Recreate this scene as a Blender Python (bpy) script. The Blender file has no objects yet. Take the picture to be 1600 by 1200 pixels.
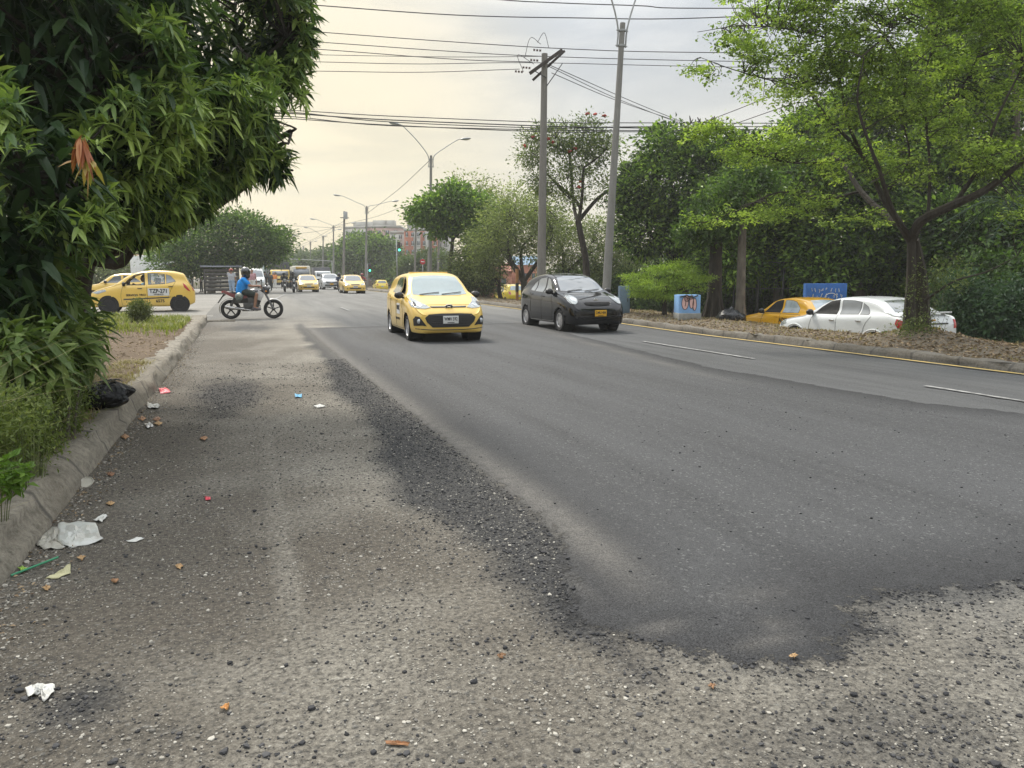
import bpy, bmesh, math, random
import numpy as np
from mathutils import Vector, Matrix
from mathutils.bvhtree import BVHTree
C = bpy.context.scene
COL = C.collection
RNG = np.random.default_rng(7)
random.seed(7)
R = math.radians

# ------------------------------------------------------------ camera
CAMH = 1.35; FPX = 1190.0
PITCH = R(-7.98); YAW = R(-19.2); ROLL = R(0.25)
cam_d = bpy.data.cameras.new("camera"); cam = bpy.data.objects.new("camera", cam_d); COL.objects.link(cam)
_f = np.array([-math.sin(YAW)*math.cos(PITCH), math.cos(YAW)*math.cos(PITCH), math.sin(PITCH)])
_r = np.array([math.cos(YAW), math.sin(YAW), 0.0]); _u = np.cross(_r, _f)
_r, _u = _r*math.cos(ROLL)-_u*math.sin(ROLL), _u*math.cos(ROLL)+_r*math.sin(ROLL)
cam.matrix_world = Matrix(((_r[0],_u[0],-_f[0],0),(_r[1],_u[1],-_f[1],0),(_r[2],_u[2],-_f[2],CAMH),(0,0,0,1)))
cam_d.sensor_width = 36; cam_d.lens = 36*FPX/1600; cam_d.clip_start = 0.1; cam_d.clip_end = 3000
C.camera = cam
_fh = np.array([_f[0], _f[1], 0]); _fh /= np.linalg.norm(_fh)

# ------------------------------------------------------------ sky, sun, exposure
SUN_EL = R(52); SUN_AZ = R(14)      # azimuth measured from +Y (the road ahead) towards -X
w = bpy.data.worlds.new("World"); C.world = w; w.use_nodes = True
nt = w.node_tree; nt.nodes.clear()
def wn(t, **k):
    n = nt.nodes.new(t)
    for a, b in k.items(): setattr(n, a, b)
    return n
def wl(a, b): nt.links.new(a, b)
out = wn('ShaderNodeOutputWorld'); bg = wn('ShaderNodeBackground'); bg.inputs[1].default_value = 1.0
sky = wn('ShaderNodeTexSky'); sky.sky_type = 'NISHITA'; sky.sun_disc = False
sky.sun_elevation = SUN_EL; sky.sun_rotation = -SUN_AZ; sky.dust_density = 4.0; sky.air_density = 1.5
tc = wn('ShaderNodeTexCoord'); sep = wn('ShaderNodeSeparateXYZ'); wl(tc.outputs['Generated'], sep.inputs[0])
# low warm overcast near the horizon, greyer upwards, bright overhead cloud
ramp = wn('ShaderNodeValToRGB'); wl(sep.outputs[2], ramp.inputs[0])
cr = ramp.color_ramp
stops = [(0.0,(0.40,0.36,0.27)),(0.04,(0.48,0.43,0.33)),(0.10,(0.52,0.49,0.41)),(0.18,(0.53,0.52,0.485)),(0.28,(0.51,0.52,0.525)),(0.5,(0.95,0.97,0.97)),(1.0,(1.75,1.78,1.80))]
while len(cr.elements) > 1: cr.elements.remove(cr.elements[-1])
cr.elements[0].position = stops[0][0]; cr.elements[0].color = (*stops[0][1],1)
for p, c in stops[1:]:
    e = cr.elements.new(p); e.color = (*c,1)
# warm glow towards the hidden sun
gd = wn('ShaderNodeVectorMath', operation='DOT_PRODUCT'); wl(tc.outputs['Generated'], gd.inputs[0])
ga, ge = R(2), R(8)
gd.inputs[1].default_value = (math.sin(ga)*math.cos(ge), math.cos(ga)*math.cos(ge), math.sin(ge))
mr = wn('ShaderNodeMapRange'); wl(gd.outputs['Value'], mr.inputs[0]); mr.inputs[1].default_value = 0.915; mr.inputs[2].default_value = 1.0; mr.interpolation_type = 'SMOOTHSTEP'
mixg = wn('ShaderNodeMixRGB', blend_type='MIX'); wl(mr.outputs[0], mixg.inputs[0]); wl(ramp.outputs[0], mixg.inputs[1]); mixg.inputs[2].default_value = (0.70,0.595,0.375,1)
mg = wn('ShaderNodeMath', operation='MULTIPLY'); wl(mr.outputs[0], mg.inputs[0]); mg.inputs[1].default_value = 0.75; wl(mg.outputs[0], mixg.inputs[0])
# cloud streaks
mp = wn('ShaderNodeMapping'); mp.inputs['Scale'].default_value = (1.6,1.6,7.0); mp.inputs['Rotation'].default_value = (0.12,0.08,0.3); wl(tc.outputs['Generated'], mp.inputs[0])
nz = wn('ShaderNodeTexNoise'); nz.inputs['Scale'].default_value = 1.7; nz.inputs['Detail'].default_value = 7; nz.inputs['Roughness'].default_value = 0.55; nz.inputs['Distortion'].default_value = 0.35; wl(mp.outputs[0], nz.inputs[0])
cr2 = wn('ShaderNodeMapRange'); wl(nz.outputs[0], cr2.inputs[0]); cr2.inputs[1].default_value = 0.40; cr2.inputs[2].default_value = 0.62; cr2.interpolation_type='SMOOTHSTEP'
hi = wn('ShaderNodeMapRange'); wl(sep.outputs[2], hi.inputs[0]); hi.inputs[1].default_value = 0.05; hi.inputs[2].default_value = 0.24; hi.inputs[3].default_value=0.30; hi.inputs[4].default_value=0.85
cm = wn('ShaderNodeMath', operation='MULTIPLY'); wl(cr2.outputs[0], cm.inputs[0]); wl(hi.outputs[0], cm.inputs[1])
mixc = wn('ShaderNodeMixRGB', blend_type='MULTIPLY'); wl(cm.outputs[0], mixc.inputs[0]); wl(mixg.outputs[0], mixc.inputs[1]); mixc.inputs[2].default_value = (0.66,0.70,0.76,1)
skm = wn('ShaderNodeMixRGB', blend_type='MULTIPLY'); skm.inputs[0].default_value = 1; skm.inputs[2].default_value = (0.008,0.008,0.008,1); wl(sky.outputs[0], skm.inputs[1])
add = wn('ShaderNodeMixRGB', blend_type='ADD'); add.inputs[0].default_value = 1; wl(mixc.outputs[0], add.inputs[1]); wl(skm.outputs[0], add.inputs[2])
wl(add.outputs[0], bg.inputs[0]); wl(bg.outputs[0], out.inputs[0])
w.cycles.sampling_method = 'AUTOMATIC'

sd = bpy.data.lights.new("sun", 'SUN'); sd.energy = 2.9; sd.angle = R(14); sd.color = (1.0,0.93,0.82)
so = bpy.data.objects.new("sun", sd); COL.objects.link(so)
sdir = Vector((-math.sin(SUN_AZ)*math.cos(SUN_EL), math.cos(SUN_AZ)*math.cos(SUN_EL), math.sin(SUN_EL)))
so.rotation_euler = sdir.to_track_quat('Z','Y').to_euler(); so.location = (0,0,60)
C.view_settings.view_transform = 'Standard'; C.view_settings.look = 'None'
C.view_settings.exposure = 0.48; C.view_settings.gamma = 1.0; C.view_settings.use_curve_mapping = False
C.cycles.max_bounces = 6; C.cycles.volume_bounces = 1; C.cycles.transparent_max_bounces = 8
C.cycles.diffuse_bounces = 3; C.cycles.glossy_bounces = 3; C.cycles.use_denoising = True

# ------------------------------------------------------------ terrain heights
def base_z(Y): return np.interp(Y, [-50,17,24,28,40,50,65,120,2000],[0,0,.07,.11,.2,.27,.27,.3,.3])
def road_z(X, Y): return base_z(Y) - 0.0142*np.clip(np.asarray(X)-1.5, 0, 9.8)
SERV = -0.70
def gz(X, Y):
    if X < 11.3: return float(road_z(X,Y))
    if X < 15.2: return 0.02
    return SERV
def ray(px, py): return _f + _r*(px-800)/FPX + _u*(600-py)/FPX
def at(px, py, D):                      # world point in the direction of a photo pixel, D metres ahead
    d = ray(px,py); return np.array([0,0,CAMH]) + d*(D/(d@_fh))
def gnd(px, py, z=None):                # where that direction meets the ground
    zz = 0.0 if z is None else z
    for _ in range(8):
        d = ray(px,py); P = np.array([0,0,CAMH]) + d*((zz-CAMH)/d[2])
        if z is not None: break
        zz = float(road_z(P[0],P[1]))
    return P

# ------------------------------------------------------------ material helpers
MATS = {}
def newmat(name):
    m = bpy.data.materials.new(name); m.use_nodes = True
    return m, m.node_tree, m.node_tree.nodes['Principled BSDF']
class NT:
    def __init__(s, tree): s.t = tree
    def n(s, typ, **k):
        x = s.t.nodes.new(typ); ins = k.pop('ins', {})
        for a, b in k.items(): setattr(x, a, b)
        for a, b in ins.items(): s.set(x.inputs[a], b)
        return x
    def set(s, sock, v):
        if isinstance(v, bpy.types.NodeSocket): s.t.links.new(v, sock)
        else:
            try: sock.default_value = v
            except Exception: sock.default_value = (*v, 1) if hasattr(v,'__len__') else (v,v,v)
    def math(s, op, a, b=0.0, clamp=False):
        x = s.n('ShaderNodeMath', operation=op, use_clamp=clamp); s.set(x.inputs[0], a); s.set(x.inputs[1], b); return x.outputs[0]
    def mix(s, f, a, b, mode='MIX'):
        x = s.n('ShaderNodeMixRGB', blend_type=mode); s.set(x.inputs[0], f)
        for i, v in ((1,a),(2,b)):
            if isinstance(v, bpy.types.NodeSocket): s.t.links.new(v, x.inputs[i])
            else: x.inputs[i].default_value = (*v,1) if len(v)==3 else v
        return x.outputs[0]
    def noise(s, vec, scale, detail=4, rough=.55, dist=0, out=0):
        x = s.n('ShaderNodeTexNoise'); s.set(x.inputs['Scale'], scale); x.inputs['Detail'].default_value = detail
        x.inputs['Roughness'].default_value = rough; x.inputs['Distortion'].default_value = dist
        if vec is not None: s.t.links.new(vec, x.inputs['Vector'])
        return x.outputs[out]
    def rng(s, v, a, b, c=0.0, d=1.0, smooth=False):
        x = s.n('ShaderNodeMapRange'); s.set(x.inputs[0], v)
        for i, q in zip((1,2,3,4),(a,b,c,d)): x.inputs[i].default_value = q
        if smooth: x.interpolation_type = 'SMOOTHSTEP'
        return x.outputs[0]
    def attr(s, name):
        x = s.n('ShaderNodeAttribute'); x.attribute_name = name; return x.outputs['Fac']
    def pos(s): return s.n('ShaderNodeNewGeometry').outputs['Position']
    def obj(s): return s.n('ShaderNodeTexCoord').outputs['Object']
    def mapping(s, vec, scale=(1,1,1), rot=(0,0,0), loc=(0,0,0)):
        x = s.n('ShaderNodeMapping'); x.inputs['Scale'].default_value = scale; x.inputs['Rotation'].default_value = rot; x.inputs['Location'].default_value = loc
        s.t.links.new(vec, x.inputs[0]); return x.outputs[0]
    def vor(s, vec, scale, feat='F1', out='Distance', rnd=1.0):
        x = s.n('ShaderNodeTexVoronoi', feature=feat); x.inputs['Scale'].default_value = scale; x.inputs['Randomness'].default_value = rnd
        s.t.links.new(vec, x.inputs['Vector']); return x.outputs[out]
    def bump(s, h, strength=.5, dist=.01, normal=None):
        x = s.n('ShaderNodeBump'); x.inputs['Strength'].default_value = strength; x.inputs['Distance'].default_value = dist
        s.t.links.new(h, x.inputs['Height'])
        if normal is not None: s.t.links.new(normal, x.inputs['Normal'])
        return x.outputs[0]
def M(name, col=(.5,.5,.5), rough=.6, metal=0.0, var=0.12, vscale=6.0, bump=0.0, bscale=40, spec=None, coat=0.0, alpha=None, dirt=None, trans=0.0):
    """principled material with a little procedural tone variation, optional dirt and bump"""
    if name in MATS: return MATS[name]
    m, t, p = newmat(name); n = NT(t); o = n.obj()
    c = n.mix(n.rng(n.noise(o, vscale, 5), .3, .7), tuple(x*(1-var) for x in col), tuple(min(1,x*(1+var)) for x in col))
    if dirt:   # (colour, amount)
        d = n.rng(n.noise(o, vscale*1.7, 7, .65), .62-.3*dirt[1], .80-.2*dirt[1], 0, min(1,.25+dirt[1]))
        c = n.mix(d, c, dirt[0])
    t.links.new(c, p.inputs['Base Color'])
    t.links.new(n.rng(n.noise(o, vscale*3, 4), .3, .7, max(0,rough*.85), min(1,rough*1.15)), p.inputs['Roughness'])
    p.inputs['Metallic'].default_value = metal
    if spec is not None: p.inputs['Specular IOR Level'].default_value = spec
    if coat: p.inputs['Coat Weight'].default_value = coat; p.inputs['Coat Roughness'].default_value = .06
    if trans: p.inputs['Transmission Weight'].default_value = trans
    if alpha is not None: p.inputs['Alpha'].default_value = alpha
    if bump: t.links.new(n.bump(n.noise(o, bscale, 6, .6), bump, .02), p.inputs['Normal'])
    MATS[name] = m; return m

# ------------------------------------------------------------ mesh helpers
def np_mesh(name, V, F, mats=None, midx=None, smooth=True, attrs=None, parent=None):
    """V (n,3); F list of arrays (k,m) of equal-size polygons"""
    if not isinstance(F, (list,tuple)): F = [F]
    F = [np.asarray(f, dtype=np.int64) for f in F if len(f)]
    me = bpy.data.meshes.new(name); V = np.asarray(V, dtype=np.float32)
    me.vertices.add(len(V)); me.vertices.foreach_set('co', V.ravel())
    loops = np.concatenate([f.ravel() for f in F]); tot = np.concatenate([np.full(len(f), f.shape[1]) for f in F])
    me.loops.add(len(loops)); me.loops.foreach_set('vertex_index', loops.astype(np.int32))
    me.polygons.add(len(tot)); st = np.concatenate([[0], np.cumsum(tot)[:-1]])
    me.polygons.foreach_set('loop_start', st.astype(np.int32))
    me.polygons.foreach_set('use_smooth', np.full(len(tot), smooth))
    if mats is not None:
        for m in (mats if isinstance(mats,(list,tuple)) else [mats]): me.materials.append(m)
    if midx is not None: me.polygons.foreach_set('material_index', np.asarray(midx, dtype=np.int32))
    for k, a in (attrs or {}).items():
        at_ = me.attributes.new(k, 'FLOAT', 'POINT'); at_.data.foreach_set('value', np.asarray(a, dtype=np.float32))
    me.update(calc_edges=True); me.validate()
    o = bpy.data.objects.new(name, me); COL.objects.link(o)
    if parent is not None: o.parent = parent
    return o
def tag(o, label=None, cat=None, group=None, kind=None):
    if label: o['label'] = label
    if cat: o['category'] = cat
    if group: o['group'] = group
    if kind: o['kind'] = kind
    return o
def empty(name, loc=(0,0,0), rz=0.0, label=None, cat=None, group=None, scale=1.0):
    o = bpy.data.objects.new(name, None); COL.objects.link(o); o.location = [float(v) for v in loc]; o.rotation_euler = (0,0,rz)
    o.empty_display_size = .2
    if scale != 1.0: o.scale = (scale,)*3
    tag(o, label, cat, group); return o
def cr_spline(P, n):
    P = np.asarray(P, float)
    if len(P) == 2: return P[0] + (P[1]-P[0])*np.linspace(0,1,n)[:,None]
    Q = np.vstack([2*P[0]-P[1], P, 2*P[-1]-P[-2]]); out = []
    t = np.linspace(0, len(P)-1, n)
    for u in t:
        i = min(int(u), len(P)-2); f = u-i; a,b,c,d = Q[i],Q[i+1],Q[i+2],Q[i+3]
        out.append(.5*((2*b)+(-a+c)*f+(2*a-5*b+4*c-d)*f*f+(-a+3*b-3*c+d)*f**3))
    return np.array(out)
class MB:
    """collects shapes, builds ONE mesh object"""
    def __init__(s): s.v = []; s.f = []; s.m = []; s.n = 0
    def add(s, V, F, mi=0):
        V = np.asarray(V, float).reshape(-1,3); s.v.append(V)
        for f in F: s.f.append([int(i)+s.n for i in f]); s.m.append(mi)
        s.n += len(V); return s
    def box(s, c, d, rot=None, mi=0, taper=1.0):
        x,y,z = [q/2 for q in d]; V = np.array([[a*x*(taper if k>0 else 1), b*y*(taper if k>0 else 1), k*z] for k in (-1,1) for a,b in ((-1,-1),(1,-1),(1,1),(-1,1))])
        if rot is not None: V = V @ np.array(Matrix.Rotation(rot[0],3,rot[1])).T
        return s.add(V+np.array(c), [(0,3,2,1),(4,5,6,7),(0,1,5,4),(1,2,6,5),(2,3,7,6),(3,0,4,7)], mi)
    def tube(s, P, r, n=8, mi=0, cap=True, spline=0, flat=None):
        P = np.asarray(P, float)
        r = np.broadcast_to(np.asarray(r,float), (len(P),)).copy() if np.ndim(r)==0 or len(r)==len(P) else np.asarray(r)
        if spline:
            k = np.linspace(0,len(P)-1,spline); r = np.interp(k, np.arange(len(P)), r); P = cr_spline(P, spline)
        T = np.gradient(P, axis=0); T /= np.linalg.norm(T,axis=1)[:,None]+1e-9
        up = np.array([0,0,1.0]) if abs(T[0][2])<.9 else np.array([1.0,0,0])
        A = np.cross(T[0], up); A /= np.linalg.norm(A); V = []
        for i in range(len(P)):
            A = A - T[i]*(A@T[i]); A /= np.linalg.norm(A)+1e-9; B = np.cross(T[i], A)
            for k in range(n):
                a = 2*math.pi*k/n; V.append(P[i]+r[i]*(math.cos(a)*A+math.sin(a)*B*(flat or 1)))
        F = [(i*n+k, i*n+(k+1)%n, (i+1)*n+(k+1)%n, (i+1)*n+k) for i in range(len(P)-1) for k in range(n)]
        if cap: F += [tuple(range(n))[::-1], tuple((len(P)-1)*n+k for k in range(n))]
        return s.add(V, F, mi)
    def cyl(s, a, b, r, n=16, mi=0, r2=None): return s.tube([a,b], [r, r if r2 is None else r2], n, mi)
    def lathe(s, prof, c=(0,0,0), axis='Z', n=24, mi=0, closed=False):
        V = []
        for (rr, h) in prof:
            for k in range(n):
                a = 2*math.pi*k/n; x,y = rr*math.cos(a), rr*math.sin(a)
                V.append({'Z':(x,y,h),'Y':(x,h,y),'X':(h,x,y)}[axis])
        m = len(prof); F = [(i*n+k, i*n+(k+1)%n, (i+1)*n+(k+1)%n, (i+1)*n+k) for i in range(m-1) for k in range(n)]
        if closed: F += [((m-1)*n+k, (m-1)*n+(k+1)%n, (k+1)%n, k) for k in range(n)]
        return s.add(np.array(V)+np.array(c), F, mi)
    def ell(s, c, r, n=14, m=9, mi=0, rot=None, jit=0):
        V = []
        for i in range(m+1):
            t = math.pi*i/m
            for k in range(n):
                a = 2*math.pi*k/n; q = 1+jit*random.uniform(-1,1); V.append([r[0]*math.sin(t)*math.cos(a)*q, r[1]*math.sin(t)*math.sin(a)*q, r[2]*math.cos(t)*q])
        V = np.array(V)
        if rot is not None: V = V @ np.array(Matrix.Rotation(rot[0],3,rot[1])).T
        return s.add(V+np.array(c), [(i*n+k,(i+1)*n+k,(i+1)*n+(k+1)%n,i*n+(k+1)%n) for i in range(m) for k in range(n)], mi)
    def prism(s, poly, d0, d1, axis='Y', mi=0):
        """outline in the plane across axis, from d0 to d1"""
        def P(a,b,d): return {'Y':(a,d,b),'X':(d,a,b),'Z':(a,b,d)}[axis]
        k = len(poly); V = [P(a,b,d0) for a,b in poly]+[P(a,b,d1) for a,b in poly]
        return s.add(V, [tuple(range(k)), tuple(range(2*k-1,k-1,-1))]+[(i,(i+1)%k,(i+1)%k+k,i+k) for i in range(k)], mi)
    def xf(s, fn): s.v = [fn(v) for v in s.v]; return s
    def build(s, name, mats, parent=None, smooth=True, bevel=0, auto=None):
        V = np.vstack(s.v); me = bpy.data.meshes.new(name); me.from_pydata([tuple(v) for v in V], [], s.f)
        for m in (mats if isinstance(mats,(list,tuple)) else [mats]): me.materials.append(m)
        me.polygons.foreach_set('material_index', s.m); me.validate()
        bm = bmesh.new(); bm.from_mesh(me); bmesh.ops.remove_doubles(bm, verts=bm.verts, dist=1e-5)
        bmesh.ops.recalc_face_normals(bm, faces=bm.faces)
        if bevel: bmesh.ops.bevel(bm, geom=[e for e in bm.edges if e.is_manifold and e.calc_face_angle(0) > .6], offset=bevel, segments=2, profile=.6, affect='EDGES')
        for e in bm.edges:
            if e.is_manifold and e.calc_face_angle(0) > (auto or .7): e.smooth = False
        bm.to_mesh(me); bm.free(); me.polygons.foreach_set('use_smooth', [smooth]*len(me.polygons))
        o = bpy.data.objects.new(name, me); COL.objects.link(o)
        if parent is not None: o.parent = parent
        return o
def text_mesh(txt, size, bold=0.0, depth=.004):
    """lettering as (V,F), baseline along x, centred; flat in z from 0 to depth"""
    cu = bpy.data.curves.new('lettering','FONT'); cu.body = txt; cu.size = size; cu.align_x='CENTER'; cu.align_y='CENTER'
    cu.extrude = depth/2; cu.offset = bold*size; cu.resolution_u = 2
    ob = bpy.data.objects.new('lettering', cu); COL.objects.link(ob)
    me = bpy.data.meshes.new_from_object(ob.evaluated_get(bpy.context.evaluated_depsgraph_get()))
    V = np.array([v.co[:] for v in me.vertices]); F = [tuple(p.vertices) for p in me.polygons]
    bpy.data.objects.remove(ob); bpy.data.meshes.remove(me); bpy.data.curves.remove(cu)
    return V, F
def copy_tree(o, parent=None):
    c = o.copy(); COL.objects.link(c)
    if parent is not None: c.parent = parent
    for ch in list(o.children): copy_tree(ch, c)
    return c
def vnoise(X, Y, s=1.0, seed=0, octaves=4):
    """cheap smooth value noise (numpy)"""
    def h(i, j): 
        q = np.sin(i*127.1+j*311.7+seed*74.7)*43758.5453; return q-np.floor(q)
    tot = 0; amp = 1; nrm = 0; X = np.asarray(X,float)*s; Y = np.asarray(Y,float)*s
    for _ in range(octaves):
        i, j = np.floor(X), np.floor(Y); u, v = X-i, Y-j; u = u*u*(3-2*u); v = v*v*(3-2*v)
        tot = tot + amp*(h(i,j)*(1-u)*(1-v)+h(i+1,j)*u*(1-v)+h(i,j+1)*(1-u)*v+h(i+1,j+1)*u*v)
        nrm += amp; amp *= .5; X = X*2.03+17; Y = Y*2.03+5
    return tot/nrm
# ============================================================ THE SETTING
def axis_steps(lo, hi, near, d0, g):
    """coordinates growing coarser away from `near`"""
    out = [near]; x = near
    while x < hi: x += d0 + g*abs(x-near); out.append(min(x,hi))
    x = near; left = []
    while x > lo: x -= d0 + g*abs(x-near); left.append(max(x,lo))
    return np.array(left[::-1]+out)
def grid(xs, ys):
    X, Y = np.meshgrid(xs, ys); nx, ny = len(xs), len(ys)
    i = np.arange(nx-1)[None,:]+nx*np.arange(ny-1)[:,None]; i = i.ravel()
    return X.ravel(), Y.ravel(), np.stack([i, i+1, i+1+nx, i+nx], 1)
def seg_dist(X, Y, poly):
    """signed distance to a closed polygon, positive inside"""
    P = np.array(poly); D = np.full(X.shape, 1e9); ins = np.zeros(X.shape, bool)
    for a, b in zip(P, np.roll(P,-1,0)):
        e = b-a; t = np.clip(((X-a[0])*e[0]+(Y-a[1])*e[1])/(e@e), 0, 1)
        D = np.minimum(D, np.hypot(X-a[0]-t*e[0], Y-a[1]-t*e[1]))
        c = ((a[1] > Y) != (b[1] > Y)); xx = (b[0]-a[0])*(Y-a[1])/(b[1]-a[1]+1e-12)+a[0]; ins ^= c & (X < xx)
    return np.where(ins, D, -D)
NEWP = [(1.50,20.9),(1.50,3.6),(1.30,3.0),(1.16,2.62),(1.36,2.36),(1.50,2.18),(1.66,2.10),(1.78,2.02),(1.95,2.05),(2.06,2.15),(2.24,2.22),(2.30,2.36),(2.55,2.44),(3.0,2.36),(3.6,2.30),(6,2.1),(9,1.9),(11.4,1.8),(11.4,3.2),(8.6,4.2),(7.2,6.5),(6.9,10.2),(8.3,22.3),(5.5,21.6)]
def ground_fields(X, Y):
    sdn = seg_dist(X, Y, NEWP)
    n1 = vnoise(X,Y,1.1,1)-.5; n2 = vnoise(X,Y,3.5,2)-.5
    # black crumb shoulder left of the new asphalt
    wl_ = np.interp(Y,[0,2.3,2.7,3.5,4.8,7.9,13,21,24],[.0,.1,.30,.54,.66,.56,.36,.30,.1])
    xe = np.interp(Y,[0,2.6,3.0,3.6,21],[1.3,1.2,1.33,1.46,1.46])
    tar = np.clip((X-(xe-wl_+.35*n1+.12*n2))/.22, 0, 1)*np.clip((xe+.10-X)/.10,0,1)*(Y<23)*(Y>2.1)
    front = np.clip(1-np.abs(sdn+.04)/(.16+.22*n1),0,1)*(Y<3.6)*np.clip(1.6*(vnoise(X,Y,4.2,12)-.15),0,1)
    blob = lambda cx,cy,r,ry=None: np.exp(-(((X-cx)/r)**2+((Y-cy)/(ry or r))**2)*1.4)
    tar = np.maximum(tar, front*.85)
    tar = np.maximum(tar, np.clip(blob(-.25,9.4,.5,1.8)*1.3+n2*.8-.25,0,.75))
    tar = np.maximum(tar, np.clip(blob(-.55,2.62,.14,.18)*1.1+n2*.8,0,.8)*(blob(-.55,2.62,.3,.4)>.1))
    tar = np.maximum(tar, np.clip(blob(.15,21.5,.7,2.0)+n2*.6-.2,0,.6))
    tar = np.maximum(tar, np.clip(.26+n2*1.2,0,.5)*blob(1.9,1.6,.8,.35))
    # pale dust band worn along the edge
    xd = 1.56+.10*np.interp(Y,[2,4,8,20],[0,.6,.2,0]); wd = np.interp(Y,[2,4,8,16,25],[.13,.13,.14,.19,.3])
    dust = np.exp(-((X-xd-.05*n1)/wd)**2)*np.interp(Y,[2.6,3.3,21,26],[0,1,1,.4])
    dust = np.maximum(dust, .6*np.exp(-((X-np.interp(Y,[9,22.5],[6.2,8.0]))/.13)**2)*np.interp(Y,[8,10.5,23,25],[0,1,1,0]))
    for cx,cy,r,ry,k in ((1.45,2.45,.12,.05,.75),(1.78,2.22,.16,.05,.6),(2.0,2.6,.2,.10,.30),(1.31,2.95,.03,.22,.9),(1.9,2.32,.08,.08,.5)):
        dust = np.maximum(dust, k*blob(cx,cy,r,ry))
    # how pale / how brown the rough ground is
    pale = np.clip(.27+1.1*(vnoise(X,Y,.8,5)-.5)+.5*(vnoise(X,Y,3.1,6)-.5)+np.interp(X,[-1,-.2,.3,.9,2,3],[-.30,-.12,.10,.12,.42,.60])+np.interp(Y,[1.5,3,22,27],[.18,.0,.0,.55]),0,1)
    pale = np.maximum(pale, np.clip(.55*np.exp(-((X-.12)/.05)**2)*(vnoise(X,Y,2,8)>.35),0,1)*(Y<8))
    return sdn, tar, dust, pale
def asphalt_material():
    m, t, p = newmat('road_surface'); n = NT(t); g = n.pos()
    flat = n.mapping(g, (1,1,.2))
    sdn, tar, dust, pale = (n.attr(k) for k in ('sdn','tar','dust','pale'))
    nb = n.noise(flat, 9, 5, .6); nf = n.noise(flat, 60, 4, .65); nm = n.noise(flat, 24, 5, .6); nl = n.noise(flat, 1.6, 5, .6)
    # ragged membership of the new asphalt
    e = n.math('ADD', sdn, n.math('MULTIPLY', n.math('SUBTRACT', nb, .5), .40)); e = n.math('ADD', e, n.math('MULTIPLY', n.math('SUBTRACT', nf, .5), .22))
    isnew = n.rng(e, -.03, .035, smooth=True)
    # rough milled ground: fine fill, pale and grey stones, dark crumbs
    v1 = n.vor(flat, 95, out='Color'); v1b = n.n('ShaderNodeSeparateColor', ins={0:v1}).outputs[0]
    v2 = n.vor(flat, 38, out='Color'); v2b = n.n('ShaderNodeSeparateColor', ins={0:v2}).outputs[1]
    v2d = n.vor(flat, 38)
    d1 = n.vor(flat, 95)
    fill = n.mix(pale, (.135,.118,.095), (.43,.405,.345))
    fill = n.mix(n.rng(nl,.3,.75), fill, n.mix(.5, fill, (.125,.108,.082)))
    fill = n.mix(n.rng(nf,.3,.7,0,.5), fill, n.mix(.6, fill, (.05,.045,.04)))
    stone = n.mix(v1b, (.06,.057,.05), (.44,.41,.34))
    f = n.mix(n.math('MULTIPLY', n.rng(d1,.15,.4,1,0), n.rng(n.math('ADD', v1b, n.math('MULTIPLY', nb,.5)), .75,.95,0,.85)), fill, stone)
    big = n.math('MULTIPLY', n.rng(v2d,.2,.42,1,0), n.rng(v2b,.86,.9,0,.7)); f = n.mix(big, f, n.mix(nf,(.10,.10,.095),(.33,.32,.29)))
    th = n.math('SUBTRACT', 1.02, n.math('ADD', n.math('MULTIPLY', tar, 1.15), .10)); th = n.math('SUBTRACT', th, n.math('MULTIPLY', n.rng(nb,.45,.75), .36))
    th = n.math('SUBTRACT', th, n.math('MULTIPLY', n.rng(nm,.5,.75), .14))
    crumb_v = n.vor(flat, 60, out='Color'); flat2 = n.mapping(g,(1,1,.2),(0,0,.4)); cv = n.n('ShaderNodeSeparateColor', ins={0:crumb_v}).outputs[2]
    crumb = n.math('MULTIPLY', n.rng(n.math('SUBTRACT', cv, th), -.02,.04), n.rng(n.vor(flat,60),.25,.5,1,.25))
    sp = n.noise(flat, 42, 9, .78, .4); f = n.mix(n.rng(sp,.36,.52,.95,0), f, n.mix(nf,(.020,.019,.018),(.055,.052,.047))); f = n.mix(n.rng(sp,.55,.68,0,.75), f, n.mix(pale,(.27,.26,.23),(.60,.58,.51)))
    f = n.mix(n.math('MULTIPLY',crumb,.38), f, n.mix(nf, (.022,.024,.027), (.06,.062,.065)))
    f = n.mix(n.rng(tar,.0,.9,0,.88), f, n.mix(n.math('MULTIPLY',v1b,n.rng(sp,.4,.65)),(.018,.019,.021),(.13,.13,.13)))
    # new asphalt
    st = n.noise(n.mapping(g,(1.9,.16,1),(0,0,R(7))), 1.0, 5, .55)
    st2 = n.noise(n.mapping(g,(6,.35,1),(0,0,R(-3))), 1.0, 4, .55)
    ag = n.vor(flat, 190, out='Color'); agv = n.n('ShaderNodeSeparateColor', ins={0:ag}).outputs[0]
    a = n.mix(n.rng(st,.36,.64), (.022,.0235,.026), (.066,.069,.074))
    a = n.mix(n.rng(st2,.4,.7,0,.5), a, (.082,.085,.089))
    ag2 = n.n('ShaderNodeSeparateColor', ins={0:n.vor(flat, 85, out='Color')}).outputs[1]; a = n.mix(.42, a, n.mix(agv,(.010,.010,.012),(.125,.126,.127))); a = n.mix(n.rng(ag2,.2,.9,.28,0), a, (.022,.023,.025)); a = n.mix(n.rng(nm,.35,.7,.0,.3), a, (.10,.102,.104))
    a = n.mix(n.rng(ag2,.95,.98,0,.32), a, (.30,.30,.29))
    edge = n.math('MULTIPLY', n.rng(sdn, .05, .85, .92, 0, True), n.rng(nb,.25,.6,.72,1)); a = n.mix(edge, a, n.mix(agv,(.006,.0063,.0075),(.040,.041,.044)))
    a = n.mix(n.rng(nm,.62,.78,0,.35), a, (.04,.042,.046))
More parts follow.
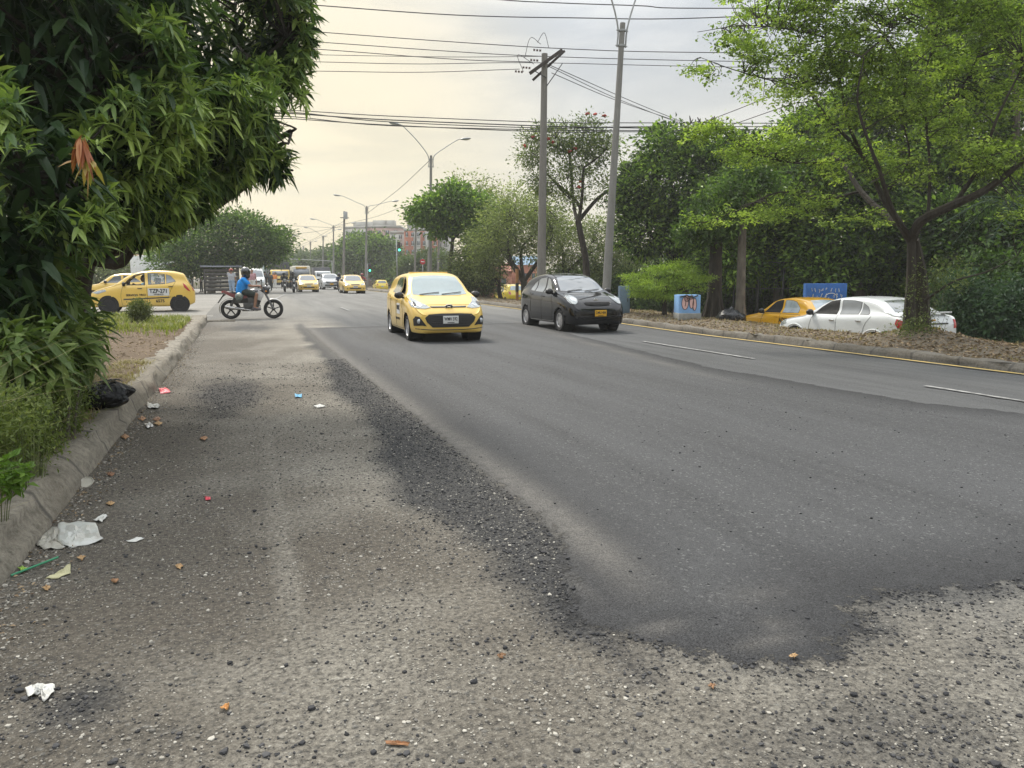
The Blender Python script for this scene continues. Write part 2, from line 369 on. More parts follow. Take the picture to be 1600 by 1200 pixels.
    # older, dustier carriageway far away and on the right lanes
    Y = n.n('ShaderNodeSeparateXYZ', ins={0:g}); yy = Y.outputs[1]
    old = n.mix(n.rng(st,.3,.75), (.045,.047,.050), (.088,.091,.094)); old = n.mix(n.rng(st2,.4,.8,0,.5), old, (.105,.107,.108)); old = n.mix(n.rng(yy,22,32), old, n.mix(n.rng(st,.3,.75), (.13,.128,.12), (.21,.207,.195)))
    old = n.mix(n.rng(agv,0,1,0,.25), old, n.mix(agv,(.06,.06,.06),(.28,.28,.27)))
    col = n.mix(n.math('MULTIPLY', n.rng(Y.outputs[0], 2.0, 2.8), n.rng(yy, 1.0, 3.5)), f, old)
    col = n.mix(n.rng(n.math('ADD', yy, n.math('MULTIPLY', nl, 5)), 23, 30, 0, .7), col, old)
    col = n.mix(isnew, col, a)
    db = n.math('MULTIPLY', dust, n.rng(n.math('ADD', n.math('MULTIPLY', nb,.6), n.math('MULTIPLY', nf,.4)), .30, .60, .30, 1))
    col = n.mix(n.math('MULTIPLY', db, .66), col, n.mix(agv,(.10,.094,.086),(.25,.235,.21)))
    t.links.new(col, p.inputs['Base Color'])
    t.links.new(n.rng(isnew, 0, 1, .95, .78), p.inputs['Roughness']); p.inputs['Specular IOR Level'].default_value = .35
    hx=0
    h = n.math('ADD', n.math('MULTIPLY', n.rng(d1,0,.5,1,0), .45), n.math('MULTIPLY', nm, 1.0))
    h = n.math('ADD', h, n.math('MULTIPLY', n.math('MULTIPLY', n.rng(v2d,.1,.45,1,0), n.rng(v2b,.6,.8)), 1.1)); h = n.math('ADD', n.math('MULTIPLY', h, .7), n.math('MULTIPLY', crumb, .25)); h = n.math('ADD', h, n.math('MULTIPLY', sp, 1.3))
    ha = n.math('ADD', n.math('MULTIPLY', n.rng(n.vor(flat,190),0,.5,1,0), .30), n.math('MULTIPLY', n.rng(n.vor(flat,85),0,.5,1,0), .25))
    hh = n.mix(isnew, h, ha); b = n.bump(hh, 1.0, .012)
    t.links.new(b, p.inputs['Normal']); return m
xs = axis_steps(-1.30, 11.36, .6, .035, .035); ys = axis_steps(-1.5, 700, 1.7, .035, .022)
X, Y, F = grid(xs, ys)
sdn, tar, dust, pale = ground_fields(X, Y)
inn = np.clip(sdn/.05+.5,0,1)
Z = road_z(X,Y) + (vnoise(X,Y,6,3)-.5)*.016*(1-inn)*(Y<26) + (vnoise(X,Y,1.5,4)-.5)*.03*(1-inn)*(Y<28) + .012*inn - .008
Z += .012*np.clip(tar,0,1)*(vnoise(X,Y,14,9)-.4)
road = np_mesh('road', np.stack([X,Y,Z],1), F, asphalt_material(), attrs=dict(sdn=sdn,tar=tar,dust=dust,pale=pale)); tag(road, kind='structure')
ROADV = (xs, ys, Z.reshape(len(ys),len(xs)))
def road_surf(x, y):
    i = np.clip(np.searchsorted(xs, x)-1, 0, len(xs)-2); j = np.clip(np.searchsorted(ys, y)-1, 0, len(ys)-2); G = ROADV[2]
    u = (x-xs[i])/(xs[i+1]-xs[i]); v = (y-ys[j])/(ys[j+1]-ys[j])
    return G[j,i]*(1-u)*(1-v)+G[j,i+1]*u*(1-v)+G[j+1,i]*(1-u)*v+G[j+1,i+1]*u*v

def soil_material(name, c1, c2, c3, leafy=0.0, scale=1.0):
    m, t, p = newmat(name); n = NT(t); g = n.pos()
    a = n.noise(g, .7*scale, 5); b = n.noise(g, 8*scale, 6, .65); f = n.noise(g, 55, 4, .7)
    c = n.mix(n.rng(a,.3,.7), c1, c2); c = n.mix(n.rng(b,.35,.7,0,.8), c, c3); c = n.mix(n.rng(f,.35,.7,0,.55), c, tuple(q*.45 for q in c1))
    if leafy:
        v = n.n('ShaderNodeSeparateColor', ins={0:n.vor(n.mapping(g,(1,1.6,1),(0,0,.6)), 22, out='Color')}); d = n.vor(n.mapping(g,(1,1.6,1),(0,0,.6)), 22)
        c = n.mix(n.math('MULTIPLY', n.rng(v.outputs[0],1-leafy,1-leafy+.08), n.rng(d,.3,.45,1,0)), c, n.mix(v.outputs[1],(.16,.09,.045),(.34,.24,.13)))
    t.links.new(c, p.inputs['Base Color']); p.inputs['Roughness'].default_value = .95; p.inputs['Specular IOR Level'].default_value = .2
    h = n.math('ADD', b, n.math('MULTIPLY', f, .5)); t.links.new(n.bump(h, .9, .03), p.inputs['Normal']); return m
SOIL = soil_material('dry_soil', (.13,.095,.065), (.20,.15,.105), (.10,.075,.05))
GROUNDM = soil_material('park_ground', (.10,.085,.055), (.15,.13,.085), (.05,.06,.03), scale=.5)
DUSTY = soil_material('dusty_yard', (.19,.178,.155), (.26,.245,.215), (.15,.14,.12), scale=.6)
MEDM = soil_material('leaf_strewn_soil', (.15,.128,.10), (.24,.21,.165), (.10,.085,.065), leafy=.36)

# one sheet to the horizon
xs2 = axis_steps(-1500, 1500, 0, 2.0, .12); ys2 = axis_steps(-200, 2500, 10, 2.0, .10)
X, Y, F = grid(xs2, ys2); Z = base_z(Y)-.10; Z = np.where(X > -1.3, np.minimum(Z, -.16), Z); Z = np.where(X > 13.9, SERV-.05+ (Y>200)*.0, Z)
tag(np_mesh('ground', np.stack([X,Y,Z],1), F, GROUNDM), kind='structure')
# side road and dusty yard on the left, beyond the verge
xs3 = axis_steps(-70, -1.05, -1.05, .12, .05); ys3 = axis_steps(23.2, 95, 24, .12, .03)
X, Y, F = grid(xs3, ys3); Z = base_z(Y) - .012 + (vnoise(X,Y,1.2,11)-.5)*.03*(Y>24)
m, t, p = newmat('side_road_surface'); n = NT(t); g = n.pos()
a = n.noise(n.mapping(g,(.10,.9,1)), 1.0, 6, .6); b = n.noise(g, 5, 6, .65); f_ = n.noise(g, 40, 4, .7)
c = n.mix(n.rng(a,.3,.7), (.17,.162,.145), (.27,.258,.23)); c = n.mix(n.rng(b,.4,.75,0,.5), c, (.13,.125,.115)); c = n.mix(n.rng(f_,.5,.75,0,.5), c, (.34,.33,.30))
t.links.new(c, p.inputs['Base Color']); p.inputs['Roughness'].default_value = .9; t.links.new(n.bump(n.math('ADD',b,f_), .7, .03), p.inputs['Normal'])
tag(np_mesh('side_road', np.stack([X,Y,Z],1), F, m), kind='structure')
# verge, left of the kerb
def verge_z(X, Y): return base_z(Y) + .165 + (vnoise(X,Y,1.3,21)-.5)*.10 + (vnoise(X,Y,5,22)-.5)*.04 + np.clip(-1.6-X,0,4)*.05 - np.clip((Y-22.6)/1.2,0,1)*.12 + .040*np.clip((-1.33-X)/.08,0,1)*np.clip(3*(vnoise(X,Y,1.7,24)-.25),0,1)
xs4 = axis_steps(-32, -1.28, -1.28, .06, .05); ys4 = axis_steps(-1.5, 23.9, 4, .06, .02)
X, Y, F = grid(xs4, ys4); Z = verge_z(X,Y); ed = (X < -31.9)|(Y > 23.85)|(Y < -1.45); Z = np.where(ed, Z-.35, Z); Z = np.where(X > -1.30, np.minimum(Z,.12+base_z(Y)), Z)
tag(np_mesh('verge', np.stack([X,Y,Z],1), F, SOIL), kind='structure')
# median on the right: mounded, leaf-strewn
def med_z(X, Y):
    z = -.08 + (vnoise(X,Y,.55,31)-.5)*.14 + (vnoise(X,Y,3,32)-.5)*.06 + .10*np.exp(-((X-13.2)/1.0)**2)
    z = z + .28*np.exp(-((X-TREE_R[0])**2+(Y-TREE_R[1])**2)/.8)
    z = z*np.clip((X-11.3)/.5+.15,.15,1) + np.where(X < 11.5, -.03, 0) + base_z(Y)*.6
    return z - np.clip((X-15.0)/.9,0,1)*(z-SERV+.06)
TREE_R = at(1440,520,16.0)[:2]
xs5 = axis_steps(11.42, 16.0, 13, .09, .02); ys5 = axis_steps(-1, 130, 12, .09, .03)
X, Y, F = grid(xs5, ys5)
tag(np_mesh('median', np.stack([X,Y,med_z(X,Y)],1), F, MEDM), kind='structure')
xs6 = np.array([15.85,17,19,21.8]); ys6 = axis_steps(-1, 260, 12, .8, .03); X, Y, F = grid(xs6, ys6)
tag(np_mesh('service_road', np.stack([X,Y,np.full(X.shape,SERV)],1), F, M('service_asphalt',(.13,.128,.122),.9,var=.2,vscale=2,bump=.3)), kind='structure')

# kerbs
def conc(name, c=(.275,.248,.198), stain=(.085,.075,.058)):
    m, t, p = newmat(name); n = NT(t); g = n.pos()
    a = n.noise(g, 3.5, 7, .65); b = n.noise(g, 18, 6, .7); f = n.noise(g, 90, 3, .7)
    cc = n.mix(n.rng(a,.35,.7), c, tuple(q*.72 for q in c)); cc = n.mix(n.rng(b,.42,.68,0,.85), cc, stain); cc = n.mix(n.rng(n.noise(g,1.1,5),.45,.7,0,.6), cc, (.12,.10,.07)); cc = n.mix(n.rng(f,.5,.8,0,.4), cc, (.4,.39,.36))
    wv = n.n('ShaderNodeTexWave', ins={'Scale':.33,'Distortion':.3}); wv.bands_direction='Y'; t.links.new(g, wv.inputs[0])
    cc = n.mix(n.rng(wv.outputs[1], .0, .012, .8, 0), cc, (.06,.055,.05))
    t.links.new(cc, p.inputs['Base Color']); p.inputs['Roughness'].default_value = .93
    t.links.new(n.bump(n.math('ADD', a, n.math('MULTIPLY', b, .7)), .9, .03), p.inputs['Normal']); return m
def kerb(name, prof, ys_, mat, amp=.02, seed=1):
    V = []; F = []; k = len(prof)
    for j, y in enumerate(ys_):
        for i, (x, z, lock) in enumerate(prof):
            dx = (vnoise(y*1.0, i*3.1, 1.6, seed)-.5)*amp*2*lock; dz = (vnoise(y, i*5.7, 2.6, seed+5)-.5)*amp*1.6*lock
            V.append((x+dx, y, z+dz+(base_z(y)))) 
    for j in range(len(ys_)-1):
        for i in range(k-1): a = j*k+i; F.append((a,a+1,a+1+k,a+k))
    V = np.array(V, float); o = np_mesh(name, V, np.array(F), mat); tag(o, kind='structure'); return o
KC = conc('kerb_concrete'); KD = conc('old_kerb_concrete', (.17,.155,.13), (.07,.062,.05))
kp = [(-1.62,.10,.3),(-1.50,.155,1),(-1.40,.172,1),(-1.30,.172,1),(-1.22,.168,1),(-1.165,.158,1),(-1.13,.10,1),(-1.10,.03,1),(-1.075,-.06,0)]
kerb('kerb', kp, np.concatenate([np.arange(-1.5,24.0,.11),[24.05,24.2]]), KC, .065, 3)
kr = [(11.20,-.30,0),(11.22,-.10,.6),(11.25,-.02,1),(11.30,.0,1),(11.42,-.01,1),(11.6,-.03,1),(11.8,-.10,0)]
kerb('kerb', kr, np.arange(-1,130,.16), KD, .09, 9)
# sloped end block of the left kerb
b_ = MB().box((-1.3,24.25,.10+.07),(.42,.35,.16),rot=(R(12),'X')).box((-.72,24.5,.09),(.85,.12,.05),rot=(R(-14),'Z'))
tag(b_.build('kerb_end', KC, bevel=.02), kind='structure')

# painted lines (4 mm above, each stroke follows the crossfall)
PAINTY = M('worn_yellow_paint',(.50,.36,.10),.8,var=.2,vscale=3,dirt=((.13,.13,.125),.35)); PAINTW = M('worn_white_paint',(.33,.33,.32),.85,var=.2,vscale=5,dirt=((.10,.10,.098),.75))
def stripe(name, x0, w_, y0, y1, mat, dx=0.0):
    y = np.arange(y0, y1+.01, max(.4,(y1-y0)/80)); V = []
    for q in y:
        for s in (-.5,.5):
            xx = x0+dx*(q-y0)+s*w_; V.append((xx, q, float(road_z(xx,q))+.012))
    F = [(2*i,2*i+1,2*i+3,2*i+2) for i in range(len(y)-1)]
    o = np_mesh(name, V, np.array(F), mat); tag(o, kind='structure')
stripe('edge_line', 11.0, .11, 4, 120, PAINTY)
for y0 in (5.6, 11.6): pass
stripe('lane_marking', 8.42, .08, 3.6, 7.6, PAINTW); stripe('lane_marking', 8.42, .08, 11.2, 15.2, PAINTW); stripe('lane_marking', 8.5, .10, 28, 32, PAINTW)
stripe('lane_marking', 8.5, .12, 40, 44, PAINTW); stripe('lane_marking', 1.0, .12, 38, 54, PAINTW, .10); stripe('lane_marking', 3.8, .10, 30, 33, PAINTW)
# ============================================================ VEHICLES
GLASS = M('tinted_glass',(.035,.045,.05),.06,var=.05,spec=.9,coat=1.0)
SCREEN = M('windscreen_glass',(.20,.26,.265),.07,var=.10,vscale=2.5,spec=.9,coat=1.0)
SCREEND = M('grey_windscreen_glass',(.11,.125,.14),.06,var=.12,vscale=2.5,spec=.9,coat=1.0)
def clearglass():
    m, t, p = newmat('clear_glass'); p.inputs['Base Color'].default_value=(.5,.55,.55,1); p.inputs['Roughness'].default_value=.03
    p.inputs['Alpha'].default_value=.28; p.inputs['Coat Weight'].default_value=1; return m
CLEAR = clearglass()
RUB = M('tyre_rubber',(.018,.018,.019),.85,var=.3,bump=.2); BLKP = M('black_plastic',(.014,.014,.015),.42,var=.2); DARK = M('dark_cabin',(.012,.012,.013),.8)
CHROME = M('chrome_trim',(.62,.62,.62),.18,metal=1.0,var=.05); ALLOY = M('alloy_silver',(.50,.50,.51),.32,metal=.6,var=.08,dirt=((.12,.11,.1),.25)); STEEL = M('black_steel',(.02,.02,.022),.45,metal=.3)
LAMP = M('headlamp_glass',(.30,.325,.325),.10,metal=.35,var=.30,vscale=25,coat=1.0); LAMPIN = M('headlamp_reflector',(.52,.55,.57),.14,metal=.6,var=.35,vscale=40); REDL = M('red_lens',(.42,.012,.015),.15,var=.2,vscale=20,coat=.8); ORL = M('amber_lens',(.6,.22,.03),.2)
PLW = M('white_plate',(.60,.61,.60),.45,var=.04); PLY = M('yellow_plate',(.66,.36,.015),.45,var=.04); INK = M('black_lettering',(.012,.012,.014),.6)
SEAMM = M('panel_gap',(.025,.022,.015),.8)
def paint(name, c, rough=.26, dust=.18, dustc=(.26,.24,.20), coat=.7):
    m, t, p = newmat(name); n = NT(t); o = n.obj(); z = n.n('ShaderNodeSeparateXYZ', ins={0:o}).outputs[2]
    a = n.noise(o, 3.5, 6, .6)
    low = n.math('MULTIPLY', n.rng(z,.75,.15,0,1), n.rng(a,.35,.7)); low = n.math('ADD', n.math('MULTIPLY',low,dust*2.2), dust*.35, True)
    cc = n.mix(n.rng(a,.3,.7), tuple(q*.95 for q in c), c); cc = n.mix(low, cc, dustc)
    t.links.new(cc, p.inputs['Base Color']); t.links.new(n.rng(low,0,.6,rough,.7), p.inputs['Roughness'])
    p.inputs['Coat Weight'].default_value = coat; p.inputs['Coat Roughness'].default_value = .07; return m
YEL = paint('taxi_yellow_paint',(.74,.49,.085),dust=.10,dustc=(.42,.36,.22)); YELD = paint('deep_yellow_paint',(.76,.40,.02),dust=.05); YELB = paint('bright_yellow_paint',(.74,.55,.02),dust=.05)
BLK = paint('black_car_paint',(.004,.005,.007),.05,dust=.0,coat=.5); BLK.node_tree.nodes['Principled BSDF'].inputs['Specular IOR Level'].default_value=.25; WHT = paint('white_car_paint',(.66,.69,.70),dust=.04); SILV = paint('silver_car_paint',(.42,.43,.44),dust=.08)

def smooth_body(W, L, prof, belt, plan, zlow=.20, tumble=.34, ns=84, sill_in=.05):
    """lofted shell; x forward (front at +L/2). prof: (s,z) roof line, belt: (s,z), plan: (s,half width factor)"""
    ps = np.array(prof); pb = np.array(belt); pp = np.array(plan)
    s = np.concatenate([np.linspace(0,.10,12)**1.0, np.linspace(.11,.90,ns-24), np.linspace(.91,1,12)])
    s[1:11] = .10*(np.linspace(0,1,12)[1:11])**1.8; s[-11:-1] = 1-.09*(np.linspace(1,0,12)[1:11])**1.8
    def ev(P, q):
        k = cr_spline(np.column_stack([P[:,0],P[:,1]]), 400); o = np.argsort(k[:,0]); return np.interp(q, k[o,0], k[o,1])
    rows = []
    for q in s:
        t = float(ev(ps,q)); b = float(ev(pb,q)); h = W/2*float(ev(pp,q))
        sb = min(b, t-.085); cab = max(0, t-b)
        zl = zlow + .10*max(0,(.05-q)/.05)*0 + .12*max(0,(q-.93)/.07)
        we = h*.965 - tumble*max(0,t-sb-.10)**1.05 - .045
        ctrl = [(0,zl),(h*.55,zl),(h*.90,zl),(h*(.985-sill_in*.3),zl+.05),(h*.995,zl+.20),(h,(zl+sb)*.52),(h*.995,sb-.12),(h*.965,sb-.015),
                (we+ (h*.95-we)*.35, sb+(t-sb)*.33),(we+.012,t-.115 if cab>.2 else sb+(t-sb)*.62),(we*.93,t-.045),(we*.72,t-.016),(we*.36,t-.004),(0,t)]
        c = cr_spline(np.array(ctrl), 40); x = L/2 - q*L
        rows.append(np.column_stack([np.full(len(c),x), c[:,0], c[:,1]]))
    A = np.array(rows); nS, nK, _ = A.shape
    full = np.concatenate([A, (A[:, ::-1]*np.array([1,-1,1]))[:,1:-1]], 1); nk = full.shape[1]
    V = full.reshape(-1,3); F = []
    for i in range(nS-1):
        for k in range(nk): a = i*nk+k; b = i*nk+(k+1)%nk; F.append((a,b,b+nk,a+nk))
    # rounded caps
    for i, dx in ((0,.035),(nS-1,-.03)):
        c0 = len(V); ring = V[i*nk:(i+1)*nk]; ce = ring.mean(0); R1 = ce+(ring-ce)*.75+np.array([dx*.8,0,0]); R2 = ce+(ring-ce)*.35+np.array([dx,0,0])
        V = np.vstack([V,R1,R2,[ce+np.array([dx,0,0])]])
        for k in range(nk):
            a, b = i*nk+k, i*nk+(k+1)%nk
            F.append((a,b,c0+(k+1)%nk,c0+k)); F.append((c0+k,c0+(k+1)%nk,c0+nk+(k+1)%nk,c0+nk+k)); F.append((c0+nk+k,c0+nk+(k+1)%nk,c0+2*nk))
    return V, F
def in_poly(x, z, poly):
    ins = False
    for (a,b),(c,d) in zip(poly, poly[1:]+poly[:1]):
        if (b > z) != (d > z) and x < (c-a)*(z-b)/(d-b+1e-12)+a: ins = not ins
    return ins
def inset(poly, d):
    P = np.array(poly,float); c = P.mean(0); q = P-c; return [tuple(c+v*(1-d/np.linalg.norm(v))) for v in q]
class Car:
    def __init__(s, name, label, cat, loc, heading, W, L, prof, belt, plan, mat, wheels, wr=.29, zlow=.20, tumble=.34, group=None, holes=(), rim='alloy', rimn=7):
        s.root = empty(name, loc, heading, label, cat, group); s.W, s.L, s.mat = W, L, mat
        V, F = smooth_body(W, L, prof, belt, plan, zlow, tumble)
        s.bvh = BVHTree.FromPolygons([tuple(v) for v in V], F)
        V = V.copy(); ar = wr+.055
        for wx in wheels:      # snap vertices to the arch outline
            r = np.hypot(V[:,0]-wx, V[:,2]-wr); sel = (np.abs(V[:,1]) > W*.30)&(np.abs(r-ar) < .035)
            k = ar/r[sel]; V[sel,0] = wx+(V[sel,0]-wx)*k; V[sel,2] = wr+(V[sel,2]-wr)*k
        keep = []
        for f in F:
            c = V[list(f)].mean(0); bad = False
            if abs(c[1]) > W*.30:
                for wx in wheels:
                    if math.hypot(c[0]-wx, c[2]-wr) < ar-.002: bad = True
            for (ax, poly) in holes:
                if ax == 'R' and c[1] < 0 and c[2] > .6 and in_poly(c[0], c[2], poly): bad = True
                if ax == 'L' and c[1] > 0 and c[2] > .6 and in_poly(c[0], c[2], poly): bad = True
            if not bad: keep.append(f)
        me = bpy.data.meshes.new('body'); me.from_pydata([tuple(v) for v in V], [], keep); me.materials.append(mat)
        bm = bmesh.new(); bm.from_mesh(me); bmesh.ops.recalc_face_normals(bm, faces=bm.faces); bm.to_mesh(me); bm.free()
        me.polygons.foreach_set('use_smooth', [True]*len(me.polygons)); o = bpy.data.objects.new('body', me); COL.objects.link(o); o.parent = s.root; s.body = o
        # wheel wells, floor
        u = MB()
        for wx in wheels:
            for sd_ in (1,-1): u.lathe([(ar+.01,0),(ar+.01,.30),(.02,.30)], (wx, sd_*W*.5-.30*(1 if sd_>0 else 0)-(.0), wr) if False else (wx, (W*.5-.33) if sd_>0 else -(W*.5-.03), wr), 'Y', 20)
        u.box((0,0,zlow+.06),(L*.82,W*.62,.10)); u.build('underbody', DARK, s.root)
        for wx in wheels:
            for sd_ in (1,-1): s.wheel(wx, sd_, wr, rim, rimn)
    def wheel(s, wx, sd_, wr, rim, rimn):
        y = sd_*(s.W/2-.115); e = empty('wheel', (wx,y,wr)); e.parent = s.root; del_ = None
        t = MB().lathe([(wr*.66,-.085),(wr*.90,-.098),(wr*.985,-.075),(wr,-.04),(wr,.04),(wr*.985,.075),(wr*.90,.098),(wr*.66,.085),(wr*.64,0)], axis='Y', n=30, closed=True); t.build('tyre', RUB, e)
        r = MB(); a = sd_
        rr = wr*.66
        r.lathe([(rr,.09*a),(rr*.93,.092*a),(rr*.88,.05*a),(rr*.86,-.06*a)], axis='Y', n=30)
        r.lathe([(rr*.9,.0),(.001,.0)], (0,.02*a,0), 'Y', 24, mi=1)
        if rim == 'alloy':
            for k in range(rimn):
                th = 2*math.pi*k/rimn; c, q = math.cos(th), math.sin(th); p = np.array([-q,0,c]); d = np.array([c,0,q])
                for w0, w1, r0, r1 in ((.030,.026,.04,rr*.9),):
                    V = [d*r0-p*w0, d*r0+p*w0, d*r1+p*w1*1.35, d*r1-p*w1*1.35]; V = [v+np.array([0,.075*a,0]) for v in V]+[v+np.array([0,.045*a,0]) for v in V]
                    r.add(V, [(0,1,2,3),(7,6,5,4),(0,4,5,1),(1,5,6,2),(2,6,7,3),(3,7,4,0)])
            r.lathe([(.055,.05*a),(.055,.082*a),(.001,.088*a)], axis='Y', n=16)
        else:
            r.lathe([(rr*.9,.05*a),(rr*.6,.035*a),(rr*.45,.06*a),(.001,.065*a)], axis='Y', n=24, mi=1)
            for k in range(8): th = 2*math.pi*(k+.5)/8; r.ell((rr*.55*math.cos(th),.055*a,rr*.55*math.sin(th)),(.02,.008,.03),8,5,mi=2)
        r.build('rim', [ALLOY if rim=='alloy' else STEEL, STEEL, ALLOY], e)
    def hit(s, p, d):
        loc, nn, i, dist = s.bvh.ray_cast(Vector(p), Vector(d))
        if loc is None:
            loc, nn, i, dist = s.bvh.find_nearest(Vector(p)+Vector(d)*3)
        return np.array(loc), np.array(nn)
    def cast(s, side, a, b):
        if side == 'R': return s.hit((a,-3,b),(0,1,0))
        if side == 'L': return s.hit((a,3,b),(0,-1,0))
        if side == 'F': return s.hit((4,a,b),(-1,0,0))
        if side == 'B': return s.hit((-4,a,b),(1,0,0))
        if side == 'T': return s.hit((a,b,4),(0,0,-1))
    def patch(s, name, side, poly, mat, off=.006, rings=5, parent=None, dens=.05, inner=0.0):
        """panel lying on the body surface within a 2D outline"""
        P = np.array(poly,float); pts = []
        for a, b in zip(P, np.roll(P,-1,0)):
            k = max(1,int(np.linalg.norm(b-a)/dens)); pts += [a+(b-a)*i/k for i in range(k)]
        pts = np.array(pts); c = pts.mean(0); n = len(pts); V = []; N = []
        def sgn(nn): 
            d = {'R':(0,-1,0),'L':(0,1,0),'F':(1,0,0),'B':(-1,0,0),'T':(0,0,1)}[side]; return nn if np.dot(nn,d) >= 0 else -nn
        rs = np.linspace(inner,1,rings+1) if inner else np.linspace(0,1,rings+1)[1:]
        if not inner:
            q, nn = s.cast(side,*c); V.append(q+sgn(nn)*off)
        for r_ in rs:
            for p_ in pts: q, nn = s.cast(side, *(c+(p_-c)*r_)); V.append(q+sgn(nn)*off)
        for p_ in pts: q, nn = s.cast(side, *p_); V.append(q-sgn(nn)*.004)
        F = []; o = 0 if inner else 1
        if not inner: F += [(0,1+k,1+(k+1)%n) for k in range(n)]
        m = len(rs)
        for i in range(m): F += [(o+i*n+k, o+(i+1)*n+k, o+(i+1)*n+(k+1)%n, o+i*n+(k+1)%n) for k in range(n)]
        return MB().add(V,F).build(name, mat, parent or s.root, auto=1.0)
    def strip(s, name, side, pts, width, mat, off=.004, parent=None, closed=False):
        P = cr_spline(np.array(pts,float), max(6,len(pts)*5)) if len(pts) > 2 else np.linspace(pts[0],pts[1],10)
        m = MB(); Q = []
        for p_ in P:
            q, nn = s.cast(side,*p_); d = {'R':(0,-1,0),'L':(0,1,0),'F':(1,0,0),'B':(-1,0,0),'T':(0,0,1)}[side]
            nn = nn if np.dot(nn,d) >= 0 else -nn; Q.append(q+nn*off*.3)
        m.tube(Q, width/2, 6, flat=1); return m.build(name, mat, parent or s.root)
    def letters(s, name, side, txt, c, size, mat, off=.010, bold=.03, parent=None, sx=1.0):
        V, F = text_mesh(txt, size, bold, .003); W_ = []
        for v in V:
            x = v[0]*sx
            if side == 'L': q, nn = s.cast('L', c[0]-x, c[1]+v[1]); W_.append(q+np.array([0,off+v[2],0]))
            elif side == 'R': q, nn = s.cast('R', c[0]+x, c[1]+v[1]); W_.append(q-np.array([0,off+v[2],0]))
            elif side == 'F': q, nn = s.cast('F', c[0]+x, c[1]+v[1]); W_.append(np.array([q[0]+off+v[2], c[0]+x, c[1]+v[1]]))
            else: q, nn = s.cast('B', c[0]-x, c[1]+v[1]); W_.append(np.array([q[0]-off-v[2], c[0]-x, c[1]+v[1]]))
        return MB().add(W_,F).build(name, mat, parent or s.root, smooth=False)
    def plate(s, side, txt, c, mat, w=.33, h=.16, sub=True):
        q, _ = s.cast(side, *c); d = 1 if side=='F' else -1
        m = MB().box((q[0]+d*.012, c[0], c[1]), (.012, w, h)); p_ = m.build('licence_plate', mat, s.root, bevel=.003)
        V, F = text_mesh(txt, h*.62, .02, .003); k = w*.86/max(.01,(V[:,0].max()-V[:,0].min()))
        W_ = [(q[0]+d*(.0195+v[2]), c[0]+d*v[0]*k, c[1]+.012+v[1]) for v in V]; MB().add(W_,F).build('lettering', INK, p_, smooth=False)
        if sub: MB().box((q[0]+d*.0195, c[0], c[1]-h*.38),(.003,w*.45,.014)).build('lettering', INK, p_)
    def mirror(s, x, z, mat=BLKP, sides=(1,-1), r=(.075,.11,.08)):
        for a in sides:
            q, nn = s.cast('L' if a>0 else 'R', x, z-.03)
            MB().ell((x+.02, q[1]+a*.12, z+.01), r, 14, 8).tube([(x+.02,q[1]-a*.02,z-.05),(x+.02,q[1]+a*.08,z-.03)],.025).build('mirror', mat, s.root)
    def handle(s, side, x, z, mat):
        q, _ = s.cast(side,x,z); a = 1 if side=='L' else -1
        MB().box((x,q[1]+a*.012,z),(.16,.03,.028)).build('door_handle', mat, s.root, bevel=.008)
    def seams(s, lines, sides=('L','R')):
        for sd_ in sides:
            for ln in lines: s.strip('door_seam', sd_, ln, .009, SEAMM)
    def wipers(s, z0, x=None):
        for y0,y1 in ((.50,.02),(-.02,-.48)):
            q0,_ = s.cast('F',y0,z0+.05); q1,_ = s.cast('F',y1,z0+.01); MB().tube([q0+np.array([.015,0,.015]),q1+np.array([.02,0,.012])],.009,6).build('wiper', BLKP, s.root)
    def side_windows(s, polys, mats=GLASS, sides=('L','R'), frame=True):
        for sd_ in sides:
            for i, p_ in enumerate(polys):
                mt = mats if not isinstance(mats,dict) else mats.get((sd_,i), GLASS)
                if frame: s.patch('window_frame', sd_, p_, BLKP, off=.004, inner=.86, rings=2)
                if mt is not None: s.patch('window', sd_, inset(p_,.012), mt, off=.006, rings=4)

PLAN_H = [(0,.80),(.02,.885),(.06,.95),(.13,.99),(.25,1),(.7,1),(.88,.985),(.95,.95),(.985,.90),(1,.84)]
HATCH_A = [(-.001,.62),(.0,.64),(.02,.70),(.06,.80),(.12,.885),(.20,.965),(.245,1.01),(.30,1.13),(.38,1.33),(.44,1.44),(.52,1.495),(.62,1.505),(.74,1.485),(.86,1.43),(.92,1.36),(.955,1.18),(.985,1.0),(1,.90)]
BELT_A = [(0,.60),(.1,.78),(.25,.90),(.5,.93),(.8,.99),(1,1.0)]
def sx(s_, L): return L/2-s_*L
def facing(px_dir_deg): return R(px_dir_deg)

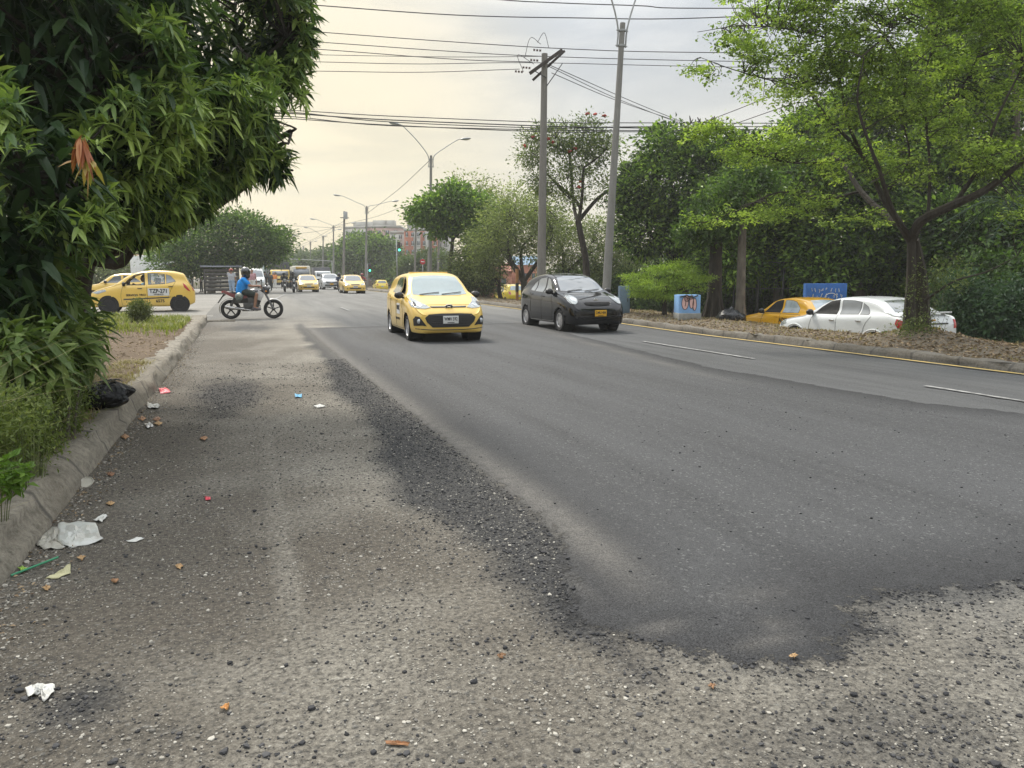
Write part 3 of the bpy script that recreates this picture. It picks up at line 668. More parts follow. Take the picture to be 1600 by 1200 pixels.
# ---- 1. yellow hatchback taxi driving towards the camera
def taxi_front():
    L, W = 3.77, 1.66; P = at(675,520,18.2); h = R(-90-1)
    P[2] = float(road_z(P[0],P[1]))
    drv = [(.55,.97),(.31,1.27),(.10,1.385),(-.05,1.40),(-.05,.975)]
    c = Car('hatchback_taxi','pale yellow hatchback taxi with black mesh grille driving towards the camera in mid road','taxi',P,h,W,L,HATCH_A,BELT_A,PLAN_H,YEL,(1.16,-1.22),.285,tumble=.36,holes=[('R',inset(drv,.04))])
    c.patch('windscreen','F',[(-.62,1.005),(-.40,.985),(0,.98),(.40,.985),(.62,1.005),(.585,1.20),(.50,1.395),(.25,1.425),(0,1.43),(-.25,1.425),(-.50,1.395),(-.585,1.20)],SCREEN,off=.005,rings=7)
    c.wipers(.99)
    rear = [(-.13,.98),(-.13,1.405),(-.60,1.38),(-.80,1.30),(-.98,1.05)]
    c.side_windows([drv,rear],{('R',0):None,('L',0):GLASS})
    c.seams([[(.70,.25),(.72,.6),(.60,.95)],[(-.10,.25),(-.10,.95)],[(.70,.25),(-.75,.25)],[(-.98,.98),(-.85,.7),(-.80,.45)]])
    for a in (1,-1):
        k = lambda pts: [(a*y,z) for y,z in pts][::a]
        hl = c.patch('headlight','F',k([(.40,.735),(.52,.715),(.68,.725),(.775,.76),(.785,.84),(.755,.93),(.70,.955),(.60,.86),(.48,.79)]),LAMP,off=.010,rings=5,dens=.03)
        c.patch('reflector','F',[(a*.62+.055*math.cos(t)*a,.795+.05*math.sin(t)) for t in np.linspace(0,6.28,13)[:-1]],LAMPIN,off=.016,rings=2,parent=hl,dens=.02)
        c.patch('reflector','F',[(a*.715+.035*math.cos(t)*a,.81+.045*math.sin(t)) for t in np.linspace(0,6.28,13)[:-1]],STEEL,off=.016,rings=2,parent=hl,dens=.02)
        c.patch('fog_light_bezel','F',k([(.52,.35),(.62,.37),(.765,.36),(.775,.50),(.735,.565),(.665,.55)]),BLKP,off=.007,rings=4,dens=.03)
        fg,_ = c.cast('F',a*.68,.46); MB().lathe([(.045,0),(.05,.012),(.03,.02),(.001,.022)],(fg[0]+.002,a*.68,.46),'X',16).build('fog_light',LAMPIN,c.root)
    g = c.patch('grille','F',[(-.40,.325),(.40,.325),(.52,.44),(.555,.53),(.47,.60),(.2,.615),(-.2,.615),(-.47,.60),(-.555,.53),(-.52,.44)],BLKP,off=.008,rings=5,dens=.04)
    for z in (.37,.42,.47,.57): c.strip('grille_bar','F',[(-.42,z),(0,z),(.42,z)],.014,STEEL,off=.03,parent=g)
    c.patch('upper_grille','F',[(-.38,.735),(.38,.735),(.40,.765),(-.40,.765)],BLKP,off=.008,rings=2,dens=.04)
    c.strip('chrome_strip','F',[(-.38,.752),(0,.745),(.38,.752)],.010,CHROME,off=.04)
    c.strip('bumper_crease','F',[(-.74,.30),(-.4,.275),(0,.27),(.4,.275),(.74,.30)],.02,BLKP,off=.0)
    c.strip('hood_seam','F',[(-.68,.80),(-.45,.795),(0,.80),(.45,.795),(.68,.80)],.008,SEAMM)
    q,_ = c.cast('F',0,.75); b = MB(); b.tube([(q[0]+.03,.085*math.cos(t),.755+.045*math.sin(t)) for t in np.linspace(0,2*math.pi,25)],.009,6)
    b.tube([(q[0]+.03,-.045,.73),(q[0]+.03,-.03,.785)],.009,6); b.tube([(q[0]+.03,.03,.728),(q[0]+.03,.045,.782)],.009,6); b.tube([(q[0]+.03,-.035,.762),(q[0]+.03,.035,.75)],.009,6)
    b.build('badge',CHROME,c.root)
    MB().ell((q[0]+.018,0,.755),(.012,.088,.048)).build('badge_backing',STEEL,c.root)
    c.plate('F','WMV 592',(0,.485),PLW,.34,.165)
    c.mirror(.66,.98); c.handle('R',.02,.88,YEL); c.handle('R',-.82,.90,YEL)
    d = c.patch('door_placard','R',[(.42,.56),(.02,.56),(.02,.80),(.42,.80)],PLW,off=.007,rings=3); c.letters('lettering','R','WMV592',(.22,.70),.14,INK,off=.012,parent=d,sx=.62)
    c.letters('lettering','R','SERVICIO PUBLICO',(.15,.45),.07,INK,sx=.9)
    for pts in [[(.35,.985),(.3,1.30)]]: pass
    s_ = MB().box((-.15,-.38,.62),(.5,.45,.16)).box((-.38,-.38,.95),(.14,.42,.6),rot=(R(-12),'Y')).box((-.15,.38,.62),(.5,.45,.16)).box((-.38,.38,.95),(.14,.42,.6),rot=(R(-12),'Y')).box((-1.1,0,.8),(.2,1.2,.5)).box((.68,0,.86),(.2,1.3,.14))
    s_.build('seats',DARK,c.root,bevel=.03)
    MB().box((-.35,0,1.496),(.30,.9,.035)).build('roof_sign_base',YEL,c.root,bevel=.01)
    MB().tube([(-1.45,0,1.41),(-1.62,0,1.55)],.004,5).build('aerial',BLKP,c.root)
taxi_front()

# ---- 2. black rounded hatchback
HATCH_B = [(-.001,.60),(0,.62),(.015,.69),(.05,.80),(.11,.90),(.19,.98),(.25,1.04),(.30,1.14),(.37,1.31),(.43,1.42),(.52,1.50),(.62,1.53),(.74,1.50),(.84,1.43),(.90,1.34),(.945,1.16),(.98,1.0),(1,.88)]
BELT_B = [(0,.62),(.1,.80),(.25,.93),(.5,.95),(.8,1.0),(1,1.0)]
def black_car():
    L, W = 3.78, 1.665; P = at(889,514,21.6); P[2] = float(road_z(P[0],P[1])); h = R(-90+1)
    c = Car('hatchback_car','glossy black round hatchback with yellow plate driving beside the pale yellow taxi','car',P,h,W,L,HATCH_B,BELT_B,PLAN_H,BLK,(1.15,-1.30),.29,tumble=.37)
    c.patch('windscreen','F',[(-.63,1.06),(-.35,1.02),(0,1.01),(.35,1.02),(.63,1.06),(.58,1.25),(.50,1.40),(.25,1.445),(0,1.45),(-.25,1.445),(-.50,1.40),(-.58,1.25)],SCREEND,off=.005,rings=7)
    c.wipers(1.03)
    sm = M('grey_reflecting_glass',(.20,.215,.22),.12,var=.2,vscale=2,coat=1.0)
    w1 = [(.50,1.0),(.30,1.25),(.12,1.375),(-.02,1.40),(-.02,1.0)]; w2 = [(-.10,1.0),(-.10,1.42),(-.52,1.39),(-.66,1.34),(-.66,1.02)]; w3 = [(-.71,1.025),(-.71,1.33),(-.90,1.25),(-1.05,1.10),(-1.0,1.05)]
    c.side_windows([w1,w2,w3], sm)
    c.seams([[(.68,.25),(.72,.6),(.60,.98)],[(-.06,.25),(-.06,.98)],[(.68,.25),(-.75,.25)],[(-.98,1.0),(-.86,.75),(-.86,.45)]])
    for a in (1,-1):
        hl = c.patch('headlight','F',[(a*(.63+.125*math.cos(t)*(1+.15*math.sin(t))),.83+.115*math.sin(t)-.02*math.cos(t)) for t in np.linspace(0,2*math.pi*a,21)[:-1]],LAMP,off=.014,rings=4,dens=.03)
        c.patch('reflector','F',[(a*.60+.06*math.cos(t),.835+.06*math.sin(t)) for t in np.linspace(0,6.28,13)[:-1]],LAMPIN,off=.020,rings=2,parent=hl,dens=.02)
        c.patch('fog_light_bezel','F',[(a*.62,.36),(a*.70,.37),(a*.72,.42),(a*.64,.42)][::a],STEEL,off=.007,rings=2,dens=.03)
    c.patch('grille','F',[(-.33,.70),(.33,.70),(.38,.745),(.34,.765),(-.34,.765),(-.38,.745)],M('matt_black',(.004,.004,.004),.9),off=.008,rings=3,dens=.04)
    c.strip('grille_lip','F',[(-.38,.74),(-.3,.69),(0,.675),(.3,.69),(.38,.74)],.016,BLK,off=.03)
    c.strip('bumper_lip','F',[(-.62,.52),(-.5,.36),(0,.31),(.5,.36),(.62,.52)],.02,BLK,off=.02)
    c.strip('lower_grille','F',[(-.42,.40),(0,.385),(.42,.40)],.03,M('matt_black'),off=.01)
    q,_ = c.cast('F',0,.825); MB().lathe([(.048,0),(.055,.008),(.042,.012),(.040,.004)],(q[0]+.004,0,.825),'X',20).box((q[0]+.015,0,.825),(.01,.12,.018)).build('badge',CHROME,c.root)
    c.plate('F','DMU 484',(.02,.49),PLY,.33,.16)
    c.mirror(.60,1.03,BLKP); c.handle('R',.06,.90,BLK); c.handle('R',-.78,.95,BLK)
    c.strip('side_sill','R',[(.75,.24),(-.85,.24)],.03,BLKP)
black_car()

# ---- 3. yellow hatchback taxi seen from its left side, on the side road
HATCH_C = [(-.001,.60),(0,.63),(.02,.70),(.06,.80),(.12,.88),(.19,.955),(.235,1.0),(.30,1.16),(.36,1.31),(.42,1.42),(.52,1.51),(.64,1.54),(.78,1.52),(.88,1.45),(.915,1.38),(.95,1.12),(.985,.90),(1,.80)]
BELT_C = [(0,.60),(.1,.78),(.25,.92),(.5,.97),(.8,1.03),(1,1.0)]
def taxi_side():
    L, W = 3.57, 1.60; P = at(226,486,29.0); P[2] = float(base_z(P[1]))-.01
    h = R(180+3)
    drv = [(.62,.985),(.45,1.19),(.22,1.37),(-.02,1.425),(-.12,1.43),(-.12,.985)]; rr = [(-.22,1.0),(-.22,1.43),(-.55,1.425),(-.80,1.39),(-.80,1.03)]; q3 = [(-.84,1.035),(-.84,1.385),(-1.00,1.33),(-1.17,1.12)]
    c = Car('hatchback_taxi','yellow hatchback taxi seen side on with a driver, turning out of the side road','taxi',P,h,W,L,HATCH_C,BELT_C,PLAN_H,YEL,(1.12,-1.26),.285,tumble=.30,holes=[('L',inset(drv,.035)),('L',inset(rr,.035)),('R',inset(drv,.03)),('R',inset(rr,.03))],rim='steel')
    c.patch('windscreen','F',[(-.60,1.0),(0,.97),(.60,1.0),(.55,1.22),(.48,1.42),(0,1.46),(-.48,1.42),(-.55,1.22)],M('milky_windscreen',(.45,.50,.48),.15,coat=1.0),off=.005,rings=6)
    c.side_windows([drv,rr,q3],{('L',0):None,('L',1):CLEAR,('L',2):M('grey_reflecting_glass'),('R',0):None,('R',1):CLEAR})
    c.seams([[(.66,.25),(.70,.6),(.62,.97)],[(-.17,.25),(-.17,.98)],[(.66,.25),(-.80,.25)],[(-1.15,1.1),(-1.0,.85),(-.86,.5)]])
    pl = c.patch('door_placard','L',[(-.20,.60),(-.92,.60),(-.92,.87),(-.20,.87)],PLW,off=.007,rings=4)
    c.letters('lettering','L','TZP-271',(-.56,.765),.20,INK,off=.012,parent=pl,sx=.86); c.letters('lettering','L','S.PUBLICO',(-.56,.645),.07,INK,off=.012,parent=pl)
    c.letters('lettering','L','6575',(-.60,.40),.15,INK); c.letters('lettering','L','SERVICIO',(.33,.625),.10,INK,sx=.95); c.letters('lettering','L','PUBLICO',(-.02,.635),.09,INK,sx=.6)
    c.patch('side_stripe','L',[(.62,.50),(-.98,.555),(-.88,.51),(.62,.455)],M('dark_stripe',(.03,.035,.05),.5),off=.006,rings=3)
    c.handle('L',.06,.87,BLKP); c.handle('L',-.98,.93,BLKP); c.mirror(.56,1.02,BLKP,r=(.06,.09,.085))
    c.patch('tail_light','L',[(-1.40,1.06),(-1.50,.98),(-1.66,.74),(-1.56,.78),(-1.44,.90)],REDL,off=.012,rings=3,dens=.04)
    c.patch('tail_light','B',[(.55,1.0),(.66,.98),(.70,.76),(.60,.78)],REDL,off=.010,rings=3,dens=.04)
    c.patch('headlight','L',[(1.68,.74),(1.20,.84),(1.16,.78),(1.45,.68)],LAMP,off=.010,rings=3,dens=.04)
    MB().box((.78,0,.55),(.02,.02,.02)).box((-.30,.38,.60),(.5,.45,.16)).box((-.50,.38,.95),(.14,.42,.60),rot=(R(-12),'Y')).box((-.30,-.38,.60),(.5,.45,.16)).box((-.50,-.38,.95),(.14,.42,.60),rot=(R(-12),'Y')).box((-1.15,0,.75),(.2,1.2,.45)).box((.70,0,.82),(.25,1.3,.14)).build('seats',DARK,c.root,bevel=.03)
    MB().tube([(.42+.10*0,.38+.17*math.cos(t),.98+.16*math.sin(t)) for t in np.linspace(0,2*math.pi,21)],.014,6).build('steering_wheel',BLKP,c.root)
    return c
TAXI_SIDE = taxi_side()

# ---- sedans
SEDAN = [(-.001,.56),(0,.58),(.02,.68),(.06,.76),(.14,.84),(.24,.91),(.27,.95),(.33,1.12),(.40,1.31),(.46,1.38),(.56,1.42),(.66,1.40),(.74,1.32),(.80,1.16),(.84,1.03),(.88,1.0),(.95,.99),(.985,.95),(1,.86)]
BELT_S = [(0,.58),(.1,.72),(.25,.86),(.5,.90),(.8,.94),(1,.94)]
def sedan_common(c, wmat=GLASS, scr=SCREEND, yc=None):
    L = c.L; a = lambda s_: L/2-s_*L
    c.patch('windscreen','F',[(-.62,.97),(0,.94),(.62,.97),(.57,1.16),(.49,1.33),(0,1.36),(-.49,1.33),(-.57,1.16)],scr,off=.005,rings=6)
    c.patch('rear_window','B',[(-.58,1.06),(0,1.04),(.58,1.06),(.52,1.22),(.45,1.33),(0,1.35),(-.45,1.33),(-.52,1.22)],scr,off=.005,rings=6)
def orange_taxi():
    L, W = 4.25, 1.68; P = at(1249,515,23.5); P[2] = SERV; h = R(90)
    c = Car('sedan_taxi','deep yellow sedan taxi parked behind the white car on the service road','taxi',P,h,W,L,SEDAN,BELT_S,PLAN_H,YELD,(1.30,-1.22),.29,tumble=.36)
    sedan_common(c, scr=M('pale_reflecting_glass',(.42,.48,.52),.15,coat=1.0,var=.3,vscale=3))
    w1 = [(.72,.93),(.52,1.10),(.30,1.28),(.05,1.33),(-.03,1.33),(-.03,.945)]; w2 = [(-.12,.95),(-.12,1.33),(-.45,1.33),(-.62,1.29),(-.82,1.12),(-.85,.97)]
    c.side_windows([w1,w2],{('L',0):DARK,('L',1):M('pale_reflecting_glass')})
    c.seams([[(.78,.25),(.80,.6),(.70,.92)],[(-.08,.25),(-.08,.93)],[(-.95,.95),(-.88,.7),(-.84,.5)]])
    c.strip('side_moulding','L',[(.9,.50),(-.85,.50)],.012,SEAMM); c.strip('waist_crease','L',[(.75,.90),(-.9,.93)],.012,SEAMM)
    c.letters('lettering','L','ADK 251',(-.42,.73),.20,INK,sx=.9); c.letters('lettering','L','PUBLICO',(-.38,.56),.10,INK)
    c.mirror(.70,.97,BLKP); c.handle('L',.06,.83,YELD); c.handle('L',-.78,.86,YELD)
    c.patch('headlight','L',[(2.0,.66),(1.72,.72),(1.66,.66),(1.9,.58)],LAMP,off=.010,rings=3,dens=.04)
    c.patch('tail_light','B',[(.45,.80),(.72,.80),(.74,.92),(.45,.92)],REDL,off=.01,rings=3); c.patch('tail_light','B',[(-.45,.80),(-.72,.80),(-.74,.92),(-.45,.92)],REDL,off=.01,rings=3)
orange_taxi()
def white_car():
    L, W = 4.30, 1.73; P = at(1341,532,19.3); P[2] = SERV+.10; h = R(92)
    FB = [(-.001,.58),(0,.60),(.02,.70),(.06,.79),(.14,.88),(.24,.95),(.27,1.0),(.34,1.19),(.41,1.34),(.48,1.42),(.58,1.45),(.70,1.43),(.78,1.36),(.84,1.24),(.885,1.12),(.91,1.08),(.95,1.065),(.985,1.01),(1,.90)]
    c = Car('hatchback_car','white five-door car with a yellow rear plate parked behind the big median tree','car',P,h,W,L,FB,[(0,.6),(.1,.76),(.25,.90),(.5,.95),(.8,1.02),(1,1.02)],PLAN_H,WHT,(1.33,-1.27),.30,tumble=.36)
    c.patch('windscreen','F',[(-.62,1.02),(0,.99),(.62,1.02),(.50,1.36),(0,1.39),(-.50,1.36)],SCREEND,off=.005,rings=6)
    c.patch('rear_window','B',[(-.60,1.12),(0,1.10),(.60,1.12),(.54,1.26),(.47,1.36),(0,1.38),(-.47,1.36),(-.54,1.26)],M('grey_reflecting_glass'),off=.005,rings=6)
    w1 = [(.74,.99),(.52,1.17),(.28,1.32),(.02,1.365),(-.02,1.365),(-.05,1.0)]; w2 = [(-.14,1.005),(-.10,1.365),(-.50,1.355),(-.74,1.32),(-.74,1.03)]; w3 = [(-.79,1.03),(-.79,1.305),(-.95,1.22),(-1.08,1.06),(-1.05,1.035)]
    c.side_windows([w1,w2,w3],{('L',0):DARK,('L',1):M('grey_reflecting_glass'),('L',2):M('grey_reflecting_glass')})
    c.seams([[(.80,.25),(.82,.65),(.72,.98)],[(-.09,.25),(-.09,.98)],[(-1.15,1.0),(-1.0,.8),(-.92,.55)]])
    c.strip('side_moulding','L',[(.95,.46),(-.90,.46)],.025,WHT,off=.03)
    q,_=c.cast('L',-1.27,.75); c.strip('arch_lip','L',[(-1.27+.40*math.cos(t),.30+.40*math.sin(t)) for t in np.linspace(.35,2.8,9)],.03,WHT,off=.02)
    c.strip('arch_lip','L',[(1.33+.40*math.cos(t),.30+.40*math.sin(t)) for t in np.linspace(.35,2.8,9)],.03,WHT,off=.02)
    c.mirror(.74,1.02,BLKP); c.handle('L',.05,.86,CHROME); c.handle('L',-.80,.88,CHROME)
    c.patch('tail_light','L',[(-1.86,.97),(-2.06,.92),(-2.08,.74),(-1.92,.76),(-1.84,.86)],REDL,off=.012,rings=3,dens=.05)
    for a in (1,-1): c.patch('tail_light','B',[(a*.62,.75),(a*.78,.76),(a*.80,.92),(a*.64,.95)][::a],REDL,off=.010,rings=3,dens=.05)
    q,_=c.cast('B',0,1.0); MB().box((-1.99,0,1.105),(.20,1.25,.035),rot=(R(4),'Y')).box((-1.95,.5,1.075),(.12,.05,.05)).box((-1.95,-.5,1.075),(.12,.05,.05)).build('spoiler',WHT,c.root,bevel=.01)
    c.strip('boot_trim','B',[(-.42,.86),(.42,.86)],.04,BLKP,off=.02)
    q,_=c.cast('B',0,.94); MB().box((q[0]-.01,0,.945),(.02,.12,.035)).build('badge',PLY,c.root,bevel=.006); pass
    c.plate('B','CZL 13',(0,.70),PLY,.33,.16)
    c.patch('headlight','L',[(2.02,.72),(1.74,.78),(1.68,.70),(1.92,.62)],LAMP,off=.010,rings=3,dens=.05)
white_car()

# ---- simpler distant cars
def front_sedan(name, label, P, h, mat, plate='', hatch=False, group=None, scr=SCREEND, hl=True, cat='taxi', rear=False, W=1.67, grille='dark', zs=1.0):
    L = 4.1 if not hatch else 3.6
    pr = [(a,b*zs) for a,b in (HATCH_C if hatch else SEDAN)]; bt = [(a,b*zs) for a,b in (BELT_C if hatch else BELT_S)]
    c = Car(name,label,cat,P,h,W,L,pr,bt,PLAN_H,mat,(1.22,-1.25),.29,tumble=.34,group=group)
    z = lambda v: v*zs
    if not hatch: sedan_common(c, scr=scr)
    else:
        c.patch('windscreen','F',[(-.60,1.0),(0,.97),(.60,1.0),(.48,1.42),(0,1.46),(-.48,1.42)],scr,off=.005,rings=5)
        c.patch('rear_window','B',[(-.56,1.12),(0,1.10),(.56,1.12),(.47,1.40),(0,1.43),(-.47,1.40)],scr,off=.005,rings=5)
    c.side_windows([[(.66,.95),(.30,1.27),(0,1.31),(0,.96)],[(-.08,.96),(-.08,1.31),(-.50,1.28),(-.85,1.0)]],GLASS,frame=False)
    c.mirror(.66,1.0)
    for a in (1,-1):
        if not hatch or not rear: c.patch('headlight','F',[(a*.42,.62),(a*.74,.64),(a*.76,.76),(a*.60,.78),(a*.40,.70)][::a],LAMPIN if hl else LAMP,off=.01,rings=2,dens=.06)
        c.patch('tail_light','B',[(a*.52,.80),(a*.70,.80),(a*.70,1.02),(a*.56,1.0)][::a],REDL,off=.01,rings=2,dens=.06)
    c.patch('grille','F',[(-.30,.62),(.30,.62),(.34,.70),(-.34,.70)],BLKP,off=.008,rings=2,dens=.08)
    c.patch('lower_grille','F',[(-.62,.34),(.62,.34),(.66,.44),(-.66,.44)],BLKP,off=.008,rings=2,dens=.08)
    c.plate('F' if not rear else 'B',plate,(0,.50 if not rear else .68),PLW,.33,.15)
    return c
def far_at(px, py, D, zoff=None, serv=False):
    P = at(px,py,D); P[2] = SERV if serv else float(road_z(P[0],P[1])); return P
front_sedan('sedan_taxi','yellow sedan taxi approaching in the left lane, farther back than the pale hatchback taxi',far_at(480,450,64),R(-90),YEL,'VCX 318',hl=False)
front_sedan('sedan_taxi','yellow sedan taxi approaching beside a street lamp, with a rider to its left',far_at(550,450,60),R(-90),YEL,'VBE 604',hl=False)
front_sedan('hatchback_taxi','small yellow taxi seen from behind near the traffic light, far on the right',far_at(594,445,104,serv=True)+np.array([0,0,.25]),R(90),YELB,'TKL 552',hatch=True,rear=True)
front_sedan('hatchback_taxi','bright yellow taxi seen from behind beside the median trees',far_at(797,462,58,serv=True),R(90),YELB,'TJR 920',hatch=True,rear=True,scr=M('pale_reflecting_glass'))
c = front_sedan('sedan_taxi','yellow sedan taxi half hidden behind the side-on hatchback taxi',far_at(192,470,37),R(188),YEL,'SXA 117',scr=SCREEN)
# silver suv, white van, trucks
SUV = [(-.001,.66),(0,.70),(.02,.84),(.06,.93),(.14,1.0),(.24,1.06),(.28,1.12),(.35,1.38),(.42,1.56),(.55,1.64),(.8,1.62),(.92,1.52),(.96,1.3),(1,1.0)]
BELT_U = [(0,.66),(.1,.86),(.25,1.0),(.5,1.06),(.8,1.1),(1,1.1)]
def suv():
    P = far_at(515,450,80); c = Car('suv_car','silver sport utility car with a dark winged grille behind the two yellow sedans','car',P,R(-90),1.83,4.4,SUV,BELT_U,PLAN_H,SILV,(1.35,-1.35),.35,tumble=.30,zlow=.26)
    c.patch('windscreen','F',[(-.68,1.14),(0,1.11),(.68,1.14),(.54,1.52),(0,1.56),(-.54,1.52)],SCREEND,off=.005,rings=5)
    c.patch('grille','F',[(-.45,.62),(.45,.62),(.72,.86),(.45,.80),(0,.74),(-.45,.80),(-.72,.86)],BLKP,off=.01,rings=4,dens=.08)
    for a in (1,-1): c.patch('headlight','F',[(a*.60,.80),(a*.84,.86),(a*.86,.96),(a*.70,.92)][::a],LAMPIN,off=.012,rings=2,dens=.06)
    c.patch('bumper_intake','F',[(-.70,.36),(.70,.36),(.62,.52),(-.62,.52)],BLKP,off=.01,rings=3,dens=.08); c.plate('F','HKT 472',(0,.56),PLY,.33,.15); c.mirror(.7,1.15,SILV)
    c.side_windows([[(.8,1.1),(.4,1.46),(0,1.5),(0,1.12)],[(-.1,1.12),(-.1,1.5),(-.8,1.48),(-1.2,1.16)]],GLASS,frame=False)
suv()
VAN = [(-.001,.72),(0,.80),(.03,.98),(.08,1.10),(.14,1.22),(.22,1.60),(.30,1.84),(.42,1.92),(.8,1.93),(.96,1.88),(1,1.6)]
def van():
    P = far_at(398,452,66); c = Car('passenger_van','white minibus with rounded nose and large windscreen behind the motorcyclist in blue','van',P,R(-90),1.75,4.4,VAN,[(0,.7),(.1,1.0),(.25,1.1),(1,1.12)],PLAN_H,WHT,(1.5,-1.3),.32,tumble=.16)
    c.patch('windscreen','F',[(-.70,1.20),(0,1.16),(.70,1.20),(.62,1.72),(0,1.78),(-.62,1.72)],SCREEND,off=.005,rings=5)
    for a in (1,-1): c.patch('headlight','F',[(a*.55,.72),(a*.76,.74),(a*.77,.90),(a*.56,.90)][::a],LAMPIN,off=.012,rings=2,dens=.06)
    c.patch('grille','F',[(-.42,.74),(.42,.74),(.42,.86),(-.42,.86)],BLKP,off=.01,rings=2,dens=.08); c.patch('bumper_intake','F',[(-.6,.40),(.6,.40),(.6,.50),(-.6,.50)],BLKP,off=.01,rings=2,dens=.08)
    c.side_windows([[(1.2,1.16),(.9,1.68),(.3,1.72),(.3,1.16)],[(.2,1.16),(.2,1.72),(-1.7,1.70),(-1.7,1.16)]],GLASS,frame=False); c.mirror(1.3,1.2,BLKP); c.plate('F','VZF 245',(0,.58),PLW)
van()
def truck(px, py, D, label, cab, box, H=2.6, bh=2.0, bus=False, side=False, heading=-90, W=2.1, L=5.5):
    P = far_at(px,py,D); r_ = empty('bus' if bus else 'truck', P, R(heading), label, 'bus' if bus else 'truck')
    if bus:
        m = MB().box((0,0,.45+(H-.45)/2),(L,W,H-.45)); m.build('body',cab,r_,bevel=.18)
        MB().prism([(-.46*W,H*.48),(.46*W,H*.48),(.42*W,H*.86),(-.42*W,H*.86)],L/2-.02,L/2+.012,'X').build('windscreen',SCREEND,r_)
        for s_ in (1,-1):
            for k in range(5): MB().box((L/2-1.0-k*(L-1.2)/5,s_*(W/2+.004),H*.68),((L-1.6)/5.6,.015,H*.26)).build('window',GLASS,r_)
        MB().box((L/2+.01,0,H*.92),(.03,W*.6,H*.09)).build('route_board',M('route_board_amber',(.5,.30,.05),.5),r_)
    else:
        MB().prism([(L/2,.45),(L/2+.02,1.05),(L/2-.25,1.35),(L/2-.45,H*.80),(L/2-.65,H*.83),(L/2-1.7,H*.83),(L/2-1.7,.45)],-W*.46,W*.46,'Y').build('cab',cab,r_,bevel=.07)
        V = [(L/2-.225,a*W*.40,1.40) for a in (-1,1)]+[(L/2-.41,a*W*.38,H*.77) for a in (1,-1)]; V2=[(x+.02,y,z+.005) for x,y,z in V]
        MB().add(V+V2,[(0,1,2,3),(4,5,6,7),(0,4,5,1),(1,5,6,2),(2,6,7,3),(3,7,4,0)]).build('windscreen',SCREEND,r_)
        m = MB().box((-.9,0,.62),(L-1.9,W*.8,.16)).box((-.9,0,.95+bh/2-.2),(L-1.9,W,bh)); m.build('cargo_body',box,r_,bevel=.03)
        for s_ in (1,-1): MB().box((L/2-.9,s_*W*.465,1.6),(.7,.015,.5)).build('window',GLASS,r_)
    for s_ in (1,-1):
        MB().box((L/2+.02,s_*W*.36,.80),(.05,W*.14,.16)).build('headlight',LAMPIN,r_,bevel=.02)
        MB().ell((L/2-.35,s_*(W/2+.12),H*.62),(.06,.07,.16),8,6).build('mirror',BLKP,r_)
        for x in (L/2-1.0,-L/2+1.2): MB().lathe([(.25,-.1),(.40,-.12),(.42,0),(.40,.12),(.25,.1),(.001,.05)],(x,s_*(W/2-.16),.42),'Y',18).build('wheel',RUB,r_)
    MB().box((L/2+.02,0,.52),(.10,W*.9,.18)).build('bumper',BLKP,r_,bevel=.02)
    MB().box((L/2+.02,0,.98),(.03,W*.5,.16)).build('grille',BLKP,r_)
    return r_
BLUEG = M('weathered_blue_grey',(.13,.16,.19),.7,var=.2,dirt=((.2,.18,.15),.3)); CREAM = M('cream_paint',(.55,.53,.45),.5); WORNY = M('worn_yellow_cab',(.60,.43,.10),.5); WHTT = M('white_truck_paint',(.6,.62,.62),.4); TEAL = M('pale_teal_paint',(.33,.42,.40),.5); DKBOX = M('dark_cargo_canvas',(.05,.055,.065),.9)
truck(503,446,94,'white box truck behind the silver sport utility car',WHTT,M('dark_grey_cargo',(.10,.10,.11),.7),H=2.4,bh=1.7,W=1.95,L=5)
truck(437,445,92,'old yellow truck with a dark slatted cargo bed far down the road',WORNY,DKBOX,H=2.5,bh=2.2,W=2.3,L=6)
truck(424,447,125,'pale green bus at the far end of the road behind the dark truck',TEAL,None,H=3.1,bus=True,W=2.5,L=9)
truck(469,446,90,'cream minibus with an orange top board behind the left yellow sedan',CREAM,None,H=2.5,bus=True,W=2.0,L=6)
truck(252,440,62,'white delivery truck parked in the yard behind the yellow taxis',WHTT,WHTT,H=2.9,bh=2.2,heading=-60,W=2.2,L=6)
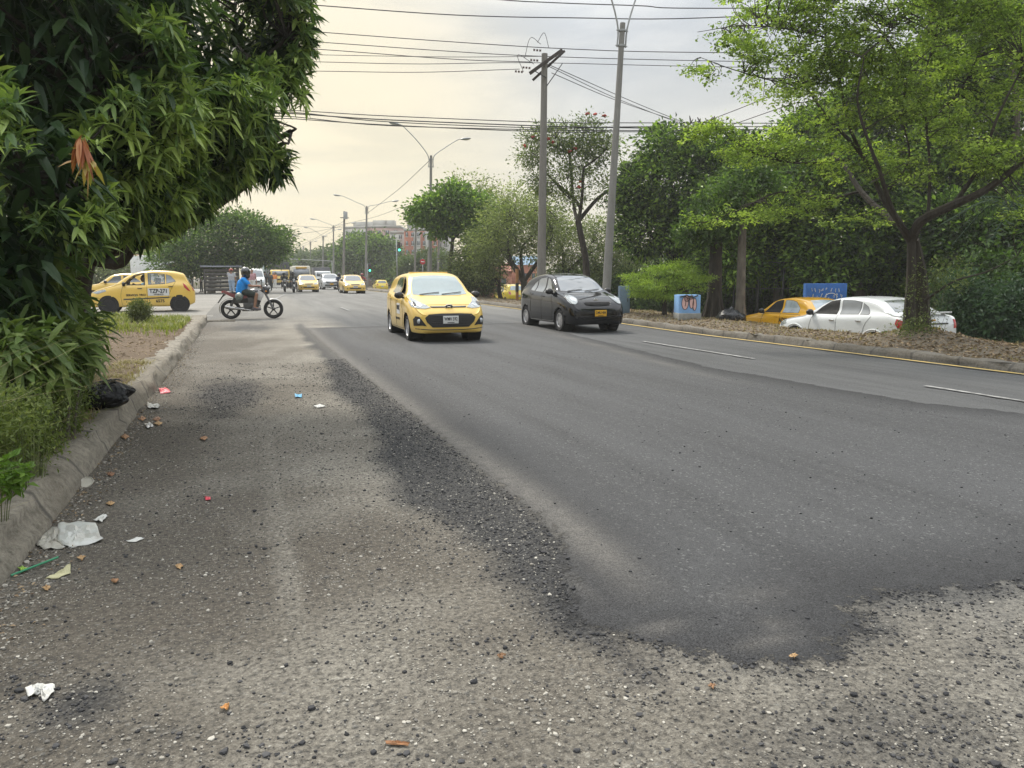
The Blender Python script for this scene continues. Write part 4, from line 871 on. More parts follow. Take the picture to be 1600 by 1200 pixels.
# ============================================================ PEOPLE AND MOTORCYCLES
def blob_mesh(name, caps, mat, parent, voxel=.016, smooth=4, mats=None):
    """one continuous surface grown round tapered limbs: caps = [(p0, p1, r0, r1)]"""
    bm = bmesh.new()
    for p0, p1, r0, r1 in caps:
        p0, p1 = Vector(p0), Vector(p1); d = p1-p0
        rows = []; q = d.to_track_quat('Z','Y') if d.length > 1e-6 else Matrix.Identity(3).to_quaternion(); n = 14
        for t, rr, o in [(math.pi*(1-k/8), r0, p0) for k in range(0,5)]+[(math.pi*(.5-k/8), r1, p1) for k in range(0,5)]:
            rows.append([bm.verts.new(o+q@Vector((rr*math.sin(t)*math.cos(2*math.pi*k/n), rr*math.sin(t)*math.sin(2*math.pi*k/n), rr*math.cos(t)))) for k in range(n)])
        for a, b in zip(rows, rows[1:]):
            for k in range(n):
                try: bm.faces.new((a[k],a[(k+1)%n],b[(k+1)%n],b[k]))
                except ValueError: pass
    bmesh.ops.remove_doubles(bm, verts=bm.verts, dist=1e-5)
    me = bpy.data.meshes.new(name); bm.to_mesh(me); bm.free()
    o = bpy.data.objects.new(name, me); COL.objects.link(o)
    rm = o.modifiers.new('r','REMESH'); rm.mode='VOXEL'; rm.voxel_size = voxel; rm.use_smooth_shade = True
    sm = o.modifiers.new('s','SMOOTH'); sm.iterations = smooth; sm.factor = .5
    m2 = bpy.data.meshes.new_from_object(o.evaluated_get(bpy.context.evaluated_depsgraph_get())); m2.name = name
    o.modifiers.clear(); o.data = m2; bpy.data.meshes.remove(me)
    m2.materials.clear(); m2.materials.append(mat); m2.polygons.foreach_set('use_smooth',[True]*len(m2.polygons)); o.parent = parent; return o
SKIN = M('brown_skin',(.24,.125,.075),.55,var=.08); SKIND = M('dark_skin',(.13,.07,.045),.55,var=.08); HAIR = M('black_hair',(.012,.010,.009),.6)
def cloth(name, c): return M(name, c, .85, var=.18, vscale=9, bump=.25, bscale=25)
def person(root, J, top, bottom, skin=SKIN, shorts=False, helmet=None, visor=True, shoes=None, vox=.016, hair=True, sleeves='short', hat=None, fingers=False, k=1.0):
    """J: joints (x forward, y left, z up) in metres"""
    j = {a: np.array(b, float) for a, b in J.items()}; hd = j['head']; nk = j['neck']; pel = j['pelvis']; ch = j['chest']
    fwd = j.get('look', np.array([1,0,0.])); fwd = fwd/np.linalg.norm(fwd); side = np.cross([0,0,1.],fwd); side /= np.linalg.norm(side)
    C_ = [(hd+[0,0,.03],hd-[0,0,.03]+fwd*.01,.092,.082),(hd-[0,0,.06]+fwd*.03,hd-[0,0,.09]+fwd*.035,.058,.05),(hd-[0,0,.05],nk,.055,.060),(nk,ch,.075,.13),
          (ch+side*.07,pel+side*.05,.125,.125),(ch-side*.07,pel-side*.05,.125,.125)]
    C_ += [(hd+fwd*.085+[0,0,.01],hd+fwd*.115-[0,0,.025],.010,.017),(hd+fwd*.088-[0,0,.055]+side*.018,hd+fwd*.088-[0,0,.055]-side*.018,.013,.013)]   # nose, mouth
    for a in (1,-1): C_ += [(hd+side*a*.088+[0,0,.02],hd+side*a*.092-[0,0,.02],.018,.014),(hd+side*a*.03+fwd*.086+[0,0,.018],hd+side*a*.04+fwd*.082+[0,0,.018],.012,.010)]
    bk = k; T = [(nk-[0,0,.05],ch,.085*bk,.150*bk),(ch+side*.075,pel+side*.055,.143*bk,.140*bk),(ch-side*.075,pel-side*.055,.143*bk,.140*bk)]; B = [(pel+side*.06,pel-side*.06,.145,.145)]; S = []
    for sd in ('L','R'):
        a = 1 if sd=='L' else -1
        sh, el, wr_ = j['sh'+sd], j['el'+sd], j['wr'+sd]; hp, kn, an = j['hip'+sd], j['kn'+sd], j['an'+sd]; toe = j.get('toe'+sd, an+fwd*.17-[0,0,.05])
        C_ += [(sh,el,.056,.042),(el,wr_,.041,.028),(hp,kn,.085,.058),(kn,an,.058,.038),(an,toe,.040,.030)]
        hdv = j.get('hand'+sd, wr_+(wr_-el)/np.linalg.norm(wr_-el)*.08); C_ += [(wr_,hdv,.030,.034)]
        gd_ = (hdv-wr_)/np.linalg.norm(hdv-wr_); sv = np.cross(gd_,[0,0,1.]); sv = sv/np.linalg.norm(sv) if np.linalg.norm(sv)>.1 else side
        for f in range(4):
            o_ = sv*(f-1.5)*.019; ln = (.040,.050,.047,.036)[f]
            tip = hdv+gd_*ln*.8+o_-np.array([0,0,.02+.01*f]); C_ += [(hdv+o_,tip,.010,.009),(tip,tip+gd_*.004-np.array([0,0,.028]),.009,.008)]
        C_ += [(wr_+gd_*.02-sv*a*.03,hdv-sv*a*.05-[0,0,.01],.013,.010)]
        se = sh+(el-sh)*(.62 if sleeves=='short' else 1.0); T += [(ch+[0,0,.08]+side*a*.09,sh,.10,.072),(sh,se,.072,.064)]
        if sleeves != 'short': T += [(el,el+(wr_-el)*.93,.054,.042)]
        ke = hp+(kn-hp)*(.80 if shorts else 1.0); B += [(hp,ke,.108,.088 if shorts else .075)]
        if not shorts: B += [(kn,kn+(an-kn)*.92,.076,.060)]
        S += [(an-[0,0,.03]-fwd*.03,toe,.045,.040),(an-[0,0,.045]-fwd*.05,an-[0,0,.02],.038,.05)]
    body = blob_mesh('body', C_, skin, root, vox*.8 if fingers else vox, 2)
    blob_mesh('shirt', T, top, root, vox); blob_mesh('shorts' if shorts else 'trousers', B, bottom, root, vox)
    blob_mesh('shoes', S, shoes or M('dark_shoes',(.03,.028,.026),.7), root, vox)
    if helmet is not None:
        h = blob_mesh('helmet', [(hd+[0,0,.04],hd-[0,0,.02],.145,.140),(hd-[0,0,.06]+fwd*.035,hd-[0,0,.10]+fwd*.05,.115,.09)], helmet, root, vox, 3)
        if visor:
            m = MB(); V = []; 
            for zi, zz in enumerate((-.045,.0,.05)):
                for q in np.linspace(-1.25,1.25,13): rr = .152 if zi<2 else .148; V.append(hd+[0,0,zz]+(fwd*math.cos(q)+side*math.sin(q))*rr)
            m.add(V, [(i*13+q,i*13+q+1,(i+1)*13+q+1,(i+1)*13+q) for i in range(2) for q in range(12)]).build('visor', M('dark_visor',(.01,.01,.012),.08,coat=1), h)
    elif hair:
        blob_mesh('hair', [(hd+[0,0,.045]-fwd*.012,hd+[0,0,.01]-fwd*.03,.094,.088)], HAIR, root, vox, 2)
    if hat is not None:
        MB().lathe([(.001,.12),(.07,.115),(.098,.07),(.102,.03),(.17,.018),(.172,.012),(.10,.02)], tuple(hd+np.array([0,0,.01])), 'Z', 18).build('hat', hat, root)
    return body
def standing(w=.18, sway=0, armL=None, armR=None, step=.06):
    J = dict(head=(0.01,0,1.60),neck=(0,0,1.45),chest=(0,0,1.26),pelvis=(0,0,.95),shL=(0,w,1.40),shR=(0,-w,1.40),elL=(-.03,w+.07,1.12),elR=(-.03,-w-.07,1.12),wrL=(.05,w+.09,.88),wrR=(.05,-w-.09,.88),
             hipL=(0,.09,.92),hipR=(0,-.09,.92),knL=(step,.10,.50),knR=(-step*.3,-.10,.50),anL=(step*.8,.11,.085),anR=(-step*1.3,-.11,.085))
    if armL: J['elL'], J['wrL'] = armL
    if armR: J['elR'], J['wrR'] = armR
    return J
def ped(px, py, D, heading, label, top, bottom, J=None, h=1.70, z=None, **kw):
    P = at(px,py,D); P[2] = float(base_z(P[1])) if z is None else z
    r = empty('person', P, R(heading), label, 'person', kw.pop('group',None)); s = h/1.72; r.scale = (s,s,s)
    person(r, J or standing(), top, bottom, vox=kw.pop('vox',.022), **kw); return r

def motorcycle(name, label, P, heading, group=None, accent=None, detail=True, lamp=True, lean=0):
    r = empty(name, P, heading, label, 'motorcycle', group); fr, rr, wr_ = .66, -.62, .30
    if lean: r.rotation_euler = (lean,0,heading)
    blk = M('gloss_black_bike',(.012,.012,.014),.25,coat=.6); acc = accent or M('silver_bike_panel',(.42,.42,.42),.3); mtl = M('engine_metal',(.10,.10,.10),.45,metal=.6); exh = M('exhaust_steel',(.42,.41,.40),.28,metal=.9)
    for x in (fr, rr):
        e = empty('wheel',(x,0,wr_)); e.parent = r
        ti = .215; MB().lathe([(ti,-.035),(.260,-.055),(.295,-.035),(.304,0),(.295,.035),(.260,.055),(ti,.035)], axis='Y', n=32, closed=True).build('tyre', RUB, e)
        m = MB().lathe([(ti+.004,-.022),(ti-.018,-.02),(ti-.018,.02),(ti+.004,.022)], axis='Y', n=28, closed=True).lathe([(.001,-.05),(.05,-.05),(.06,0),(.05,.05),(.001,.05)], axis='Y', n=16)
        for k in range(5):
            t = 2*math.pi*k/5+.3; m.tube([(0,0,0),(.23*math.cos(t),0,.23*math.sin(t))],[.034,.024],6,flat=.7)
        m.build('rim', blk, e)
    F = MB()
    F.tube([(.36,0,.93),(.30,0,.80),(.12,0,.74),(-.15,0,.70),(-.62,0,.76)],.032,8,spline=14); F.tube([(.36,0,.88),(.26,0,.55),(.12,0,.34),(-.20,0,.32)],.034,8,spline=12)
    F.tube([(-.15,0,.70),(-.22,0,.35)],.022,8)
    for a in (1,-1):
        F.tube([(-.20,a*.09,.33),(rr,a*.09,wr_)],.018,8); F.tube([(-.50,a*.12,.66),(rr,a*.12,wr_+.04)],[.020,.026],8)
    F.build('frame', blk, r)
    K = MB()
    for a in (1,-1): K.tube([(.36,a*.085,.95),(.43,a*.085,.80),(fr,a*.085,wr_)],[.022,.028,.036],8)
    K.tube([(.40,-.10,.86),(.40,.10,.86)],.022,8); K.build('front_fork', M('fork_metal',(.16,.16,.17),.3,metal=.8), r)
    H = MB().tube([(.26,.36,.99),(.33,.26,1.02),(.36,.10,.99),(.36,-.10,.99),(.33,-.26,1.02),(.26,-.36,.99)],.012,7,spline=20); H.build('handlebar', BLKP, r)
    for a in (1,-1): MB().tube([(.24,a*.38,.985),(.30,a*.28,1.01)],.020,8).build('grip', BLKP, r); MB().tube([(.34,a*.22,1.0),(.33,a*.26,1.17)],.006,5).ell((.33,a*.27,1.20),(.02,.06,.038),10,6).build('mirror', BLKP, r)
    MB().ell((.12,0,.80),(.26,.15,.145),18,10).ell((.0,0,.76),(.18,.14,.12),14,8).build('fuel_tank', blk, r)
    for a in (1,-1): MB().prism([(.30,.56),(.40,.80),(.24,.90),(.16,.76),(.16,.62)],a*.13,a*.155,'Y').build('tank_shroud', acc, r, bevel=.006)
    S = MB().ell((-.18,0,.79),(.20,.115,.055),16,8).ell((-.45,0,.82),(.24,.105,.055),16,8); S.build('seat', M('seat_vinyl',(.015,.015,.015),.55), r)
    for a in (1,-1): MB().prism([(-.10,.66),(-.14,.76),(-.55,.80),(-.80,.90),(-.84,.84),(-.55,.68),(-.30,.62)],a*.09,a*.115,'Y').build('side_panel', M('maroon_bike_panel',(.20,.06,.06),.35), r, bevel=.006)
    MB().box((-.83,0,.85),(.06,.14,.06)).build('tail_light', REDL, r, bevel=.01)
    MB().tube([(-.50,.07,.85),(-.80,.07,.93),(-.86,0,.94),(-.80,-.07,.93),(-.50,-.07,.85)],.011,7,spline=16).build('grab_rail', BLKP, r)
    def fender(c, a0, a1, w, mat, rr_=.335):
        V = []; n = 12
        for i in range(n+1):
            t = a0+(a1-a0)*i/n
            for y, q in ((-w,.015),(-w*.5,0),(w*.5,0),(w,.015)): V.append((c+(rr_-q)*math.cos(t),y,wr_+(rr_-q)*math.sin(t)))
        MB().add(V,[(i*4+k,i*4+k+1,(i+1)*4+k+1,(i+1)*4+k) for i in range(n) for k in range(3)]).build('fender', mat, r)
    fender(fr,.55,2.5,.055,M('silver_bike_panel',(.42,.42,.42),.3)); fender(rr,1.2,3.5,.06,blk,.345)
    MB().prism([(-.80,.80),(-.90,.66),(-1.00,.50),(-.97,.50),(-.84,.68),(-.74,.76)],-.06,.06,'Y').build('rear_mudflap', blk, r)
    E_ = MB().ell((.04,0,.42),(.20,.13,.13),14,8).box((.16,0,.58),(.15,.16,.20),rot=(R(20),'Y')).box((-.12,0,.42),(.2,.24,.16)).box((-.02,0,.62),(.36,.17,.20)).box((-.05,0,.29),(.46,.17,.10)).box((-.02,0,.50),(.44,.19,.34)).box((-.36,0,.60),(.34,.16,.22)).tube([(-.15,.12,.34),(-.62,.12,.34)],.035,6)
    for k in range(5): E_.box((.155-.012*k*.4,0,.52+.034*k),(.20,.20,.010),rot=(R(20),'Y'))
    E_.build('engine', mtl, r, bevel=.01); MB().box((-.20,0,.58),(.22,.20,.16)).build('air_box', BLKP, r, bevel=.02)
    MB().tube([(.25,-.10,.46),(.26,-.11,.30),(.10,-.13,.26),(-.15,-.15,.29),(-.25,-.16,.31),(-.55,-.17,.35),(-.78,-.18,.40)],[.018,.018,.020,.024,.042,.048,.040],10,spline=22).build('exhaust', exh, r)
    for a in (1,-1): MB().tube([(.02,0,.30),(.02,a*.24,.29)],.013,6).tube([(.02,a*.17,.29),(.02,a*.28,.29)],.02,6).build('foot_peg', BLKP, r)
    MB().ell((.47,0,.90),(.13,.12,.15),14,8).build('headlight_cowl', blk, r); MB().ell((.51,0,.99),(.10,.10,.06),12,7).build('cowl_top', M('silver_bike_panel'), r); MB().ell((.565,0,.88),(.04,.085,.075),14,8).build('headlight', LAMPIN, r)
    MB().prism([(.47,.98),(.55,.99),(.50,1.10),(.44,1.12)],-.08,.08,'Y').build('fly_screen', M('dark_visor',(.01,.01,.012),.08,coat=1), r, bevel=.01)
    for a in (1,-1): MB().tube([(.46,a*.09,.86),(.46,a*.17,.86)],.008,5).ell((.46,a*.19,.86),(.03,.03,.022),8,6).build('turn_signal', ORL, r)
    return r
RIDE = dict(head=(-.13,0,1.44),neck=(-.19,0,1.28),chest=(-.23,0,1.09),pelvis=(-.29,0,.87),shL=(-.19,.20,1.23),shR=(-.19,-.20,1.23),elL=(.00,.27,1.02),elR=(.00,-.27,1.02),wrL=(.24,.33,1.03),wrR=(.24,-.33,1.03),handL=(.29,.32,1.02),handR=(.29,-.32,1.02),
    hipL=(-.24,.11,.86),hipR=(-.24,-.11,.86),knL=(.17,.20,.76),knR=(.17,-.20,.76),anL=(.06,.21,.36),anR=(.06,-.21,.36),toeL=(.22,.22,.31),toeR=(.22,-.22,.31))
# main motorcycle, crossing from left to right in front of the side road
MP = at(394,498,24.2); MP[2] = float(road_z(MP[0],MP[1])); MH = R(-3)
motorcycle('motorcycle','black and maroon motorcycle with silver exhaust crossing the road side on, near the kerb end', MP, MH, accent=M('white_bike_panel',(.5,.5,.5),.3))
r = empty('person', MP, MH, 'person in bright blue t-shirt, dark shorts and black helmet riding the nearest motorcycle', 'person')
rj = dict(RIDE); rj['anR'] = (.10,-.23,.36); rj['toeR'] = (.26,-.24,.30)
person(r, rj, cloth('bright_blue_cotton',(.01,.22,.62)), cloth('dark_shorts_cloth',(.03,.04,.035)), shorts=True, helmet=M('black_helmet',(.012,.012,.013),.15,coat=1.0), vox=.014, fingers=True, k=1.17, shoes=M('grey_shoes',(.10,.09,.10),.7))
hb = MB().ell((-.34,-.30,.70),(.13,.10,.13),16,10); hb = hb.build('spare_helmet', M('grey_helmet',(.10,.13,.12),.2,coat=.8,var=.3)); hb.location = MP; hb.rotation_euler = (0,0,MH)
tag(hb,'dark grey spare helmet hanging at the hip of the rider in blue','helmet')
MB().ell((-.32,-.35,.75),(.07,.07,.08),12,8).build('visor', M('milky_visor',(.30,.33,.28),.2,coat=.8), hb)
# far riders coming down the road
FR = [(445,455,63,'person','dark jacketed rider on a motorcycle, left of the pair of far riders',(.03,.035,.04),(.05,.06,.08)),
      (459,455,60,'person','rider with a lit looking headlamp beside the left yellow sedan',(.05,.055,.05),(.04,.045,.06)),
      (531,452,66,'person','rider in navy with dark helmet squeezing past the right yellow sedan',(.03,.05,.10),(.02,.025,.04)),
      (567,450,68,'person','rider in a dark red jacket beyond the right yellow sedan',(.22,.03,.03),(.03,.03,.03))]
for px,py,D,nm,lab,ct,cb in FR:
    P = at(px,py,D); P[2] = float(road_z(P[0],P[1])) if px < 560 else float(road_z(11,P[1]))
    motorcycle('motorcycle', {445:'black motorcycle of the leftmost far rider',459:'dark motorcycle with white headlamp next to the left yellow sedan',531:'dark motorcycle squeezed beside the right yellow sedan',567:'motorcycle of the rider in red beyond the right yellow sedan'}[px], P, R(-90), 'motorcycles far down the road')
    r = empty('person', P, R(-90), lab, 'person', 'riders far down the road')
    person(r, RIDE, cloth('jacket_%d'%px,ct), cloth('trousers_%d'%px,cb), helmet=M('far_helmet_%d'%px,{445:(.10,.12,.14),459:(.03,.03,.03),531:(.02,.02,.025),567:(.25,.03,.03)}[px],.3), visor=True, vox=.03, sleeves='long')
# driver of the side-on taxi
r = empty('person', TAXI_SIDE.root.location, TAXI_SIDE.root.rotation_euler.z, 'taxi driver in a pale blue shirt with one forearm on the window sill', 'person')
person(r, dict(head=(-.06,.36,1.24),neck=(-.14,.36,1.12),chest=(-.20,.36,.94),pelvis=(-.22,.36,.72),shL=(-.14,.54,1.04),shR=(-.14,.20,1.04),elL=(.05,.62,.99),elR=(.02,.14,.86),wrL=(.27,.56,.99),wrR=(.24,.24,1.0),hipL=(-.2,.44,.68),hipR=(-.2,.28,.68),knL=(.22,.46,.74),knR=(.22,.26,.74),anL=(.42,.46,.42),anR=(.42,.26,.42)),
    cloth('pale_blue_shirt',(.30,.52,.62)), cloth('dark_trousers',(.03,.03,.04)), vox=.02, skin=SKIND)
# people standing about in the yard
GREY = cloth('grey_shirt',(.33,.34,.37)); JEAN = cloth('pale_jeans',(.25,.33,.45)); PINKS = cloth('dusty_pink_shirt',(.40,.22,.24)); WHTC = cloth('white_cloth',(.55,.55,.53)); DKC = cloth('black_cloth',(.03,.032,.04)); DGC = cloth('dark_grey_cloth',(.06,.065,.07)); ORC = cloth('orange_vest',(.60,.22,.06)); REDH = M('red_patterned_hat',(.45,.10,.08),.8,var=.4,vscale=20)
ped(363,460,49,80,'person in grey shirt, pale jeans and red hat standing with one arm raised', GREY, JEAN, standing(armL=((.10,.26,1.30),(.16,.14,1.52))), hat=REDH, vox=.02)
ped(395,455,51,-95,'person in a dusty pink shirt and white trousers behind the rider in blue', PINKS, WHTC, h=1.68)
ped(415,457,66,85,'person in a black jacket walking away, left of the pair on the road edge', DKC, DGC, standing(step=.14))
ped(423,458,66,95,'person in dark grey walking away, right of the pair on the road edge', DGC, DGC, standing(step=-.12), h=1.62)
ped(430,455,80,-90,'person in an orange vest beside the old yellow truck', ORC, WHTC)
ped(386,455,53,-70,'person in dark clothes seen just behind the rider in blue', DKC, JEAN, h=1.66)
ped(315,452,60,170,'person in a white shirt sitting by the dark railing under the yard tree', WHTC, DGC, h=1.5)
ped(287,450,62,-60,'person in a pinkish checked shirt standing under the red umbrella', cloth('pink_check',(.50,.28,.30)), DGC)
ped(274,450,63,-20,'person in black beside the red umbrella', DKC, DGC)
ped(299,450,64,200,'person in dark clothes between the red umbrella and the yard tree', DGC, DKC, h=1.6)
# ============================================================ POLES, WIRES, LIGHTS, BUILDINGS
PC = None
def pole_concrete(name, c, s1):
    m, t, p = newmat(name); n = NT(t); o = n.obj(); a = n.noise(n.mapping(o,(3,3,.5)), 2, 6, .6); b = n.noise(o, 20, 5, .65)
    cc = n.mix(n.rng(a,.35,.65), c, tuple(q*.78 for q in c)); cc = n.mix(n.rng(b,.5,.75,0,.5), cc, s1)
    t.links.new(cc, p.inputs['Base Color']); p.inputs['Roughness'].default_value=.9; t.links.new(n.bump(b,.5,.02), p.inputs['Normal']); return m
PC = pole_concrete('pole_concrete',(.24,.235,.22),(.13,.125,.115)); PC2 = pole_concrete('weathered_pole_concrete',(.20,.19,.17),(.09,.085,.075)); GALV = M('galvanised_steel',(.30,.31,.31),.45,metal=.5); IRON = M('dark_iron',(.05,.05,.05),.6,metal=.3); WOODD = M('dark_crossarm',(.045,.035,.03),.85); INSU = M('brown_insulator',(.06,.03,.02),.25)
def tp(o, p): return np.array(p)-np.array(o)
def lamp_pole(px, py, ptop, D, label, arm=2.6, arms=((-1,1.9),(1,1.3)), lean=None, group='twin arm street lamps along the median', r0=.145, r1=.085, az=0.0, heads=True):
    B = at(px,py,D); B[2] = -.12 if B[0] > 11 else float(base_z(B[1])); T = at(ptop[0],ptop[1],D); T = B + (T-B)*( (T[2]-B[2])/(T[2]-B[2]) )
    e = empty('street_lamp', B, 0, label, 'street lamp', group); v = T-B; L = np.linalg.norm(v)
    MB().tube([(0,0,-.3),v*.25,v*.5,v*.75,v],[r0,r0*.8+r1*.2,(r0+r1)/2,r0*.2+r1*.8,r1],14).build('pole', PC, e)
    m = MB()
    for z in (.25,.75):
        q = v*(1-z/L); m.lathe([(r1+.012,-.03),(r1+.03,-.03),(r1+.03,.03),(r1+.012,.03)],tuple(q),'Z',12); m.tube([q+np.array([-.22,0,0]),q+np.array([.22,0,0])],.022,6)
    m.build('bracket', GALV, e)
    for sg, up in arms:
        a = sg; top = v+np.array([0,0,-.25]); d = np.array([math.cos(az),math.sin(az),0])*a
        pts = [v*(1-.8/L)+d*.16, top+d*.2+np.array([0,0,.2]), top+d*arm*.42+np.array([0,0,up*.55]), top+d*arm*.85+np.array([0,0,up*.98]), top+d*arm+np.array([0,0,up*1.06])]
        MB().tube(pts,.030,7,spline=16).build('lamp_arm', GALV, e)
        if heads:
            hpos = pts[-1]+d*.30; g = empty('lamp_head', tuple(hpos)); g.parent = e; g.rotation_euler = (0,-R(10)*a*math.cos(az),math.atan2(d[1],d[0]) if a*math.cos(az) > 0 else math.atan2(d[1],d[0])); g.rotation_euler = (0,-R(8),math.atan2(d[1],d[0]))
            MB().ell((0,0,.02),(.40,.15,.085),16,8).build('lamp_housing', GALV, g); MB().ell((.06,0,-.035),(.24,.11,.06),14,8).build('lamp_glass', M('frosted_lamp_glass',(.45,.45,.42),.3), g)
    return e
lamp_pole(671,440,(673.5,243),54.4,'twin arm street lamp rising behind the pale yellow taxi',arm=2.2,arms=((-1,2.1),(1,1.4)))
lamp_pole(945,470,(973,36),27.8,'tall leaning concrete lamp pole behind the black hatchback',arm=1.5,arms=((-1,2.6),(1,2.6)),r0=.165,r1=.095)
lamp_pole(571,440,(573,322),83.5,'twin arm street lamp standing between the right sedan and the rear view taxi',arm=2.8,arms=((-1,1.2),(1,.8)))
lamp_pole(504,440,(505,368),128,'far twin arm street lamp above the white box truck',arm=2.4,arms=((-1,1.4),(1,1.2)))
lamp_pole(521,440,(521,352),112,'far twin arm street lamp left of the transformer pole',arm=2.6,arms=((-1,1.0),(1,.6)))
lamp_pole(485,440,(485,377),150,'farthest twin arm street lamp, above the left yellow sedan',arm=2.6,arms=((-1,1.2),(1,1.2)))
lamp_pole(474,440,(474,384),170,'very distant street lamp next to the mast arm signal',arm=2.4,arms=((-1,1.2),(1,1.2)))
def util_pole(px, py, ptop, D, label, r0=.16, r1=.10, group='plain concrete utility poles', mat=None, cap=False, zb=None):
    B = at(px,py,D); B[2] = -.12 if 11 < B[0] < 15.5 else (SERV if B[0] > 15.5 else float(base_z(B[1]))); T = at(ptop[0],ptop[1],D); v = T-B
    e = empty('utility_pole', B, 0, label, 'utility pole', group); MB().tube([(0,0,-.3),v*.25,v*.5,v*.75,v],[r0,r0*.8+r1*.2,(r0+r1)/2,r0*.2+r1*.8,r1],14).build('pole', mat or PC2, e); return e, v
UP, UV = util_pole(845,465,(851,84),33,'thick weathered utility pole carrying a dark crossarm and insulators',r0=.20,r1=.125,group=None)
ax = UV+np.array([0,0,-.55]); k33 = 33/FPX
arm_ = MB(); c0 = UV+np.array([0,-.16,-.35]); arm_.box(tuple(c0),(1.75,.12,.14),rot=(R(-36),'Y')); arm_.box(tuple(c0+np.array([.25,.32,-.05])),(1.9,.10,.10),rot=(R(-42),'Y')); arm_.build('crossarm', WOODD, UP, bevel=.01)
br = MB().tube([UV+np.array([.05,-.1,-1.3]),UV+np.array([.75,-.1,-.35])],.02,6).tube([UV+np.array([0,-.2,-1.0]),UV+np.array([-.55,-.2,-.75])],.02,6); br.build('brace', IRON, UP)
for dx, dz in ((-.95,-.80),(-.62,-.62),(-.28,-.30),(-.15,.10)):
    q = UV+np.array([dx-.12,-.2,dz-.05]); m = MB()
    for i in range(3): m.lathe([(.001,-.05),(.055,-.03),(.02,0),(.055,.02),(.001,.04)],tuple(q+np.array([-.13*i,0,0])),'X',10)
    m.build('insulator', INSU, UP)
for (a,b,c_) in (((-1.0,-.85),(-1.25,-.2),(-.55,-.5)),((-.95,-.3),(-.7,.5),(-.25,.3)),((-.4,.35),(-.1,.75),(.1,.2))):
    MB().tube([UV+np.array([a[0],-.2,a[1]]),UV+np.array([b[0],-.2,b[1]]),UV+np.array([c_[0],-.2,c_[1]])],.012,5,spline=14).build('jumper_cable', IRON, UP)
e, v = util_pole(536,440,(538,330),109,'tall utility pole with a transformer can at its top, far along the median',r0=.2,r1=.13,group=None)
MB().lathe([(.001,-.5),(.28,-.5),(.30,.4),(.25,.5),(.001,.52)],tuple(v+np.array([.1,-.3,-.6])),'Z',14).build('transformer', GALV, e); MB().box(tuple(v+np.array([0,0,-.9])),(1.2,.1,.1)).build('crossarm', WOODD, e)
for px,yt,D,lab in ((647,345,86,'grey pole right of the green traffic signal'),(667,392,70,'short concrete stub pole directly left of the red stop sign pole'),(683,362,84,'reddish pole in front of the brick apartments'),(704,400,78,'slim pole between the brick block and the round green tree'),(729,372,60,'left of two close poles by the round green tree'),(735,376,66,'right of two close poles by the round green tree'),(1170,210,38,'tall pole rising out of the dense trees at right'),(1450,-40,45,'tall utility pole above the big feathery tree')):
    util_pole(px,447,(px+(3 if px<1000 else 4),yt),D,lab,r0=.14 if D>50 else .2,r1=.10)
# wooden post by the bright yellow taxi, guard post colours
B = at(808,470,40); B[2] = -.12; e = empty('marker_post', B, 0, 'rusty orange and black marker post in front of the bright yellow taxi', 'post')
MB().box((0,0,.95),(.13,.13,1.9)).build('post', M('rusty_orange_paint',(.26,.12,.04),.7,var=.3), e, bevel=.01); MB().box((0,0,.95),(.14,.14,.45)).build('black_band', BLKP, e, bevel=.005)
# traffic lights
def signal(px, ph, D, label, zlamp, poletop, mast=None, group='green traffic signals far down the road'):
    B = at(px,445,D); B[2] = float(base_z(B[1])); e = empty('traffic_light', B, 0, label, 'traffic light', group)
    H_ = at(px,poletop,D)[2]-B[2]; zl = at(px,zlamp,D)[2]-B[2]; MB().tube([(0,0,-.2),(0,0,H_)],[.07,.055],8).build('pole', GALV, e)
    hx = 0
    if mast is not None:
        hx = mast; MB().tube([(0,0,H_),(mast*.5,0,H_*1.06),(mast,0,H_*1.10)],.05,7,spline=10).build('mast_arm', GALV, e)
        zl = H_*1.08
    g = empty('signal_head',(hx+(.25 if not mast else 0),-.15,zl)); g.parent = e
    MB().box((0,0,.30),(.34,.24,1.10)).build('housing', BLKP, g, bevel=.03)
    for k, (nm, mt) in enumerate((('green_lamp',GREENL),('amber_lamp',M('dark_amber',(.08,.05,.01),.4)),('red_lamp',M('dark_red',(.07,.01,.01),.4)))):
        MB().lathe([(.13,0),(.13,-.03),(.001,-.05)],(0,-.125,-.05+.34*k),'Y',14).build(nm, mt, g)
        MB().lathe([(.15,0),(.15,-.14)],(0,-.125,-.05+.34*k),'Y',14).build('visor', BLKP, g)
m, t, p = newmat('green_signal_light'); p.inputs['Base Color'].default_value=(.02,.5,.3,1); p.inputs['Emission Color'].default_value=(.08,.95,.62,1); p.inputs['Emission Strength'].default_value=2.5; GREENL = m
signal(621,0,88,'green traffic signal in front of the brick apartments, on the right of the road',390,375)
signal(575,0,100,'low green traffic signal beside the lamp pole right of the sedan',422,412)
signal(520,0,118,'mast arm traffic signal reaching over the far left lanes',0,408,mast=-8.5,group=None)
# round red sign
B = at(661,445,72); B[2] = -.1; e = empty('road_sign', B, 0, 'round red no entry sign on a thin post left of the round green tree', 'road sign'); H_ = at(661,409,72)[2]-B[2]
MB().tube([(0,0,-.2),(0,0,H_+.3)],.03,8).build('post', GALV, e); MB().lathe([(.001,-.045),(.25,-.045),(.25,-.02),(.001,-.02)],(0,0,H_),'Y',28).build('sign_disc', M('sign_red',(.45,.02,.03),.4), e); MB().box((0,-.052,H_),(.34,.012,.08)).build('white_bar', PLW, e)

